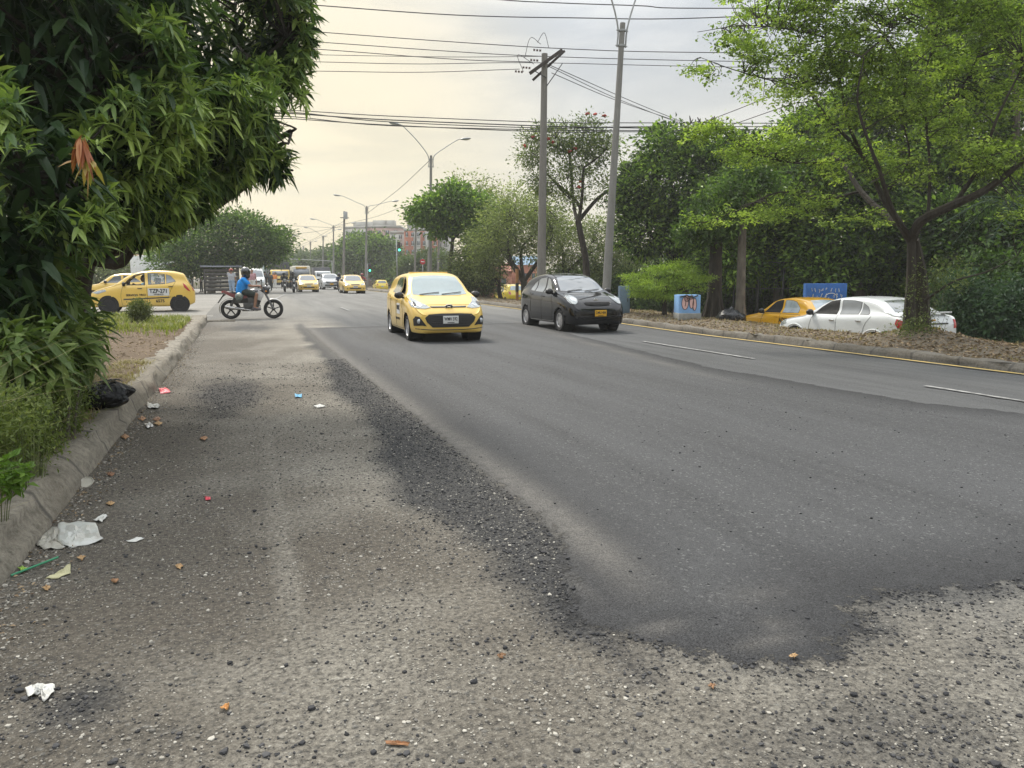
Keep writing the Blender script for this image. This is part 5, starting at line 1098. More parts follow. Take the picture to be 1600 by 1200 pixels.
# wires: each one its own hanging cable
WIREM = M('black_cable',(.03,.03,.032),.6)
def wire(pts, label, r=.016, group='power cables over the road'):
    """pts: (px, py, distance) where the cable is seen to pass; built as one sagging tube"""
    P = np.array([at(*q) for q in pts])
    if pts[0][0] <= 330: P = np.vstack([P[0]+(P[0]-P[1])/np.linalg.norm(P[0]-P[1])*22+np.array([0,0,.5]), P])
    if pts[-1][0] >= 1400: P = np.vstack([P, P[-1]+(P[-1]-P[-2])/np.linalg.norm(P[-1]-P[-2])*22])
    S = cr_spline(P, 40); m = MB().tube(S, r, 5); o = m.build('power_cable', WIREM); tag(o, label, 'power cable', group); return o
wire([(250,-8,34),(450,5,33),(700,23,33),(900,28,33),(1100,28,34),(1500,8,36)],'thick cable crossing highest above the twin lamp arms of the leaning pole',.022)
wire([(300,-45,34),(740,-4,34),(860,4,34),(1000,9,34),(1100,13,34),(1600,10,36)],'cable entering at the top edge of the photo right of centre',.022)
wire([(250,32,34),(470,48,34),(700,65,34),(900,77,34),(1100,82,34),(1600,84,36)],'cable passing just over the crossarm of the weathered pole',.018)
wire([(250,52,34),(470,64,33),(700,80,33),(848,88,33),(1100,95,34),(1600,103,36)],'second cable ending at the crossarm of the weathered pole',.016)
wire([(250,66,34),(465,75,33),(700,92,33),(832,97,33)],'third cable ending at the upper insulators',.016)
wire([(250,80,34),(465,85,34),(700,89,34),(850,88,33.5)],'cable with little sag meeting the crossarm from the left',.013)
wire([(250,93,34),(465,96,33),(650,100,33),(830,98,32.8),(1100,104,34),(1600,112,36)],'long cable level with the lower insulators',.014)
wire([(250,113,34),(465,111,33),(650,113,33),(812,108,32.8)],'lowest cable of the upper set, ending at the left tip of the crossarm',.014)
for k,(ys_,nm) in enumerate((((168,173,181,191,192,193),'uppermost of the lower telephone cables'),((170,178,187,197,200,206),'second of the lower telephone cables'),((172,183,196,203,204,206),'fourth and most sagging lower telephone cable'),((176,186,195,206,206,210),'fifth, lowest telephone cable'),((169,176,190,200,198,198),'third lower telephone cable'))):
    wire([(330,ys_[0],36),(465,ys_[1],36),(600,ys_[2],36),(850,ys_[3],36),(1000,ys_[4],36),(1400,ys_[5],38)],nm+', behind the lamp tops',.020 if k!=1 else .026,'telephone cables over the road')
for a,b,nm in (((855,100,33),(1190,238,48),'upper slanting guy cable running right from the weathered pole'),((858,104,33),(1060,192,46),'middle slanting cable with a dark splice'),((862,114,33),(1060,190,46),'lower slanting cable running right from the weathered pole'),((972,232,40),(1230,140,26),'slanting cable rising right into the feathery tree, upper one'),((985,240,40),(1230,165,26),'slanting cable rising right into the feathery tree, lower one'),((573,334,84),(672,250,56),'service cable joining two twin arm lamps'),((538,345,109),(440,395,150),'distant cable left of the transformer pole'),((538,350,109),(640,318,80),'distant cable right of the transformer pole'),((440,352,110),(640,352,90),'thin level cable in the glow over the far road'),((430,366,120),(540,352,109),'lower thin cable in the glow over the far road')):
    mid = [(a[0]*.5+b[0]*.5,a[1]*.5+b[1]*.5+4,(a[2]+b[2])/2)]; wire([a]+mid+[b],nm,.016 if a[2]<50 else .02,'slanting service cables')

# buildings
BRICK = M('orange_brick',(.34,.13,.08),.9,var=.15,vscale=1.5); PALEB = M('pale_render',(.38,.37,.34),.9,var=.1,vscale=.6); PINKB = M('pinkish_brick',(.32,.22,.19),.9,var=.1,vscale=.6); WINM = M('dim_window_glass',(.06,.075,.085),.2); FRAMEM = M('window_frame_white',(.5,.5,.48),.5)
def building(px0, px1, ytop, D, label, mats, depth=14, floors=6, cols=6, bands=None, extras=True):
    A = at(px0,435,D); B_ = at(px1,435,D); mid = (A+B_)/2; w = np.linalg.norm((B_-A)[:2]); H_ = at((px0+px1)/2,ytop,D)[2]+.0; ang = math.atan2(B_[1]-A[1],B_[0]-A[0])
    e = empty('apartment_building', (mid[0],mid[1],-.5), ang, label, 'building'); H_ += .5
    MB().box((0,depth/2,H_/2),(w,depth,H_)).build('wall', mats[0], e)
    if bands:
        for x0,x1,mm in bands: MB().box(((x0+x1)/2*w/2,-.12,H_/2),((x1-x0)*w/2,.30,H_*.985)).build('facade_band', mm, e)
    MB().box((0,depth/2,H_+.25),(w*1.01,depth*1.01,.5)).build('parapet', PALEB, e)
    fh_ = (H_-1)/floors
    for f in range(floors):
        for c in range(cols):
            x = -w/2+(c+.5)*w/cols; g = MB().box((x,-.30,1.9+f*fh_),(w/cols*.42,.10,fh_*.48)).build('window', WINM, e)
            MB().box((x,-.33,1.9+f*fh_-fh_*.27),(w/cols*.50,.16,.12)).box((x,-.36,1.9+f*fh_),(.07,.05,fh_*.48)).build('frame', FRAMEM, g)
    if extras:
        for x,s_ in ((-.45,2.4),(.15,1.6)): MB().box((x*w/2,depth/2,H_+1.1),(s_*1.3,3,1.8)).build('water_tank', PALEB, e)
    return e
building(541,601,357,190,'long pale grey apartment block far behind the twin arm lamp',[PALEB],bands=[(.3,1,PINKB)],cols=7)
building(575,627,356,168,'pinkish blank sided apartment block in the middle of the far skyline',[PINKB],cols=4,floors=6)
building(611,633,365,150,'narrow pale stair tower block left of the brick apartments',[PALEB],cols=2,floors=6,extras=False)
building(633,686,361,140,'orange brick apartment building with white window bands behind the signal',[BRICK],bands=[(-.45,-.05,PALEB),(.2,.45,PALEB)],cols=6,floors=6,depth=10)
building(684,702,366,142,'pale end block right of the orange brick apartments',[PALEB],cols=2,floors=6,extras=False)
# brick and tile house glimpsed behind the median trees
def house(px0,px1,ytop,D,label,wall,roof,h0=3.0):
    A = at(px0,435,D); B_ = at(px1,435,D); mid=(A+B_)/2; w=np.linalg.norm((B_-A)[:2]); ang=math.atan2(B_[1]-A[1],B_[0]-A[0]); H_=at(px0,ytop,D)[2]+.7
    e = empty('small_house',(mid[0],mid[1],-.7),ang,label,'house'); MB().box((0,3,H_*.4),(w,6,H_*.8)).build('wall',wall,e)
    MB().prism([(-.3-0,H_*.78),(6.3,H_*.78),(3,H_*1.02)],-w/2-.3,w/2+.3,'X').build('roof',roof,e)
    for x in (-.3,.0,.3): MB().box((x*w,-.02,H_*.45),(w*.12,.08,H_*.25)).build('window',WINM,e)
    return e
ROOFR = M('red_roof_tiles',(.24,.09,.06),.85,var=.25)
house(735,800,412,75,'low house with salmon wall glimpsed behind the bright yellow taxi',M('salmon_wall',(.42,.19,.13),.9,var=.15),ROOFR)
house(800,842,400,82,'salmon brick house glimpsed between the multi-stem tree trunks',M('salmon_wall'),M('blue_roof_sheet',(.10,.18,.26),.6))
house(196,250,398,85,'low building with a red tiled roof behind the yard trucks',M('white_wall',(.42,.40,.36),.9),ROOFR)
# market stall and railing under the yard tree
S0 = at(347,455,56); S0[2] = float(base_z(S0[1])); e = empty('market_stall', S0, R(5), 'weathered plank market stall under the round yard tree', 'market stall'); PLK = M('weathered_planks',(.075,.07,.064),.9,var=.35,vscale=4)
e.scale = (1,1,.84)
for k in range(6): MB().box((0,-.75,.35+k*.32),(2.3,.04,.27)).build('plank', PLK, e)
for x in (-1.15,1.15):
    for y in (-.7,.7): MB().box((x,y,1.15),(.09,.09,2.3)).build('post', PLK, e)
MB().box((0,0,2.36),(2.8,1.9,.07),rot=(R(5),'X')).build('roof_sheet', M('grey_zinc',(.22,.24,.27),.5,var=.2), e); MB().box((0,-.4,1.0),(2.2,.6,.06)).build('counter', PLK, e)
U0 = at(285,455,61); U0[2] = float(base_z(U0[1])); e = empty('umbrella', U0, 0, 'faded red umbrella over a street stall, left of the yard tree', 'umbrella')
MB().tube([(0,0,0),(0,0,2.5)],.025,6).build('pole', GALV, e); MB().lathe([(.001,2.55),(.5,2.42),(1.15,2.08),(1.13,2.02),(.5,2.36),(.001,2.48)],n=8).build('canopy', M('faded_red_cloth',(.33,.09,.09),.8,var=.2), e)
F0 = at(258,455,66); F1 = at(345,452,66); F0[2]=F1[2]=float(base_z(60)); d = F1-F0; L_ = np.linalg.norm(d); e = empty('railing', F0, math.atan2(d[1],d[0]), 'dark iron railing along the back of the yard', 'railing')
m = MB().box((L_/2,0,1.05),(L_,.05,.06)).box((L_/2,0,.25),(L_,.05,.05))
for k in range(int(L_/.18)): m.box((k*.18,0,.62),(.025,.025,.82))
m.build('bars', IRON, e)
for k in range(3): MB().box((k*L_/2,0,.6),(.10,.10,1.25)).build('post', IRON, e)

# blue painted boxes, fence at the right
BLUE1 = M('blue_box_paint',(.20,.38,.66),.6,var=.12,dirt=((.20,.20,.20),.3)); BLUE2 = M('deep_blue_paint',(.03,.13,.40),.6,var=.2,dirt=((.12,.14,.18),.25)); PINKG = M('pink_spray_paint',(.62,.40,.38),.6); WHG = M('white_spray_paint',(.60,.60,.58),.7); GREYB = M('grey_concrete_block',(.26,.26,.24),.9,var=.2)
def box_at(px0,px1,y0,y1,D,name,label,cat,mat,depth=.7,base=False):
    A = at(px0,y1,D); B_ = at(px1,y1,D); mid=(A+B_)/2; w=np.linalg.norm((B_-A)[:2]); ang=math.atan2(B_[1]-A[1],B_[0]-A[0]); h=at(px0,y0,D)[2]-A[2]
    e = empty(name,(mid[0],mid[1],A[2]-.3),ang,label,cat); MB().box((0,depth/2,.3+h/2),(w,depth,h)).box((0,depth/2,.15),(w*.98,depth*.96,.32)).build('cabinet' if base else 'panel',mat,e,bevel=.015)
    return e,w,h
e,w_,h_ = box_at(1060,1094,461,497,23.6,'utility_cabinet','light blue cabinet sprayed with pink bubble letters, right of the lime bush','cabinet',BLUE1,base=True)
MB().box((0,.3,.30+.05),(w_*1.04,.8,.20)).build('plinth',GREYB,e,bevel=.01)
def outline(cx,cz,rx,rz,n=16): return [(cx+rx*math.cos(t),cz+rz*math.sin(t)) for t in np.linspace(0,2*math.pi,n+1)[:-1]]
g = MB(); gk = MB()
for cx,cz,rx,rz in ((-.16,.76,.115,.20),(-.10,.90,.08,.09),(.06,.80,.07,.21),(.17,.72,.065,.19),(.02,.93,.09,.05)):
    g.prism(outline(cx*w_/.75,cz,rx*w_/.75,rz),-.012,.0,'Y'); P_ = [(x,-.016,z) for x,z in outline(cx*w_/.75,cz,rx*w_/.75,rz)]; gk.tube(P_+[P_[0]],.008,4)
g.build('graffiti',PINKG,e,smooth=False); gk.tube([(-.16*w_/.75,-.016,.66),(-.13*w_/.75,-.016,.80),(-.18*w_/.75,-.016,.86)],.008,4).tube([(-.3,-.016,.95),(-.1,-.016,1.0),(.1,-.016,.93),(.25,-.016,1.0)],.02,5).build('graffiti_outline',BLKP,e)
e,w_,h_ = box_at(1258,1322,443,480,26.5,'painted_wall_panel','deep blue wall panel with white scrawled lettering behind the parked cars','panel',BLUE2,depth=.25)
g = MB()
for row,(z,x0,x1) in enumerate(((.3+h_*.72,-.38,.30),(.3+h_*.45,-.36,.34))):
    x = x0*w_
    while x < x1*w_:
        hh = random.uniform(.07,.13); pts = [(x+random.uniform(0,.08),-.006,z+random.uniform(-hh,hh)) for _ in range(4)]; g.tube(pts,.011,4); x += random.uniform(.10,.17)
g.tube([(w_*.12+.22*math.cos(t),-.006,.3+h_*.38+.17*math.sin(t)) for t in np.linspace(.2,5.6,16)],.014,4)
g.build('painted_lettering',WHG,e)
e,w_,h_ = box_at(968,984,447,490,27,'utility_cabinet','narrow grey blue cabinet just right of the leaning lamp pole','cabinet',M('grey_blue_paint',(.13,.19,.25),.7,var=.15),depth=.5,base=True)
MB().box((0,-.012,.3+h_*.5),(w_*.8,.02,h_*.8)).build('door',M('grey_blue_paint'),e,bevel=.008); MB().box((w_*.25,-.03,.3+h_*.5),(.02,.03,.12)).build('handle',IRON,e)
# rubbish heap: black bags by the trunk
for px,py,s_,lab in ((1139,500,.34,'black rubbish bag slumped at the foot of the pale trunk, left bag'),(1150,501,.26,'smaller black rubbish bag leaning on the left bag near the pale trunk')):
    P = at(px,py,24); P[2] = -.12; m = MB().ell((0,0,s_*.6),(s_*1.2,s_,s_*.75),16,10,jit=.10).ell((s_*.2,0,s_*1.25),(s_*.25,s_*.2,s_*.3),10,6,jit=.15); o = m.build('rubbish_bag', M('black_bag_plastic',(.012,.013,.016),.28,var=.3,bump=.9,bscale=9)); o.location = P; tag(o,lab,'rubbish bag')
# wire fence behind the service road
A = at(1110,470,33); B_ = at(1262,480,31); A[2]=B_[2]=SERV; d=B_-A; L_=np.linalg.norm(d); e = empty('fence',A,math.atan2(d[1],d[0]),'dark mesh fence with square posts in the shade left of the blue wall panel','fence')
for k in range(5): MB().box((k*L_/4,0,1.3),(.07,.07,2.7)).build('post',IRON,e)
m = MB().box((L_/2,0,2.6),(L_,.05,.05)).box((L_/2,0,1.55),(L_,.04,.04)).box((L_/2,0,.15),(L_,.04,.04))
for k in range(int(L_/.16)): m.box((k*.16,0,1.37),(.012,.012,2.45))
m.build('mesh_bars',IRON,e)
# ============================================================ VEGETATION
def leafmat(name, dark, mid, lite, rough=.42, trans=.30, warm=None):
    m, t, p = newmat(name); n = NT(t); a = n.attr('tint')
    r = n.n('ShaderNodeValToRGB', ins={0:a}); e = r.color_ramp.elements; e[0].color=(*dark,1); e[0].position=.05; e[1].color=(*lite,1); e[1].position=.97
    x = r.color_ramp.elements.new(.5); x.color=(*mid,1)
    col = r.outputs[0]
    if warm: x = r.color_ramp.elements.new(.985); x.color=(*warm,1)
    t.links.new(col, p.inputs['Base Color']); p.inputs['Roughness'].default_value = rough; p.inputs['Specular IOR Level'].default_value=.26
    tr = n.n('ShaderNodeBsdfTranslucent'); t.links.new(n.mix(1, col, (1.5,1.7,.7), 'MULTIPLY'), tr.inputs[0]); mx = n.n('ShaderNodeMixShader'); mx.inputs[0].default_value = trans
    t.links.new(p.outputs[0], mx.inputs[1]); t.links.new(tr.outputs[0], mx.inputs[2]); t.links.new(mx.outputs[0], t.nodes['Material Output'].inputs[0]); return m
def bark(name, c, c2):
    m, t, p = newmat(name); n = NT(t); o = n.pos(); a = n.noise(n.mapping(o,(6,6,1.2)), 3, 7, .65); b = n.noise(o, 2, 4)
    cc = n.mix(n.rng(a,.35,.68), c, c2); cc = n.mix(n.rng(b,.5,.7,0,.5), cc, tuple(q*1.5 for q in c)); t.links.new(cc, p.inputs['Base Color']); p.inputs['Roughness'].default_value=.95
    t.links.new(n.bump(a,1.0,.05), p.inputs['Normal']); return m
BARK = bark('dark_bark',(.055,.046,.036),(.022,.019,.015)); BARKG = bark('grey_bark',(.15,.13,.105),(.07,.06,.048)); BARKP = bark('pale_bark',(.26,.23,.19),(.12,.10,.08))
def unit(v): return v/(np.linalg.norm(v,axis=-1,keepdims=True)+1e-9)
def perp(d):
    a = np.where(np.abs(d[:,2:3])<.9, np.array([[0,0,1.]]), np.array([[1.,0,0]])); return unit(np.cross(d,a))
def leaves_simple(base, d, L, W, roll=None):
    """folded four-corner leaves"""
    n = len(base); d = unit(d); s = perp(d); nn = np.cross(s,d); r = RNG.uniform(-1.2,1.2,n) if roll is None else roll
    s2 = s*np.cos(r)[:,None]+nn*np.sin(r)[:,None]; n2 = np.cross(s2,d); L = L[:,None]; W = W[:,None]
    V = np.stack([base, base+d*L*.5+s2*W*.5+n2*W*.18, base+d*L-n2*L*.12, base+d*L*.5-s2*W*.5+n2*W*.18],1).reshape(-1,3)
    i = np.arange(n)[:,None]*4; F = np.concatenate([np.hstack([i,i+1,i+2]),np.hstack([i,i+2,i+3])]); return V, [F], 4
def leaves_long(base, d, L, W, droop=.35):
    """lanceolate leaves, folded along the midrib and drooping"""
    n = len(base); d = unit(d); s = perp(d); r = RNG.uniform(-.6,.6,n); nn = np.cross(s,d); s = s*np.cos(r)[:,None]+nn*np.sin(r)[:,None]
    L = L[:,None]; W = W[:,None]; g = np.array([[0,0,-1.]]); dr = droop*RNG.uniform(.4,1.5,(n,1)); up = np.cross(s,d)
    c = lambda t: base+d*L*t+g*L*dr*t*t
    f = W*.16; V = np.stack([c(0),c(.30),c(.68),c(1.0),c(.30)+s*W*.5+up*f,c(.68)+s*W*.42+up*f,c(.30)-s*W*.5+up*f,c(.68)-s*W*.42+up*f],1).reshape(-1,3)
    i = np.arange(n)[:,None]*8
    Tn = np.concatenate([np.hstack([i,i+4,i+1]),np.hstack([i,i+1,i+6]),np.hstack([i+2,i+5,i+3]),np.hstack([i+2,i+3,i+7])])
    Q = np.concatenate([np.hstack([i+1,i+4,i+5,i+2]),np.hstack([i+1,i+2,i+7,i+6])]); return V, [Tn,Q], 8
class Leaves:
    def __init__(s): s.V=[]; s.T=[]; s.Q=[]; s.a=[]; s.n=0
    def add(s, res, tint):
        V, Fs, k = res
        for f in Fs: (s.T if f.shape[1]==3 else s.Q).append(f+s.n)
        s.V.append(V); s.a.append(np.repeat(np.clip(tint,0,1),k)); s.n += len(V)
    def build(s, name, mat, parent=None):
        F = [np.concatenate(x) for x in (s.T,s.Q) if x]; return np_mesh(name, np.concatenate(s.V), F, mat, attrs={'tint':np.concatenate(s.a)}, parent=parent, smooth=False)
def rdir(n): return unit(RNG.normal(size=(n,3)))
def shell_points(lobes, n, inner=.62, outer=1.02, skip=.70, flat=None):
    """points through the outer part of a union of ellipsoids; lobes = [(centre, (rx,ry,rz))]"""
    w_ = np.array([r[0]*r[2]+r[0]*r[1] for _,r in lobes]); w_ = w_/w_.sum(); out=[]; nrm=[]
    while sum(map(len,out)) < n:
        k = RNG.choice(len(lobes), n, p=w_); d = rdir(n); t = RNG.uniform(inner**3,outer**3,n)**(1/3)
        Cc = np.array([l[0] for l in lobes])[k]; Rr = np.array([l[1] for l in lobes])[k]
        P = Cc+d*Rr*t[:,None]; ok = np.ones(n,bool)
        for j,(c,r) in enumerate(lobes):
            q = np.linalg.norm((P-np.array(c))/np.array(r),axis=1); ok &= ~((q < skip)&(k!=j))
        out.append(P[ok]); nrm.append(unit(d/Rr)[ok])
    return np.concatenate(out)[:n], np.concatenate(nrm)[:n]
def px_lobes(L_, asp=1.0, depth=1.0):
    o = []
    for q in L_:
        px,py,D,r = q[:4]; rr = r*D/FPX; rz = rr*(q[4] if len(q)>4 else asp); o.append((at(px,py,D),(rr,rr*depth,rz)))
    return o
def branch_set(mb, start, fork, targets, r0, r1, seg=9, wob=.06, n=7):
    L0 = np.linalg.norm(np.array(fork)-np.array(start))
    for t_ in targets:
        a = np.array(fork,float); b = np.array(t_,float); l = np.linalg.norm(b-a); mid = a+(b-a)*.45+np.array([0,0,.12*l])+RNG.normal(size=3)*wob*l
        mb.tube([a-(a-np.array(start))*.05,mid,b],[r1,r1*.62,r1*.22],n,spline=seg)
def tree(name, label, cat, basepx, D, forkpx, lobes, mat, nclump, per, clump_r, leaf, width=.5, trunk_r=.2, barkm=None, group=None, fork_r=None, droop=0.0, inner=.62, tintc=.5, tints=.22, twigs=30, base_z_=None, flat=1.0, extra=None, mains=None, kind='simple', z0=None, limbs=True):
    B = at(basepx[0],basepx[1],D); B[2] = z0 if z0 is not None else (float(base_z(B[1]))-.05 if B[0]<11 else (-.10 if B[0]<15.3 else SERV))
    e = empty(name, B, 0, label, cat, group); fk = at(forkpx[0],forkpx[1],D) if forkpx is not None else B+np.array([0,0,1.5])
    P, N_ = shell_points(lobes, nclump, inner)
    mb = MB(); mid = (B+fk)/2+RNG.normal(size=3)*np.array([.06,.06,0])*np.linalg.norm(fk-B)
    if trunk_r: 
        mb.tube([B-[0,0,.3],B+(mid-B)*.12,mid,fk],[trunk_r*1.5,trunk_r*1.08,trunk_r*.9,trunk_r*.75],10,spline=12)
        fr = fork_r or trunk_r*.55
        hubs = [fk]
        if mains:
            for q in mains:
                hq = at(q[0],q[1],D+(q[2] if len(q)>2 else 0)); md_ = fk*.55+hq*.45+RNG.normal(size=3)*.10*np.linalg.norm(hq-fk); mb.tube([fk-[0,0,.05],md_,hq],[fr*1.25,fr,fr*.75],8,spline=10); hubs.append(hq)
        if limbs:
            for c,r in lobes:
                c = np.array(c); f0 = fk
                if mains: fk_ = min(hubs[1:], key=lambda h: np.linalg.norm(h-c)); l = np.linalg.norm(c-fk_); mb.tube([fk_,(fk_+c)/2+RNG.normal(size=3)*.12*l,c],[fr*.7,fr*.45,fr*.22],6,spline=9); continue
                l = np.linalg.norm(c-fk); m2 = fk+(c-fk)*.5+np.array([0,0,.08*l])+RNG.normal(size=3)*.13*l
                mb.tube([fk-[0,0,.05],m2,c],[fr,fr*.6,fr*.3],7,spline=9)
        nodes = np.array([fk]+[np.array(c)*q+fk*(1-q) for c,r in lobes for q in (.5,.75,1.0)])
        for i in RNG.choice(len(P), min(twigs,len(P)), replace=False):
            j = np.argmin(np.linalg.norm(nodes-P[i],axis=1)); a = nodes[j]; l = np.linalg.norm(P[i]-a); m2 = a+(P[i]-a)*.5+np.array([0,0,.10*l])+RNG.normal(size=3)*.08*l
            mb.tube([a,m2,P[i]],[fr*.30,fr*.18,fr*.07],5,spline=7)
        mb.xf(lambda v: v-B).build('trunk', barkm or BARK, e)
    lv = Leaves(); n = nclump*per; idx = np.repeat(np.arange(nclump),per)
    off = RNG.normal(size=(n,3))*clump_r; off[:,2] *= .6*flat; base = P[idx]+off; d = unit(off*.8/clump_r+N_[idx]*.7+RNG.normal(size=(n,3))*.7); d[:,2] -= droop
    L_ = leaf*RNG.uniform(.6,1.35,n); tc_ = RNG.normal(size=nclump)*tints*.7
    lv.add((leaves_simple if kind=='simple' else leaves_long)(base-B,d,L_,L_*width), tintc+tc_[idx]+RNG.normal(size=n)*tints*.6)
    cr_ = lv.build('crown', mat, e)
    return e, P, N_
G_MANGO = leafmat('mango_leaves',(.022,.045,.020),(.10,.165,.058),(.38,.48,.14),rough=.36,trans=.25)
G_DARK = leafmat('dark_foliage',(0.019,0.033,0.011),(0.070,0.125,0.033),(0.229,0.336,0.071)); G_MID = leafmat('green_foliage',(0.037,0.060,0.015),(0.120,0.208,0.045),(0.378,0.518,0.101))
G_OLIVE = leafmat('olive_foliage',(0.049,0.065,0.025),(0.141,0.175,0.068),(0.336,0.381,0.141)); G_LIME = leafmat('lime_foliage',(0.087,0.145,0.026),(0.181,0.261,0.046),(0.304,0.392,0.078),trans=.35)
G_FEATH = leafmat('feathery_foliage',(0.058,0.079,0.017),(0.170,0.250,0.051),(0.457,0.561,0.132),trans=.35); G_FAR = leafmat('far_foliage',(0.043,0.072,0.033),(0.080,0.116,0.050),(0.131,0.160,0.065)); G_FLAME = leafmat('sparse_olive_leaves',(0.032,0.053,0.015),(0.100,0.141,0.045),(0.270,0.315,0.101))

def at_px(p):
    v=np.asarray(p)-np.array([0,0,CAMH]); return 800+FPX*(v@_r)/(v@_f)
# ---- the mango tree at the left
mlob = px_lobes([(385,85,9,84),(430,140,9.1,48),(448,60,9.1,36),(455,205,9,34),(395,195,9,66),(425,262,9,20),(330,235,8.6,68),(292,305,8.3,36),(240,272,8.2,78),(222,335,7.8,40),(255,120,8,165),(110,130,6.6,175),(30,280,5.6,135),(-5,420,5.3,105),(310,-20,9,160),(80,-60,7,230),(150,220,7.2,150)])
MB0 = at(98,560,9.6); MB0[2] = .18
e = empty('mango_tree', MB0, 0, 'huge mango tree with drooping dark leaves overhanging the verge at the left', 'tree'); MANGO = e
lv = Leaves(); nC = 7600
P, N_ = shell_points(mlob, nC, .70, 1.03, .78); 
hole = vnoise(P[:,0]*1+P[:,2]*.9,P[:,1]*.8-P[:,2]*1.1,1.5,77,2); keep = (P[:,2] > .75)&(hole > np.where(np.array([at_px(p) for p in P])>290,.51,.45)); P, N_ = P[keep], N_[keep]; nC = len(P)
per = 10; idx = np.repeat(np.arange(nC),per); n = len(idx)
shoot = unit(N_+np.array([0,0,.30])+RNG.normal(size=(nC,3))*.65)
ph = np.tile(np.arange(per),nC)*2.399+np.repeat(RNG.uniform(0,6.3,nC),per); tilt = RNG.uniform(.75,1.45,n)
s_ = perp(shoot)[idx]; t_ = np.cross(shoot[idx],s_); d = shoot[idx]*np.cos(tilt)[:,None]+(s_*np.cos(ph)[:,None]+t_*np.sin(ph)[:,None])*np.sin(tilt)[:,None]; d[:,2] -= .02
L_ = RNG.uniform(.075,.225,n)*np.clip(np.linalg.norm(P,axis=1)/7.5,.66,1.0)[idx]; base = P[idx]+shoot[idx]*RNG.uniform(-.05,.04,(n,1))
tcl = np.clip(RNG.normal(size=nC)*.15+.42+.6*(vnoise(P[:,0]+P[:,2],P[:,1]-P[:,2],1.0,55,2)-.3)+(RNG.random(nC)<.08)*.42,0,1)
lv.add(leaves_long(base-MB0,d,L_,L_*RNG.uniform(.17,.25,n),droop=.24), tcl[idx]+RNG.normal(size=n)*.09)
# inner leaves that close the crown, tinted dark to paint in its inner shade
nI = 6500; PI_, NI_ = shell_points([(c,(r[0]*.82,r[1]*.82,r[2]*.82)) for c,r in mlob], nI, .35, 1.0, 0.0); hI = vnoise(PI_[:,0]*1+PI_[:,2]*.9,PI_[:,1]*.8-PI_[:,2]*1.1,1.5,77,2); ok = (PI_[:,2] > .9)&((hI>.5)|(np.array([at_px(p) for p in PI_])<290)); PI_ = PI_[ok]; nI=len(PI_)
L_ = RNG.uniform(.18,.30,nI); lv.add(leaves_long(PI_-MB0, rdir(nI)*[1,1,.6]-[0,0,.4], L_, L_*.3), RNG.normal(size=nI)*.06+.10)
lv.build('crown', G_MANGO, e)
mb = MB(); fk = at(128,400,9.2); mb.tube([MB0-[0,0,.3],MB0+[.02,0,.2],at(112,490,9.5),fk,at(190,330,9)],[.34,.25,.20,.17,.14],12,spline=16)
for c,r in mlob: c=np.array(c); mb.tube([fk,fk*.5+c*.5+RNG.normal(size=3)*.15,c],[.09,.06,.03],7,spline=9)
nodes = np.array([np.array(c)*q+fk*(1-q) for c,r in mlob for q in (.4,.7,1.0)])
for i in RNG.choice(nC,420,replace=False):
    a = nodes[np.argmin(np.linalg.norm(nodes-P[i],axis=1))]; mb.tube([a,(a+P[i])/2+RNG.normal(size=3)*.12,P[i]],[.018,.012,.005],4,spline=6)
mb.xf(lambda v:v-MB0).build('trunk', BARK, e)
# coppery young leaves
NEWL = leafmat('young_copper_leaves',(.28,.10,.05),(.40,.15,.08),(.50,.24,.12)); q0 = at(126,226,4.75); lv = Leaves(); n=16; d = rdir(n)*[.45,.45,.2]-[0,0,.9]; L_=RNG.uniform(.14,.21,n); lv.add(leaves_long(np.repeat([q0-MB0+[0,0,.03]],n,0)+RNG.normal(size=(n,3))*.012,d,L_,L_*.20,droop=.2),RNG.uniform(0,1,n)); lv.build('young_leaf_cluster',NEWL,e)
q1 = at(138,250,4.8); lv = Leaves(); n=12; d = rdir(n)-[0,0,.3]; L_=RNG.uniform(.12,.18,n); lv.add(leaves_long(np.repeat([q1-MB0],n,0),d,L_,L_*.24),RNG.uniform(.3,1,n)); lv.build('young_leaf_cluster',leafmat('young_yellow_leaves',(.16,.20,.03),(.30,.28,.06),(.42,.26,.12)),e)
FRM = M('green_mango_skin',(.11,.16,.045),.45,var=.25)
for px,py,D in ((205,297,7.0),(222,363,6.9),(240,360,6.9),(214,350,6.9),(209,348,7.0),(244,252,7.1)):
    c = at(px,py,D); m = MB().ell(c-MB0,(.030,.026,.038),12,8).tube([c-MB0+[0,0,.035],c-MB0+[.03,.02,.16],c-MB0+[.02,.05,.34]],[.004,.003,.003],5,spline=7); m.build('mango_fruit',FRM,e)

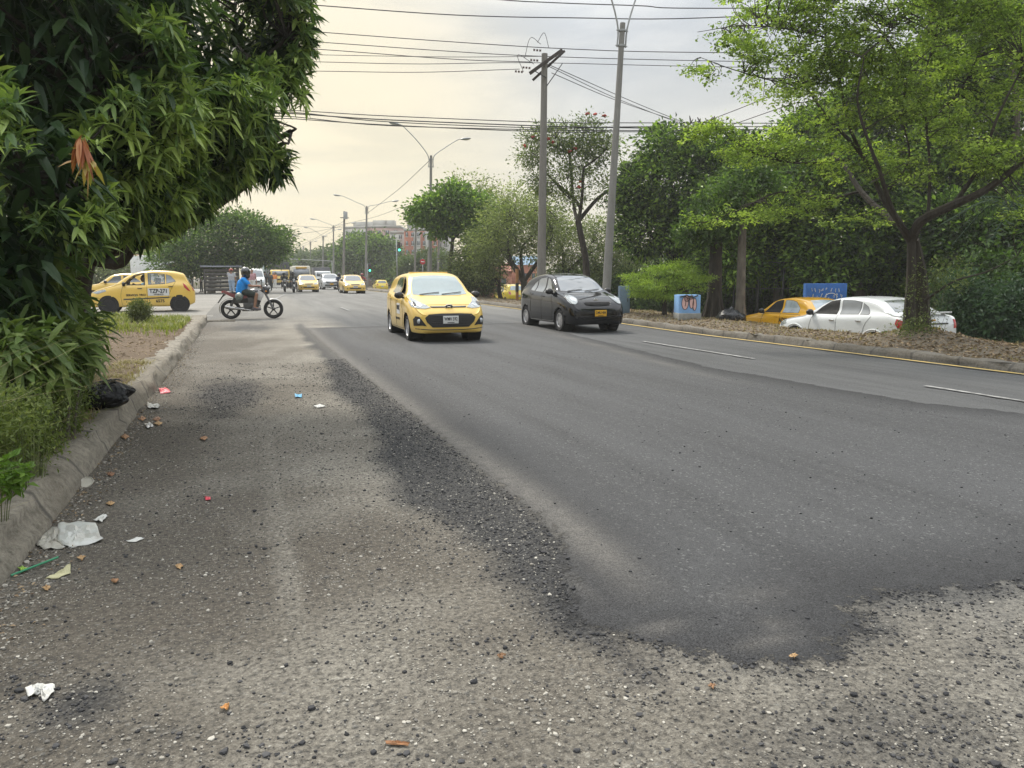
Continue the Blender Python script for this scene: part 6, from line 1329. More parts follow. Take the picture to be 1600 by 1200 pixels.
def shrub(name, label, lobes, mat, ncl, per, leaf, width, cat='shrub', kind='long', base=None, group=None, droop=.2, tc=.45, stems=14, sm=None, ts=.16, cr_=.05, updir=.5):
    B = np.array(base if base is not None else lobes[0][0],float); B[2] = base[2] if base is not None else .2
    e = empty(name,B,0,label,cat,group); P,N_ = shell_points(lobes,ncl,.35,1.03,0); P[:,2] = np.maximum(P[:,2],B[2]+.02); idx=np.repeat(np.arange(ncl),per); n=len(idx); lv=Leaves()
    sh = unit(N_+[0,0,updir]+RNG.normal(size=(ncl,3))*.4); d = unit(sh[idx]*.5+rdir(n)); d[:,2]-=droop; L_=leaf*RNG.uniform(.6,1.3,n)
    b = P[idx]+RNG.normal(size=(n,3))*cr_-B; lv.add((leaves_long if kind=='long' else leaves_simple)(b,d,L_,L_*width), tc+(RNG.normal(size=ncl)*ts)[idx]+RNG.normal(size=n)*ts*.5); lv.build('foliage',mat,e)
    if stems:
        mb=MB()
        for i in RNG.choice(ncl,min(stems,ncl),replace=False): q=P[i]-B; s0_=min(.012,.03*np.linalg.norm(q))*(.3 if leaf<.07 else 1); mb.tube([(q[0]*.45,q[1]*.45,-.05),q*[.7,.7,.5],q],[s0_,s0_*.6,s0_*.3],5,spline=7)
        mb.build('stem', sm or BARKG, e)
    return e
G_SAP = leafmat('sapling_leaves',(.055,.09,.03),(.135,.195,.065),(.30,.36,.12))
shrub('mango_sapling','young mango shrub with long drooping leaves in front of the side-on taxi', px_lobes([(40,478,6.6,62),(105,512,6.8,34),(30,420,6,70),(140,498,7.5,18),(70,440,6.6,34)]), G_SAP, 330, 9, .22, .22, base=(at(90,600,6.6)[0],at(90,600,6.6)[1],.2), tc=.42)
shrub('mango_sapling','low mango sprouts leaning over the verge just left of the rubbish bag', px_lobes([(85,545,5.6,34),(20,560,5.0,50),(120,548,5.8,18)]), G_SAP, 120, 9, .21, .23, base=(at(80,620,5.3)[0],at(80,620,5.3)[1],.2), tc=.5)
G_WEED = leafmat('weed_leaves',(.07,.10,.03),(.15,.19,.06),(.27,.30,.10),trans=.35)
shrub('weed_clump','fine leaved weeds at the left edge of the verge beyond the white sheet', px_lobes([(-5,665,4.1,50),(35,650,4.6,42),(70,690,4.6,20),(35,708,4.6,30),(0,722,4.4,36)]), G_WEED, 380, 12, .034, .45, kind='simple', base=(at(40,720,4.2)[0],at(40,720,4.2)[1],.17), tc=.5, stems=70, sm=M('green_stems',(.10,.12,.04),.8), cr_=.05)
shrub('weed_clump','fine leaved weeds under the mango sprouts nearest the rubbish bag', px_lobes([(70,620,5.3,36),(20,600,5.0,50),(125,590,6.3,18),(55,672,5.1,34),(100,655,5.6,22),(128,625,6.2,16)]), G_WEED, 400, 12, .034, .45, kind='simple', base=(at(90,650,5.2)[0],at(90,650,5.2)[1],.17), tc=.35, stems=60, sm=M('green_stems'), cr_=.05)
shrub('weed_clump','broad leaved green weed low at the left edge above the kerb', px_lobes([(6,742,3.6,26),(16,760,3.6,16)]), leafmat('bright_weed_leaves',(.05,.10,.02),(.10,.18,.03),(.17,.27,.05)), 40, 5, .055, .5, kind='simple', base=(at(-10,770,3.7)[0],at(-10,770,3.7)[1],.17), tc=.6, stems=7, sm=M('green_stems'), cr_=.02)
shrub('weed_bush','small rounded grey green weed bush in front of the side-on taxi', px_lobes([(218,486,19,15)]), leafmat('grey_weed_leaves',(.06,.08,.03),(.11,.13,.05),(.18,.19,.08)), 200, 14, .07, .35, kind='simple', base=(at(218,500,19)[0],at(218,500,19)[1],.2), stems=30, sm=M('green_stems'), cr_=.06)

# grass blades (uncountable)
def grass(name, label, pts, h, mat, w=.006, lean=.5, tint=.5, ts=.2, wsc=1.0):
    n=len(pts); h=h*RNG.uniform(.5,1.3,n); a=RNG.uniform(0,6.28,n); l=np.abs(RNG.normal(size=n))*lean*h; dx=np.cos(a)*l; dy=np.sin(a)*l; ww=w*RNG.uniform(.6,1.4,n)
    sx_,sy_=-np.sin(a)*ww,np.cos(a)*ww; b=pts; z=np.zeros(n); c=lambda t,k: np.stack([b[:,0]+dx*t*t+sx_*k, b[:,1]+dy*t*t+sy_*k, b[:,2]+h*t*(1-.18*t)],1)
    V=np.stack([c(0,1),c(0,-1),c(.4,.9),c(.4,-.9),c(.75,.55),c(.75,-.55),c(1,0)],1).reshape(-1,3); i=np.arange(n)[:,None]*7
    Q=np.concatenate([np.hstack([i,i+1,i+3,i+2]),np.hstack([i+2,i+3,i+5,i+4])]); T_=np.hstack([i+4,i+5,i+6])
    o=np_mesh(name,V,[T_,Q],mat,attrs={'tint':np.repeat(np.clip(RNG.normal(size=n)*ts+tint,0,1),7)},smooth=False); tag(o,label,'grass',kind='stuff'); return o
G_GR = leafmat('grass_blades',(.07,.10,.03),(.18,.21,.07),(.42,.37,.19),rough=.6); G_DRY = leafmat('dry_grass_blades',(.17,.14,.07),(.28,.235,.13),(.40,.34,.20),rough=.7)
def scatter(n, x0,x1,y0,y1, fn, dens=None):
    X=RNG.uniform(x0,x1,n*3); Y=RNG.uniform(y0,y1,n*3); k = np.ones(len(X),bool) if dens is None else RNG.random(len(X)) < dens(X,Y); X,Y=X[k][:n],Y[k][:n]; return np.stack([X,Y,fn(X,Y)],1)
dn = lambda X,Y: np.clip((-1.42-X)/.5,0,1)*np.clip(1.5*(vnoise(X,Y,1.2,41)-.05),0,1)*(Y<8.4)
grass('grass','tangled green and straw coloured grass on the near verge', scatter(42000,-4.2,-1.38,2.6,8.6,verge_z,dn), .40, G_GR, .0042, .8, .50)
grass('grass','tall pale green grass spilling over the near verge', scatter(12000,-3.6,-1.40,2.9,8.0,verge_z,lambda X,Y: np.clip(1.6*(vnoise(X,Y,1.0,48)-.10),0,1)*np.clip((-1.40-X)/.25,.2,1)), .58, leafmat('tall_grass_blades',(.12,.15,.05),(.22,.25,.09),(.42,.40,.20),rough=.6), .0055, .65, .5)
grass('dry_grass','short dead grass matted over the back of the kerb', scatter(5200,-1.75,-1.24,2.6,12,lambda X,Y: base_z(Y)+.165+0*X,lambda X,Y: np.clip(1.8*(vnoise(X,Y,2.2,49)-.35),0,1)*np.clip((-1.22-X)/.2,0,1)), .075, G_DRY, .0035, 1.6, .35)
grass('dry_grass','long dry straw stalks leaning out of the near verge', scatter(520,-3.4,-1.5,3.2,7.2,verge_z,dn), .95, G_DRY, .004, .9, .5)
grass('grass','short yellowing grass at the far end of the verge by the side road', scatter(9000,-7,-1.4,16.5,23.4,verge_z,lambda X,Y: np.clip((Y-16.4)/2.5,0,1)*np.clip(1.6*(vnoise(X,Y,.9,43)-.25),0,1)), .16, leafmat('lime_grass',(.08,.11,.025),(.18,.20,.05),(.30,.28,.12),rough=.6), .010, .7, .5)
grass('dry_grass','dead grass and litter tufts along the median', scatter(14000,11.7,15.0,5,60,med_z,lambda X,Y: np.clip(1.5*(vnoise(X,Y,.7,44)-.35),0,1)*np.exp(-(Y-5)/22)), .07, G_DRY, .008, 1.2, .35)
# fallen leaves (uncountable)
def litter_leaves(name, label, pts, size, mat):
    n=len(pts); d=rdir(n)*[1,1,.18]; L_=size*RNG.uniform(.5,1.4,n); lv=Leaves(); lv.add(leaves_simple(pts+[0,0,.006],d,L_,L_*.5,roll=RNG.normal(size=n)*.35),RNG.random(n)); o=lv.build(name,mat); tag(o,label,'fallen leaves',kind='stuff')
DRYL = leafmat('fallen_leaf',(.09,.06,.04),(.20,.145,.095),(.38,.29,.19),rough=.8,trans=.1)
litter_leaves('leaf_litter','dry brown leaf litter spread over the median soil', scatter(22000,11.6,15.2,5,45,med_z,lambda X,Y: np.exp(-(Y-5)/18)*.9+.05), .075, DRYL)
litter_leaves('leaf_litter','dead leaves and crumbs on the verge soil behind the kerb', scatter(5200,-4.5,-1.36,2.6,18,verge_z), .045, DRYL)
# ---- trees down the left and far side
def TR(*a, **k): return tree(*a, **k)
TR('shade_tree','big round dark shade tree over the market stall at the far left','tree',(330,455),58,(335,412),px_lobes([(330,385,58,52),(372,372,58,48),(412,385,59,34),(352,352,58,22),(295,402,57,38),(428,372,61,20),(388,350,60,20),(262,412,57,24)],asp=.8),G_DARK,620,34,.42,.26,trunk_r=.28,barkm=BARKP,twigs=40,tintc=.45)
TR('street_tree','pale leafed tree behind the white truck in the yard','tree',(225,445),92,(225,420),px_lobes([(215,400,92,34),(255,402,92,26),(180,405,92,26)]),G_OLIVE,160,26,.6,.45,trunk_r=.25,group='trees at the back of the yard',tintc=.8)
TR('street_tree','grey green tree at the far left edge of the yard behind the sedan taxi','tree',(160,450),75,(165,430),px_lobes([(170,415,75,30),(130,420,75,34),(200,425,75,16)]),G_OLIVE,150,26,.5,.38,trunk_r=.2,group='trees at the back of the yard',tintc=.5)
for i,(px,y,D,r,lab) in enumerate(((452,408,150,20,'hazy tree just right of the shade tree crown'),(478,412,175,17,'hazy low tree under the mast arm signal'),(500,408,165,18,'hazy tree behind the white box truck'),(525,405,150,20,'hazy tree left of the transformer pole'),(425,412,140,18,'hazy tree above the pale green bus'))):
    TR('distant_tree',lab,'tree',(px,442),D,(px,y+6),px_lobes([(px,y,D,r),(px+r*.8,y+r*.35,D,r*.7),(px-r*.8,y+r*.3,D,r*.7)],asp=.9),G_FAR,110,26,.8,.7,trunk_r=.25,group='hazy trees at the end of the road',twigs=6,limbs=False)
TR('roadside_tree','tall dark tree left of the lamp pole in front of the pale apartment block','tree',(556,440),122,(556,410),px_lobes([(556,388,122,22),(548,405,122,24),(575,400,122,26)]),G_DARK,260,28,.65,.5,trunk_r=.3,group='dark trees before the apartment blocks',limbs=False,twigs=8)
TR('roadside_tree','broad dark tree between the lamp pole and the green signal','tree',(596,440),118,(596,415),px_lobes([(592,398,118,26),(606,414,118,26),(582,380,120,14),(622,424,116,16)]),G_DARK,280,28,.65,.5,trunk_r=.3,group='dark trees before the apartment blocks',limbs=False,twigs=8)
TR('roadside_tree','low dark tree behind the red no entry sign','tree',(655,442),96,(655,425),px_lobes([(650,418,96,20),(672,412,96,22),(690,420,94,22),(636,424,96,14)]),G_FAR,240,26,.5,.4,trunk_r=.2,group='dark trees before the apartment blocks',limbs=False,twigs=10)
TR('round_tree','round leafy green tree with a thin curved trunk behind the pale yellow taxi','tree',(717,452),50,(708,372),px_lobes([(668,332,50,24),(700,320,50,32),(735,330,50,34),(712,300,50,16),(765,340,51,24),(690,350,50,22),(740,355,50,24),(650,340,50,10)],asp=.8),G_MID,440,34,.33,.24,mains=[(685,345,.4),(735,345,-.4),(710,325,.3)],trunk_r=.15,fork_r=.08,tintc=.42,inner=.3,width=.6)
TR('wispy_tree','sparse wispy tree poking above the round green tree','tree',(760,452),58,(755,380),px_lobes([(725,290,58,22),(750,300,58,24),(790,315,58,30),(815,330,58,24),(775,345,58,30)]),G_OLIVE,150,20,.55,.22,trunk_r=.14,inner=.1,tintc=.6,twigs=110)
TR('multi_stem_tree','dark multi-stemmed tree with olive leaves left of the weathered utility pole','tree',(822,462),44,(818,440),px_lobes([(800,345,44,48),(835,365,44,42),(775,380,45,38),(765,415,46,26),(845,330,44,28)]),G_OLIVE,360,34,.42,.16,trunk_r=.22,fork_r=.13,inner=.3,twigs=90,tintc=.5)
TR('multi_stem_tree','olive tree arching over the bright yellow taxi roof','tree',(783,462),48,(780,440),px_lobes([(745,400,48,32),(770,375,48,30),(725,425,50,22),(740,440,50,26)],asp=.8),G_OLIVE,300,32,.42,.18,trunk_r=.14,inner=.3,twigs=60,tintc=.3)
# flame tree with red flowers
fl = px_lobes([(835,240,38,26),(870,215,38,30),(915,205,38,30),(945,235,38,28),(980,270,39,20),(850,285,38,24),(905,260,38,34),(955,300,38,28),(830,215,38,12),(980,330,39,18),(890,310,38,20)],asp=.75)
ft, FP, FN = TR('flame_tree','open crowned tree with scattered red flowers between the two tall concrete poles','tree',(906,455),38,(903,345),fl,G_FLAME,420,30,.26,.15,mains=[(868,285,.5),(912,262,-.6),(958,292,.3),(890,240,.8)],trunk_r=.19,fork_r=.085,inner=.35,twigs=110,tintc=.5,width=.42)
REDF = M('red_flower_petals',(.42,.035,.02),.6,var=.25); Bf = np.array(ft.location)
for px,y in ((833,214),(857,217),(930,178),(918,178),(944,181),(863,222),(899,232),(908,283),(905,292),(820,228),(890,236)):
    c = at(px,y,37.6)-Bf; m = MB()
    m.ell(c,(.08,.08,.05),7,5)
    for k in range(8): m.ell(c+unit(RNG.normal(size=3))*[.085,.085,.05],(.05,.05,.035),6,4)
    m.build('flower_cluster',REDF,ft)
TR('feathery_shrub_tree','grey green feathery tree behind the black hatchback between the tall poles','tree',(880,460),47,(880,430),px_lobes([(880,385,47,42),(925,380,47,46),(900,420,47,42),(865,350,48,28),(950,415,47,36),(985,400,48,34)],asp=.85),G_OLIVE,480,34,.45,.16,trunk_r=.16,inner=.3,twigs=60,tintc=.42)
TR('dense_tree','dense dark evergreen tree right of the leaning lamp pole','tree',(1060,470),36,(1065,420),px_lobes([(1060,290,36,72),(1010,300,36,42),(1110,290,36,66),(1040,240,36,44),(1090,350,36,62),(1010,360,36,44),(1130,355,35,50),(1150,250,37,40)],asp=.9),G_DARK,1100,32,.27,.22,trunk_r=.32,inner=.72,tintc=.45,tints=.42,group='dense trees behind the service road')
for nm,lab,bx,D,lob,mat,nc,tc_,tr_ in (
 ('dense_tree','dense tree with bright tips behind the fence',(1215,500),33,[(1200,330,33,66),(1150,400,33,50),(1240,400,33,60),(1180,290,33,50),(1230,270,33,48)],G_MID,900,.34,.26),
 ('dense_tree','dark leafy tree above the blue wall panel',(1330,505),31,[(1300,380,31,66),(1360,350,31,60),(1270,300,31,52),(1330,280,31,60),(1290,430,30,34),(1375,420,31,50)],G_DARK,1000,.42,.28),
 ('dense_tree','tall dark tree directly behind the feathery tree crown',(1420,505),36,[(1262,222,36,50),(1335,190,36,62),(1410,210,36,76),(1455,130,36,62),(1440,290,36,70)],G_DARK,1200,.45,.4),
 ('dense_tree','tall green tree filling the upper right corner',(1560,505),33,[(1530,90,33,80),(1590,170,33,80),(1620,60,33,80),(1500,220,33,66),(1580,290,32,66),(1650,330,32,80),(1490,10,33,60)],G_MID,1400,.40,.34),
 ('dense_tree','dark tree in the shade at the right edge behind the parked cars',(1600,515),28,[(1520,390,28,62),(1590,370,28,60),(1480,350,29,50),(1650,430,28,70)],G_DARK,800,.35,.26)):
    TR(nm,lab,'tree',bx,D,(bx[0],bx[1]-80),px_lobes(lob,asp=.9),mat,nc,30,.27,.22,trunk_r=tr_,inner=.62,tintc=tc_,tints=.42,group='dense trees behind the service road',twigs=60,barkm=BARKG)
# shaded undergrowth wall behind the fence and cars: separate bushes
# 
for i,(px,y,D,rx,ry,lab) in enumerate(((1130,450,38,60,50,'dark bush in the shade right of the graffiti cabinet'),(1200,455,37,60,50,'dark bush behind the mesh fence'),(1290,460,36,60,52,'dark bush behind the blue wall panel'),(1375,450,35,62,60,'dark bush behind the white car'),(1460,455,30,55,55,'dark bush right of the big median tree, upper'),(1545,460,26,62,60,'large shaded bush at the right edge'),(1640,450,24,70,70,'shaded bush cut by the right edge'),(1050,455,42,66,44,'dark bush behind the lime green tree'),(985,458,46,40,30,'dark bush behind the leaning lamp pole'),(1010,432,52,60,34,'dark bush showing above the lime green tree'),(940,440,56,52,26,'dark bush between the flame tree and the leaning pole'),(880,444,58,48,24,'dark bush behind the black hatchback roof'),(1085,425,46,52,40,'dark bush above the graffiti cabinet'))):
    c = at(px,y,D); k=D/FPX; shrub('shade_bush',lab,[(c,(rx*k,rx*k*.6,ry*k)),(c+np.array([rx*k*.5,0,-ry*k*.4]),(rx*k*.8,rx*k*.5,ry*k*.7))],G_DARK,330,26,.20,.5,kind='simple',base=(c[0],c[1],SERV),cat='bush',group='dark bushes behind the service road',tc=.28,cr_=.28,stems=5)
shrub('shade_bush','bluish green bush lit from the front, beside the white car tail',px_lobes([(1520,490,22,40),(1560,500,21,40),(1590,470,21,36),(1500,455,22,30)],asp=.9),leafmat('bluish_foliage',(.02,.045,.025),(.045,.085,.045),(.08,.13,.06)),420,26,.13,.45,kind='simple',base=(at(1540,520,21.5)[0],at(1540,520,21.5)[1],SERV),cat='bush',tc=.42,cr_=.18,stems=10)
# lime green little tree with flat layers
lm = px_lobes([(1030,446,25.5,50,.14),(1078,436,25.2,36,.16),(998,434,25.8,30,.16),(1048,422,25.5,40,.15),(1040,462,25.3,34,.14),(1004,458,25.6,24,.18),(1092,450,25.2,18,.2),(1060,413,25.6,22,.2)])
TR('lime_tree','small lime green tree with flat feathery layers beside the graffiti cabinet','tree',(1038,498),25.5,(1038,468),lm,G_LIME,330,34,.12,.075,trunk_r=.09,fork_r=.05,inner=.2,twigs=120,tintc=.55,width=.4,flat=.6)
# big feathery tree on the median: traced limbs, own depth
BB = np.array([TREE_R[0],TREE_R[1],.22]); ft = empty('feathery_tree',BB,0,'large open feathery tree with dark spreading limbs and twin trunk on the median','tree')
def L3(pts,D0=16.0): return [at(x,y,D0+dz) for x,y,dz in pts]
limbs = [([(1418,530,0),(1422,470,0),(1424,420,0),(1424,372,0)],[.16,.13,.115,.10]),([(1440,532,.5),(1440,480,.5),(1437,430,.3),(1428,375,.1)],[.25,.20,.18,.13]),
 ([(1424,378,0),(1400,340,.2),(1380,310,.4),(1345,240,.8),(1290,180,1.2),(1250,120,1.5)],[.10,.085,.07,.055,.04,.02]),([(1424,375,0),(1440,345,-.4),(1490,320,-.9),(1550,290,-1.5),(1640,215,-2.2)],[.13,.12,.105,.08,.05]),
 ([(1345,240,.8),(1325,190,.5),(1310,120,.2),(1290,60,0),(1296,0,-.2)],[.05,.042,.034,.024,.012]),([(1422,372,0),(1395,330,-.5),(1372,260,-.9),(1362,235,-1),(1340,160,-1.2),(1350,90,-1.4)],[.08,.06,.045,.04,.028,.015]),
 ([(1450,340,-.5),(1453,270,-.2),(1448,200,0),(1444,130,.2),(1460,60,.3)],[.045,.035,.028,.02,.012]),([(1400,350,.6),(1350,305,1.6),(1320,260,2.2),(1300,240,2.6)],[.09,.075,.06,.04]),
 ([(1330,250,1),(1250,255,1.2),(1180,240,1.0),(1125,205,.8),(1090,190,.7),(1060,205,.6)],[.04,.032,.024,.017,.012,.006]),([(1340,300,1.4),(1290,310,1.2),(1220,300,.8),(1150,330,.4),(1080,355,0)],[.04,.03,.022,.015,.008]),
 ([(1296,60,0),(1230,45,-.4),(1160,40,-.8),(1090,50,-1)],[.026,.02,.013,.006]),([(1310,130,.2),(1230,130,0),(1150,110,-.4),(1095,90,-.8)],[.028,.02,.013,.006]),([(1490,320,-.9),(1530,260,-1),(1560,180,-1.2),(1600,100,-1.4)],[.06,.045,.03,.018]),
 ([(1345,90,-1.3),(1400,40,-1.2),(1430,0,-1.2),(1445,-60,-1.2)],[.02,.018,.014,.01]),([(1445,200,0),(1500,140,.1),(1530,80,.2),(1540,20,.3)],[.025,.02,.015,.01]),([(1445,470,-.3),(1490,440,-.6),(1540,425,-.8),(1590,400,-1)],[.035,.025,.018,.01]),
 ([(1380,310,.4),(1420,250,0),(1410,180,-.3),(1420,110,-.5)],[.03,.024,.018,.01]),([(1250,120,1.5),(1190,90,1.4),(1150,150,1.2)],[.02,.014,.007])]
mb = MB(); allp = []
for pts,rs in limbs:
    rs=[q*.80 for q in rs]; P_ = np.array(L3(pts)); mb.tube(P_,rs,8,spline=len(pts)*5); S = cr_spline(P_,24); allp.append(S[5:] if len(allp) > 1 else S[20:])
AP = np.concatenate(allp[2:])
fl_ = px_lobes([(1180,60,15.2,66,.55),(1120,100,15.2,44,.45),(1230,130,16,70,.6),(1300,60,16,80,.6),(1300,150,16.5,80,.6),(1390,60,15.2,80,.6),(1380,150,15.4,80,.6),(1470,80,16,80,.6),(1540,60,15.6,80,.6),(1560,150,15.2,76,.6),(1480,190,16.2,76,.55),(1250,220,17,60,.5),(1180,240,17,56,.35),(1110,205,16.8,42,.3),(1340,250,16.6,70,.5),(1430,270,15.4,62,.4),(1540,250,14.8,66,.5),(1600,330,14.4,60,.4),(1250,320,17,62,.35),(1160,340,16.6,62,.32),(1110,345,16.2,40,.25),(1340,340,17,60,.35),(1620,120,15,80,.6),(1400,-30,15.5,120,.5),(1240,-20,15.5,100,.5),(1560,-20,15,100,.5)],asp=.6)
nC = 2900; P, N_ = shell_points(fl_, nC, .15, 1.0, 0)
h3 = vnoise(P[:,0]*1.0+P[:,2]*.7,P[:,1]*.9-P[:,2]*.9,1.1,91,2); xs_img = np.array([_r@(p-np.array([0,0,CAMH]))/(_f@(p-np.array([0,0,CAMH])))*FPX+800 for p in P]); k = (h3 > np.where(xs_img<1260,.545,.49)); P, N_ = P[k], N_[k]; nC = len(P)
for i in range(nC):
    a = AP[np.argmin(np.linalg.norm(AP-P[i],axis=1))]
    if i % 2 == 0 and np.linalg.norm(a-P[i]) < 1.1: mb.tube([a,(a+P[i])/2+RNG.normal(size=3)*.08+[0,0,.06],P[i]],[.012,.008,.003],4,spline=5)
mb.xf(lambda v:v-BB).build('trunk',BARK,ft)
per=34; idx=np.repeat(np.arange(nC),per); n=len(idx); ax_=unit(rdir(nC)*[1,1,.35]); t=RNG.uniform(-1,1,n); base=P[idx]+ax_[idx]*t[:,None]*.28+RNG.normal(size=(n,3))*[.07,.07,.035]
d=unit(rdir(n)*[1,1,.5]+[0,0,-.1]); L_=RNG.uniform(.05,.105,n); lv=Leaves(); lv.add(leaves_simple(base-BB,d,L_,L_*.5),(RNG.normal(size=nC)*.26+.5)[idx]+RNG.normal(size=n)*.14); lv.build('crown',G_FEATH,ft)
shrub('sprout_clump','tangled leafy sprouts hugging the base of the big median tree',[(at(1440,470,15.7),(.40,.35,.75)),(at(1425,520,15.6),(.6,.4,.25)),(at(1480,430,15.6),(.55,.4,.35))],G_OLIVE,170,12,.06,.4,kind='simple',base=(BB[0]-.1,BB[1]-.2,.2),cat='sprouts',cr_=.08,stems=22,sm=BARKG,tc=.3)
# trunks in the shade, palm, bamboo
def trunk_thing(name,label,cat,px,D,ytop,r,mat,rt=8):
    B=at(px,500,D); B[2]=-.1 if B[0]<15.3 else SERV; T=at(px+6,ytop,D)-B; e=empty(name,B,0,label,cat); m=MB().tube([(0,0,-.2),T*.1,T*.5,T],[r*1.6,r*1.05,r*.9,r*.7],12,spline=14)
    for k in range(rt): a=2*math.pi*k/rt; m.tube([(r*.7*math.cos(a),r*.7*math.sin(a),1.0),(r*1.1*math.cos(a),r*1.1*math.sin(a),.4),(r*1.9*math.cos(a),r*1.9*math.sin(a),-.1)],[r*.2,r*.26,r*.2],6,spline=6)
    m.build('trunk',mat,e); return e
e1=trunk_thing('fluted_tree','thick fluted trunk in the shade right of the graffiti cabinet','tree',1115,26,330,.24,BARK); e2=trunk_thing('pale_trunk_tree','pale slim trunk in front of the mesh fence','tree',1156,25,290,.15,BARKG,4)
for e_,px,y,D in ((e1,1118,360,26),(e2,1165,330,25)):
    lb=px_lobes([(px,y-18,D,44,.8),(px+34,y-25,D,30,.9),(px-34,y+8,D,28,.8),(px+10,y-50,D,30,.8)]); B=np.array(e_.location); P_,Nn=shell_points(lb,230,.3); i_=np.repeat(np.arange(230),26); lv=Leaves(); nn_=len(i_); lv.add(leaves_simple(P_[i_]+RNG.normal(size=(nn_,3))*.18-B,rdir(nn_),RNG.uniform(.12,.22,nn_),RNG.uniform(.05,.09,nn_)),(RNG.normal(size=230)*.18+.42)[i_]); lv.build('crown',G_DARK,e_)
PB=at(1640,520,19); PB[2]=SERV; e=empty('palm',PB,0,'palm with dark arching fronds at the right edge','palm'); PT=at(1625,345,19)-PB; MB().tube([(0,0,0),PT*.5,PT],[.16,.13,.11],10).build('trunk',BARKG,e)
for k in range(12):
    a=2*math.pi*k/12+.2; l=2.1; tip=PT+np.array([math.cos(a)*l,math.sin(a)*l,-.5+.5*(k%3)]); md=PT+np.array([math.cos(a)*l*.5,math.sin(a)*l*.5,.55]); S=cr_spline([PT,md,tip],26); m=MB().tube(S,[.02]*26,4)
    T_=unit(np.gradient(S,axis=0)); sd_=unit(np.cross(T_,[0,0,1.]))
    for i in range(3,26):
        for sg in (1,-1):
            b=S[i]; ln=.5*math.sin(math.pi*(i+2)/30); q=b+sd_[i]*sg*ln+T_[i]*ln*.5-np.array([0,0,.18*ln]); w2=T_[i]*.018; m.add([b-w2,b+w2,q],[(0,1,2)])
    m.build('frond',leafmat('palm_leaf',(.02,.04,.02),(.035,.07,.03),(.06,.10,.04),rough=.9,trans=.1) if 'palm_leaf' not in bpy.data.materials else bpy.data.materials['palm_leaf'],e)
BM_=M('bamboo_culm',(.10,.115,.045),.5,var=.25)
for k in range(9):
    px=1522+k*11; B=at(px,500,27); B[2]=SERV; T=at(px+random.uniform(-6,14),385,27)-B; m=MB().tube([(0,0,0),T*.5+[random.uniform(-.1,.1),0,0],T],[.05,.045,.03],8,spline=10)
    for q in (.2,.4,.6,.8): m.lathe([(.048,-.015),(.056,0),(.048,.015)],tuple(T*q),'Z',8)
    o=m.build('bamboo_culm',BM_); o.location=B; tag(o,'upright bamboo culm standing in the shade at the right edge','bamboo','bamboo culms at the right edge')
# small hedge on the median far away, with red brown base
shrub('median_hedge','dark twiggy hedge on the median left of the bright yellow taxi',px_lobes([(742,436,52,22),(765,438,50,24),(728,440,54,14)],asp=.8),G_FAR,150,26,.16,.4,kind='simple',base=(at(752,460,51)[0],at(752,460,51)[1],-.1),cat='hedge',tc=.3,cr_=.25,stems=40,sm=bark('reddish_twigs',(.16,.07,.05),(.08,.04,.03)))

# ============================================================ LITTER AND STONES
def sheet(name,label,cat,poly,mat,rough_=.012,n=5,z0=.006,group=None,fold=0):
    """crumpled sheet lying on the ground; poly in photo pixels"""
    W_=[gnd(*p)[:2] for p in poly]; c=np.mean(W_,0); W_=[np.array(q)-c for q in W_]; cnt=len(W_); pts=[]
    for a,b in zip(W_,W_[1:]+W_[:1]): pts+=[a+(b-a)*i/4 for i in range(4)]
    zc=float(road_surf(c[0],c[1])) if -1.28<c[0] else float(verge_z(c[0],c[1])); V=[(0,0,rough_*random.uniform(.6,1.6))]; m=len(pts)
    for r in np.linspace(0,1,n+1)[1:]:
        for p in pts: V.append((p[0]*r+random.uniform(-1,1)*rough_*.3,p[1]*r+random.uniform(-1,1)*rough_*.3,z0+rough_*random.uniform(0,1.6)*(1.15-r*.55)))
    F=[(0,1+k,1+(k+1)%m) for k in range(m)]+[(1+i*m+k,1+(i+1)*m+k,1+(i+1)*m+(k+1)%m,1+i*m+(k+1)%m) for i in range(n-1) for k in range(m)]
    o=MB().add(V,F).build(name,mat,auto=.35); md=o.modifiers.new('t','SOLIDIFY'); md.thickness=.0012; o.location=(c[0],c[1],zc); tag(o,label,cat,group); return o
PAPER=M('white_paper',(.56,.56,.53),.8,var=.06,dirt=((.30,.27,.22),.35)); PLAS=M('thin_white_plastic',(.56,.57,.54),.35,var=.1,dirt=((.32,.28,.22),.4),trans=.15)
sheet('plastic_sheet','large crumpled white plastic sheet lying against the kerb','sheet',[(93,816),(150,818),(161,845),(110,856),(90,848)],PLAS,.020,6)
sheet('plastic_scrap','thin torn clear scrap tucked under the white plastic sheet','plastic scrap',[(72,830),(92,820),(96,850),(104,856),(70,858),(54,850)],M('clear_scrap',(.36,.35,.31),.3,var=.2,dirt=((.2,.17,.13),.4)),.016,4)
sheet('paper_scrap','crumpled white tissue alone in the lower left of the gravel','paper scrap',[(40,1076),(58,1070),(84,1071),(86,1080),(70,1097),(63,1084),(44,1090)],PAPER,.012,4)
sheet('wrapper','red and pink wrapper by the kerb','wrapper',[(248,607),(262,606),(267,613),(250,615)],M('pink_red_wrapper',(.60,.07,.10),.4,var=.3),.02,3)
sheet('paper_scrap','curled white paper cup piece at the foot of the kerb','paper scrap',[(230,628),(236,636),(250,633),(246,639),(231,638)],PAPER,.02,3)
sheet('foil_scrap','silvery foil scrap on the gravel beside the kerb','foil scrap',[(226,663),(236,661),(240,667),(230,671)],M('crumpled_foil',(.5,.5,.5),.3,metal=.6,var=.3),.016,3)
sheet('paper_scrap','small grey white scrap just past the plastic sheet','paper scrap',[(146,812),(162,803),(167,806),(160,815)],PAPER,.014,3)
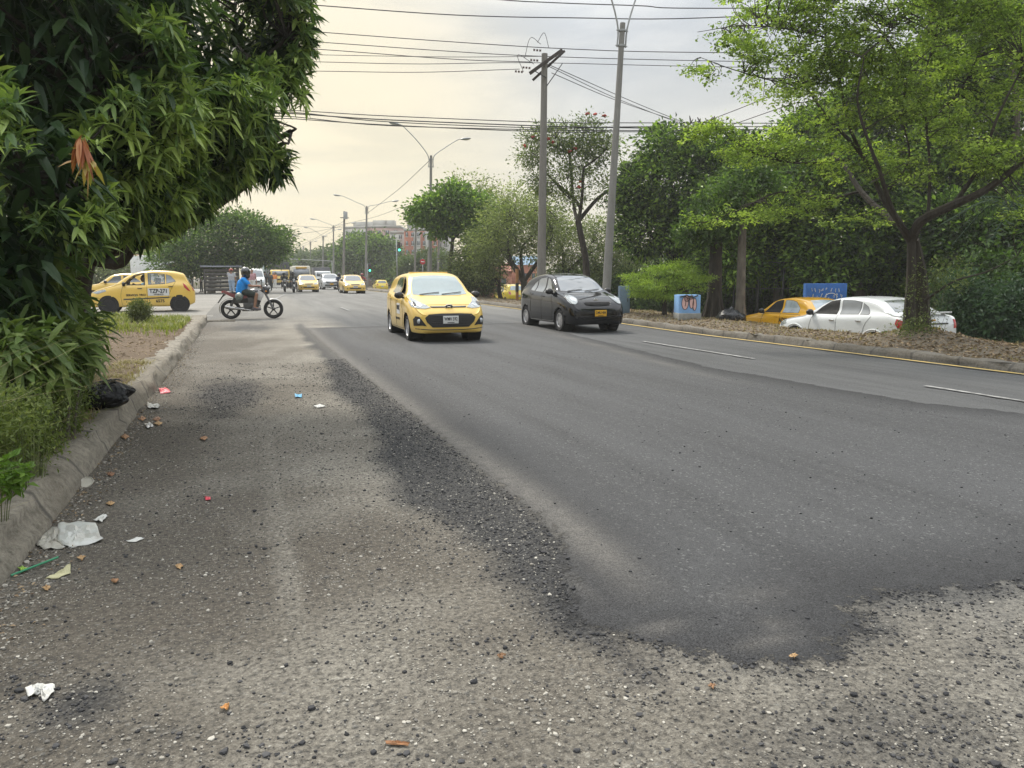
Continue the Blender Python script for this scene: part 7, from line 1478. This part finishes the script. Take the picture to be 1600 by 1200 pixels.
sheet('paper_scrap','tiny blue wrapper on the rough ground','wrapper',[(461,616),(472,616),(471,621),(461,621)],M('blue_wrapper',(.10,.38,.62),.4),.015,2)
sheet('paper_scrap','small white scrap right of the blue wrapper','paper scrap',[(489,635),(500,632),(510,635),(498,638)],PAPER,.010,2)
sheet('wrapper','tiny pink candy wrapper in the middle of the gravel','wrapper',[(320,776),(329,776),(329,781),(321,781)],M('pink_red_wrapper'),.008,2)
sheet('paper_scrap','flat torn white strip right of the plastic sheet','paper scrap',[(197,845),(214,839),(226,840),(212,847)],PAPER,.005,2)
sheet('dead_leaf','large pale yellowed leaf below the white plastic sheet','leaf',[(70,903),(96,890),(110,879),(111,894),(92,902)],M('pale_dead_leaf',(.42,.40,.24),.8,var=.2),.008,3)
sheet('leaf','small bright green leaf beside the green straw','leaf',[(27,886),(36,884),(44,889),(35,892)],M('fresh_leaf',(.25,.42,.06),.5),.008,2)
sheet('dead_leaf','orange dead leaf low in the middle of the gravel','leaf',[(343,1107),(352,1100),(359,1099),(357,1108)],M('orange_leaf',(.52,.25,.08),.7,var=.2),.008,2)
sheet('bark_strip','orange brown strip of bark at the bottom of the photo','bark strip',[(600,1157),(618,1157),(640,1160),(638,1164),(605,1162)],M('orange_bark',(.34,.17,.08),.8,var=.3),.006,2)
for px,y,lab in ((247,662,'curled yellow leaf nearest the foil scrap'),(195,683,'brown curled leaf at the kerb foot'),(173,740,'dark brown leaf pair beyond the plastic lid'),(172,786,'orange oval leaf right of the plastic lid'),(127,872,'tan leaf below the plastic sheet'),(180,907,'brown leaf right of the pale yellowed leaf'),(280,884,'small orange leaf in the middle left gravel'),(73,922,'tan leaf left of the brown leaf'),(245,655,'brown leaf by the white paper cup piece'),(783,1024,'yellow leaf chip on the central gravel'),(1240,1030,'orange leaf chip at the edge of the new asphalt'),(1113,1072,'orange leaf chip below the asphalt edge'),(318,684,'pale curled leaf on the far gravel'),(222,655,'dry leaf near the silvery scrap')):
    sheet('dead_leaf',lab,'leaf',[(px-7,y),(px,y-4),(px+7,y-1),(px+1,y+4)],DRYL if False else M('tan_leaf_%d'%(px%3),((.30,.17,.09),(.40,.26,.13),(.22,.12,.07))[px%3],.8,var=.25),.010,2,group=None)
c=gnd(135,758); o=MB().lathe([(.001,.0),(.038,.0),(.042,.006),(.045,.007),(.047,.002),(.046,-.001)],n=28).build('plastic_lid',M('cloudy_plastic',(.48,.46,.40),.3,var=.1)); o.location=(c[0],c[1],float(road_surf(c[0],c[1]))+.022); o.rotation_euler=(R(38),0,R(-20)); tag(o,'round cloudy plastic cup lid lying tilted against the kerb','cup')  # shallow rimmed lid of a cup, tilted on its edge
a,b=gnd(17,899),gnd(91,874); v=b-a; a[2]=float(road_surf(a[0],a[1]))+.010; o=MB().tube([(0,0,0),v*.5+[0,0,.006],v+[0,0,.012]],.0055,8).build('drinking_straw',M('green_straw',(.03,.22,.11),.4)); o.location=a; tag(o,'green plastic drinking straw on the gravel by the kerb','straw')
# black rubbish bag on the kerb
m=MB(); Vb=[]; n1,n2=40,22
for i in range(n2+1):
    t=math.pi*i/n2
    for k in range(n1):
        a=2*math.pi*k/n1; q=1+.16*math.sin(3*a+2*math.sin(2*t))*math.sin(t)+.10*math.sin(7*a+1.3)*math.sin(t)**2+.05*math.sin(13*a+5*t); Vb.append((.22*q*math.sin(t)*math.cos(a),.17*q*math.sin(t)*math.sin(a),.12*math.cos(t)*(1+.15*math.sin(4*a))+.11))
m.add(Vb,[(i*n1+k,(i+1)*n1+k,(i+1)*n1+(k+1)%n1,i*n1+(k+1)%n1) for i in range(n2) for k in range(n1)])
for k in range(9): a=2*math.pi*k/9; m.tube([(.02,-.0,.20),(.06+.05*math.cos(a),.05*math.sin(a),.25),(.07+.10*math.cos(a),.09*math.sin(a),.22)],[.018,.014,.003],5,spline=6,flat=.3)
mt,tt,pp=newmat('creased_black_plastic'); nn=NT(tt); ob=nn.obj(); cr1=nn.noise(nn.mapping(ob,(1,1,.6)),9,5,.6,1.5); cr2_=nn.vor(ob,14,'DISTANCE_TO_EDGE'); pp.inputs['Base Color'].default_value=(.014,.015,.018,1); pp.inputs['Roughness'].default_value=.24
tt.links.new(nn.bump(nn.math('ADD',cr1,nn.math('MULTIPLY',nn.rng(cr2_,0,.3),.5)),1.0,.05),pp.inputs['Normal'])
o=m.build('rubbish_bag',mt,auto=3.2); c=at(170,640,6.9); o.location=(c[0]-.02,c[1],.185); o.rotation_euler=(0,0,.4); tag(o,'shiny black rubbish bag slumped on top of the left kerb','rubbish bag')
# twigs
for (x0,y0),(x1,y1),lab in (((548,862),(580,850),'thin forked twig on the rough ground in the centre'),((568,858),(577,869),'short side twig next to the thin forked twig'),((352,850),(350,828),'thin upright looking straw on the gravel')):
    a=gnd(x0,y0); b=gnd(x1,y1); a[2]=float(road_surf(a[0],a[1]))+.008; v=(b-a)*[1,1,0]; o=MB().tube([(0,0,0),v*.5+[.004,0,.008],v],[.003,.0025,.0015],5).build('twig',BARKG); o.location=a; tag(o,lab,'twig')
litter_leaves('leaf_litter','dead leaf crumbs gathered in the gutter of the left kerb', scatter(900,-1.10,-.75,2.4,16,road_surf,lambda X,Y: np.clip((-.72-X)/.36,0,1)**2), .022, DRYL)
# stones: thousands of loose crumbs and pebbles
def stones(name,label,n,x0,x1,y0,y1,size,mat,dens,zoff=.3,surf=road_surf):
    X=RNG.uniform(x0,x1,n); Y=y0+(y1-y0)*RNG.uniform(0,1,n)**1.5; k=RNG.random(n)<dens(X,Y); X,Y=X[k],Y[k]; n=len(X); s=size[0]*np.exp(RNG.normal(size=n)*size[1]); s=np.clip(s,size[0]*.4,size[0]*3.6)
    cube=np.array([[a,b,c] for c in (-1,1) for a,b in ((-1,-1),(1,-1),(1,1),(-1,1))],float)*.62; top=np.array([[0,0,.95],[.95,0,0],[-.95,0,0],[0,.95,0],[0,-.95,0],[0,0,-.9]])
    base=np.vstack([cube,top]); nb=len(base); V=base[None]*(1+RNG.normal(size=(n,nb,1))*.16)*s[:,None,None]*np.stack([RNG.uniform(.8,1.4,n),RNG.uniform(.8,1.3,n),RNG.uniform(.45,.85,n)],1)[:,None]
    a=RNG.uniform(0,6.28,n); c_,s_=np.cos(a)[:,None],np.sin(a)[:,None]; x=V[...,0]*c_-V[...,1]*s_; y=V[...,0]*s_+V[...,1]*c_; Z=surf(X,Y)
    V=np.stack([x+X[:,None],y+Y[:,None],V[...,2]+Z[:,None]+s[:,None]*zoff],-1).reshape(-1,3)
    T_=[]
    for f,ap in (((4,5,6,7),8),((1,2,6,5),9),((3,0,4,7),10),((2,3,7,6),11),((0,1,5,4),12),((0,3,2,1),13)): T_+=[(f[i],f[(i+1)%4],ap) for i in range(4)]
    T_=np.array(T_); F=(T_[None]+(np.arange(n)*nb)[:,None,None]).reshape(-1,3); o=np_mesh(name,V,F,mat,attrs={'tint':np.repeat(RNG.random(n),nb)},smooth=False); tag(o,label,'gravel',kind='stuff'); return o
def stonemat(name,a,b,c): 
    m,t,p=newmat(name); n=NT(t); q=n.n('ShaderNodeValToRGB',ins={0:n.attr('tint')}); e=q.color_ramp.elements; e[0].color=(*a,1); e[1].color=(*c,1); x=q.color_ramp.elements.new(.6); x.color=(*b,1); t.links.new(q.outputs[0],p.inputs['Base Color']); p.inputs['Roughness'].default_value=.85; return m
TARM=stonemat('tar_crumb',(.014,.015,.017),(.03,.031,.034),(.06,.06,.062)); GRAV=stonemat('pale_gravel',(.10,.095,.085),(.22,.205,.175),(.42,.40,.35))
def fld(X,Y):
    return ground_fields(X,Y)
def d_tar(X,Y): s_,t_,du,pa=fld(X,Y); return np.clip(t_*.85+.06+.30*np.clip((vnoise(X,Y,2.3,61)-.52)*5,0,1)*(s_<0),0,1)*(s_<.03)
stones('tar_crumbs','black crumbs of tar scattered over the rough ground and along the asphalt edge',150000,-1.05,3.6,1.2,13,(.0034,.45),TARM,d_tar)
stones('tar_crumbs','larger black lumps of tar in the near gravel',1500,-1.05,3.6,1.2,10,(.0070,.30),TARM,lambda X,Y:d_tar(X,Y)*.9)
stones('gravel','pale loose stones embedded in the rough ground',80000,-1.05,3.6,1.2,9,(.0028,.45),GRAV,lambda X,Y:(fld(X,Y)[0]<-.02)*(.25+.45*(vnoise(X,Y,1.9,63)>.5)))
stones('gravel','pale grit gathered at the foot of the left kerb',5000,-1.08,-.80,2.5,20,(.0045,.4),GRAV,lambda X,Y:np.clip((-.80-X)/.28,0,1))
stones('tar_crumbs','odd black chips rolled out on the new asphalt',2600,1.6,7.5,2.2,13,(.0042,.35),TARM,lambda X,Y:.30*(fld(X,Y)[0]>.03)+.5*(vnoise(X,Y,1.1,66)>.6)*(fld(X,Y)[0]>.03))

# ============================================================ HAZE
hz=MB().box((0,0,0),(1,1,1)).build('haze',M('unused_haze')); m=bpy.data.materials.new('pale_haze'); m.use_nodes=True; t=m.node_tree; t.nodes.clear(); o_=t.nodes.new('ShaderNodeOutputMaterial'); v_=t.nodes.new('ShaderNodeVolumePrincipled'); v_.inputs['Color'].default_value=(.93,.95,.96,1); v_.inputs['Density'].default_value=.0007; v_.inputs['Anisotropy'].default_value=.3; t.links.new(v_.outputs[0],o_.inputs['Volume'])
hz.data.materials.clear(); hz.data.materials.append(m); hz.scale=(520,560,60); hz.location=(20,235,30-1.9); tag(hz,kind='stuff')
hz['label']='thin pale haze over the whole road'; hz['category']='haze'
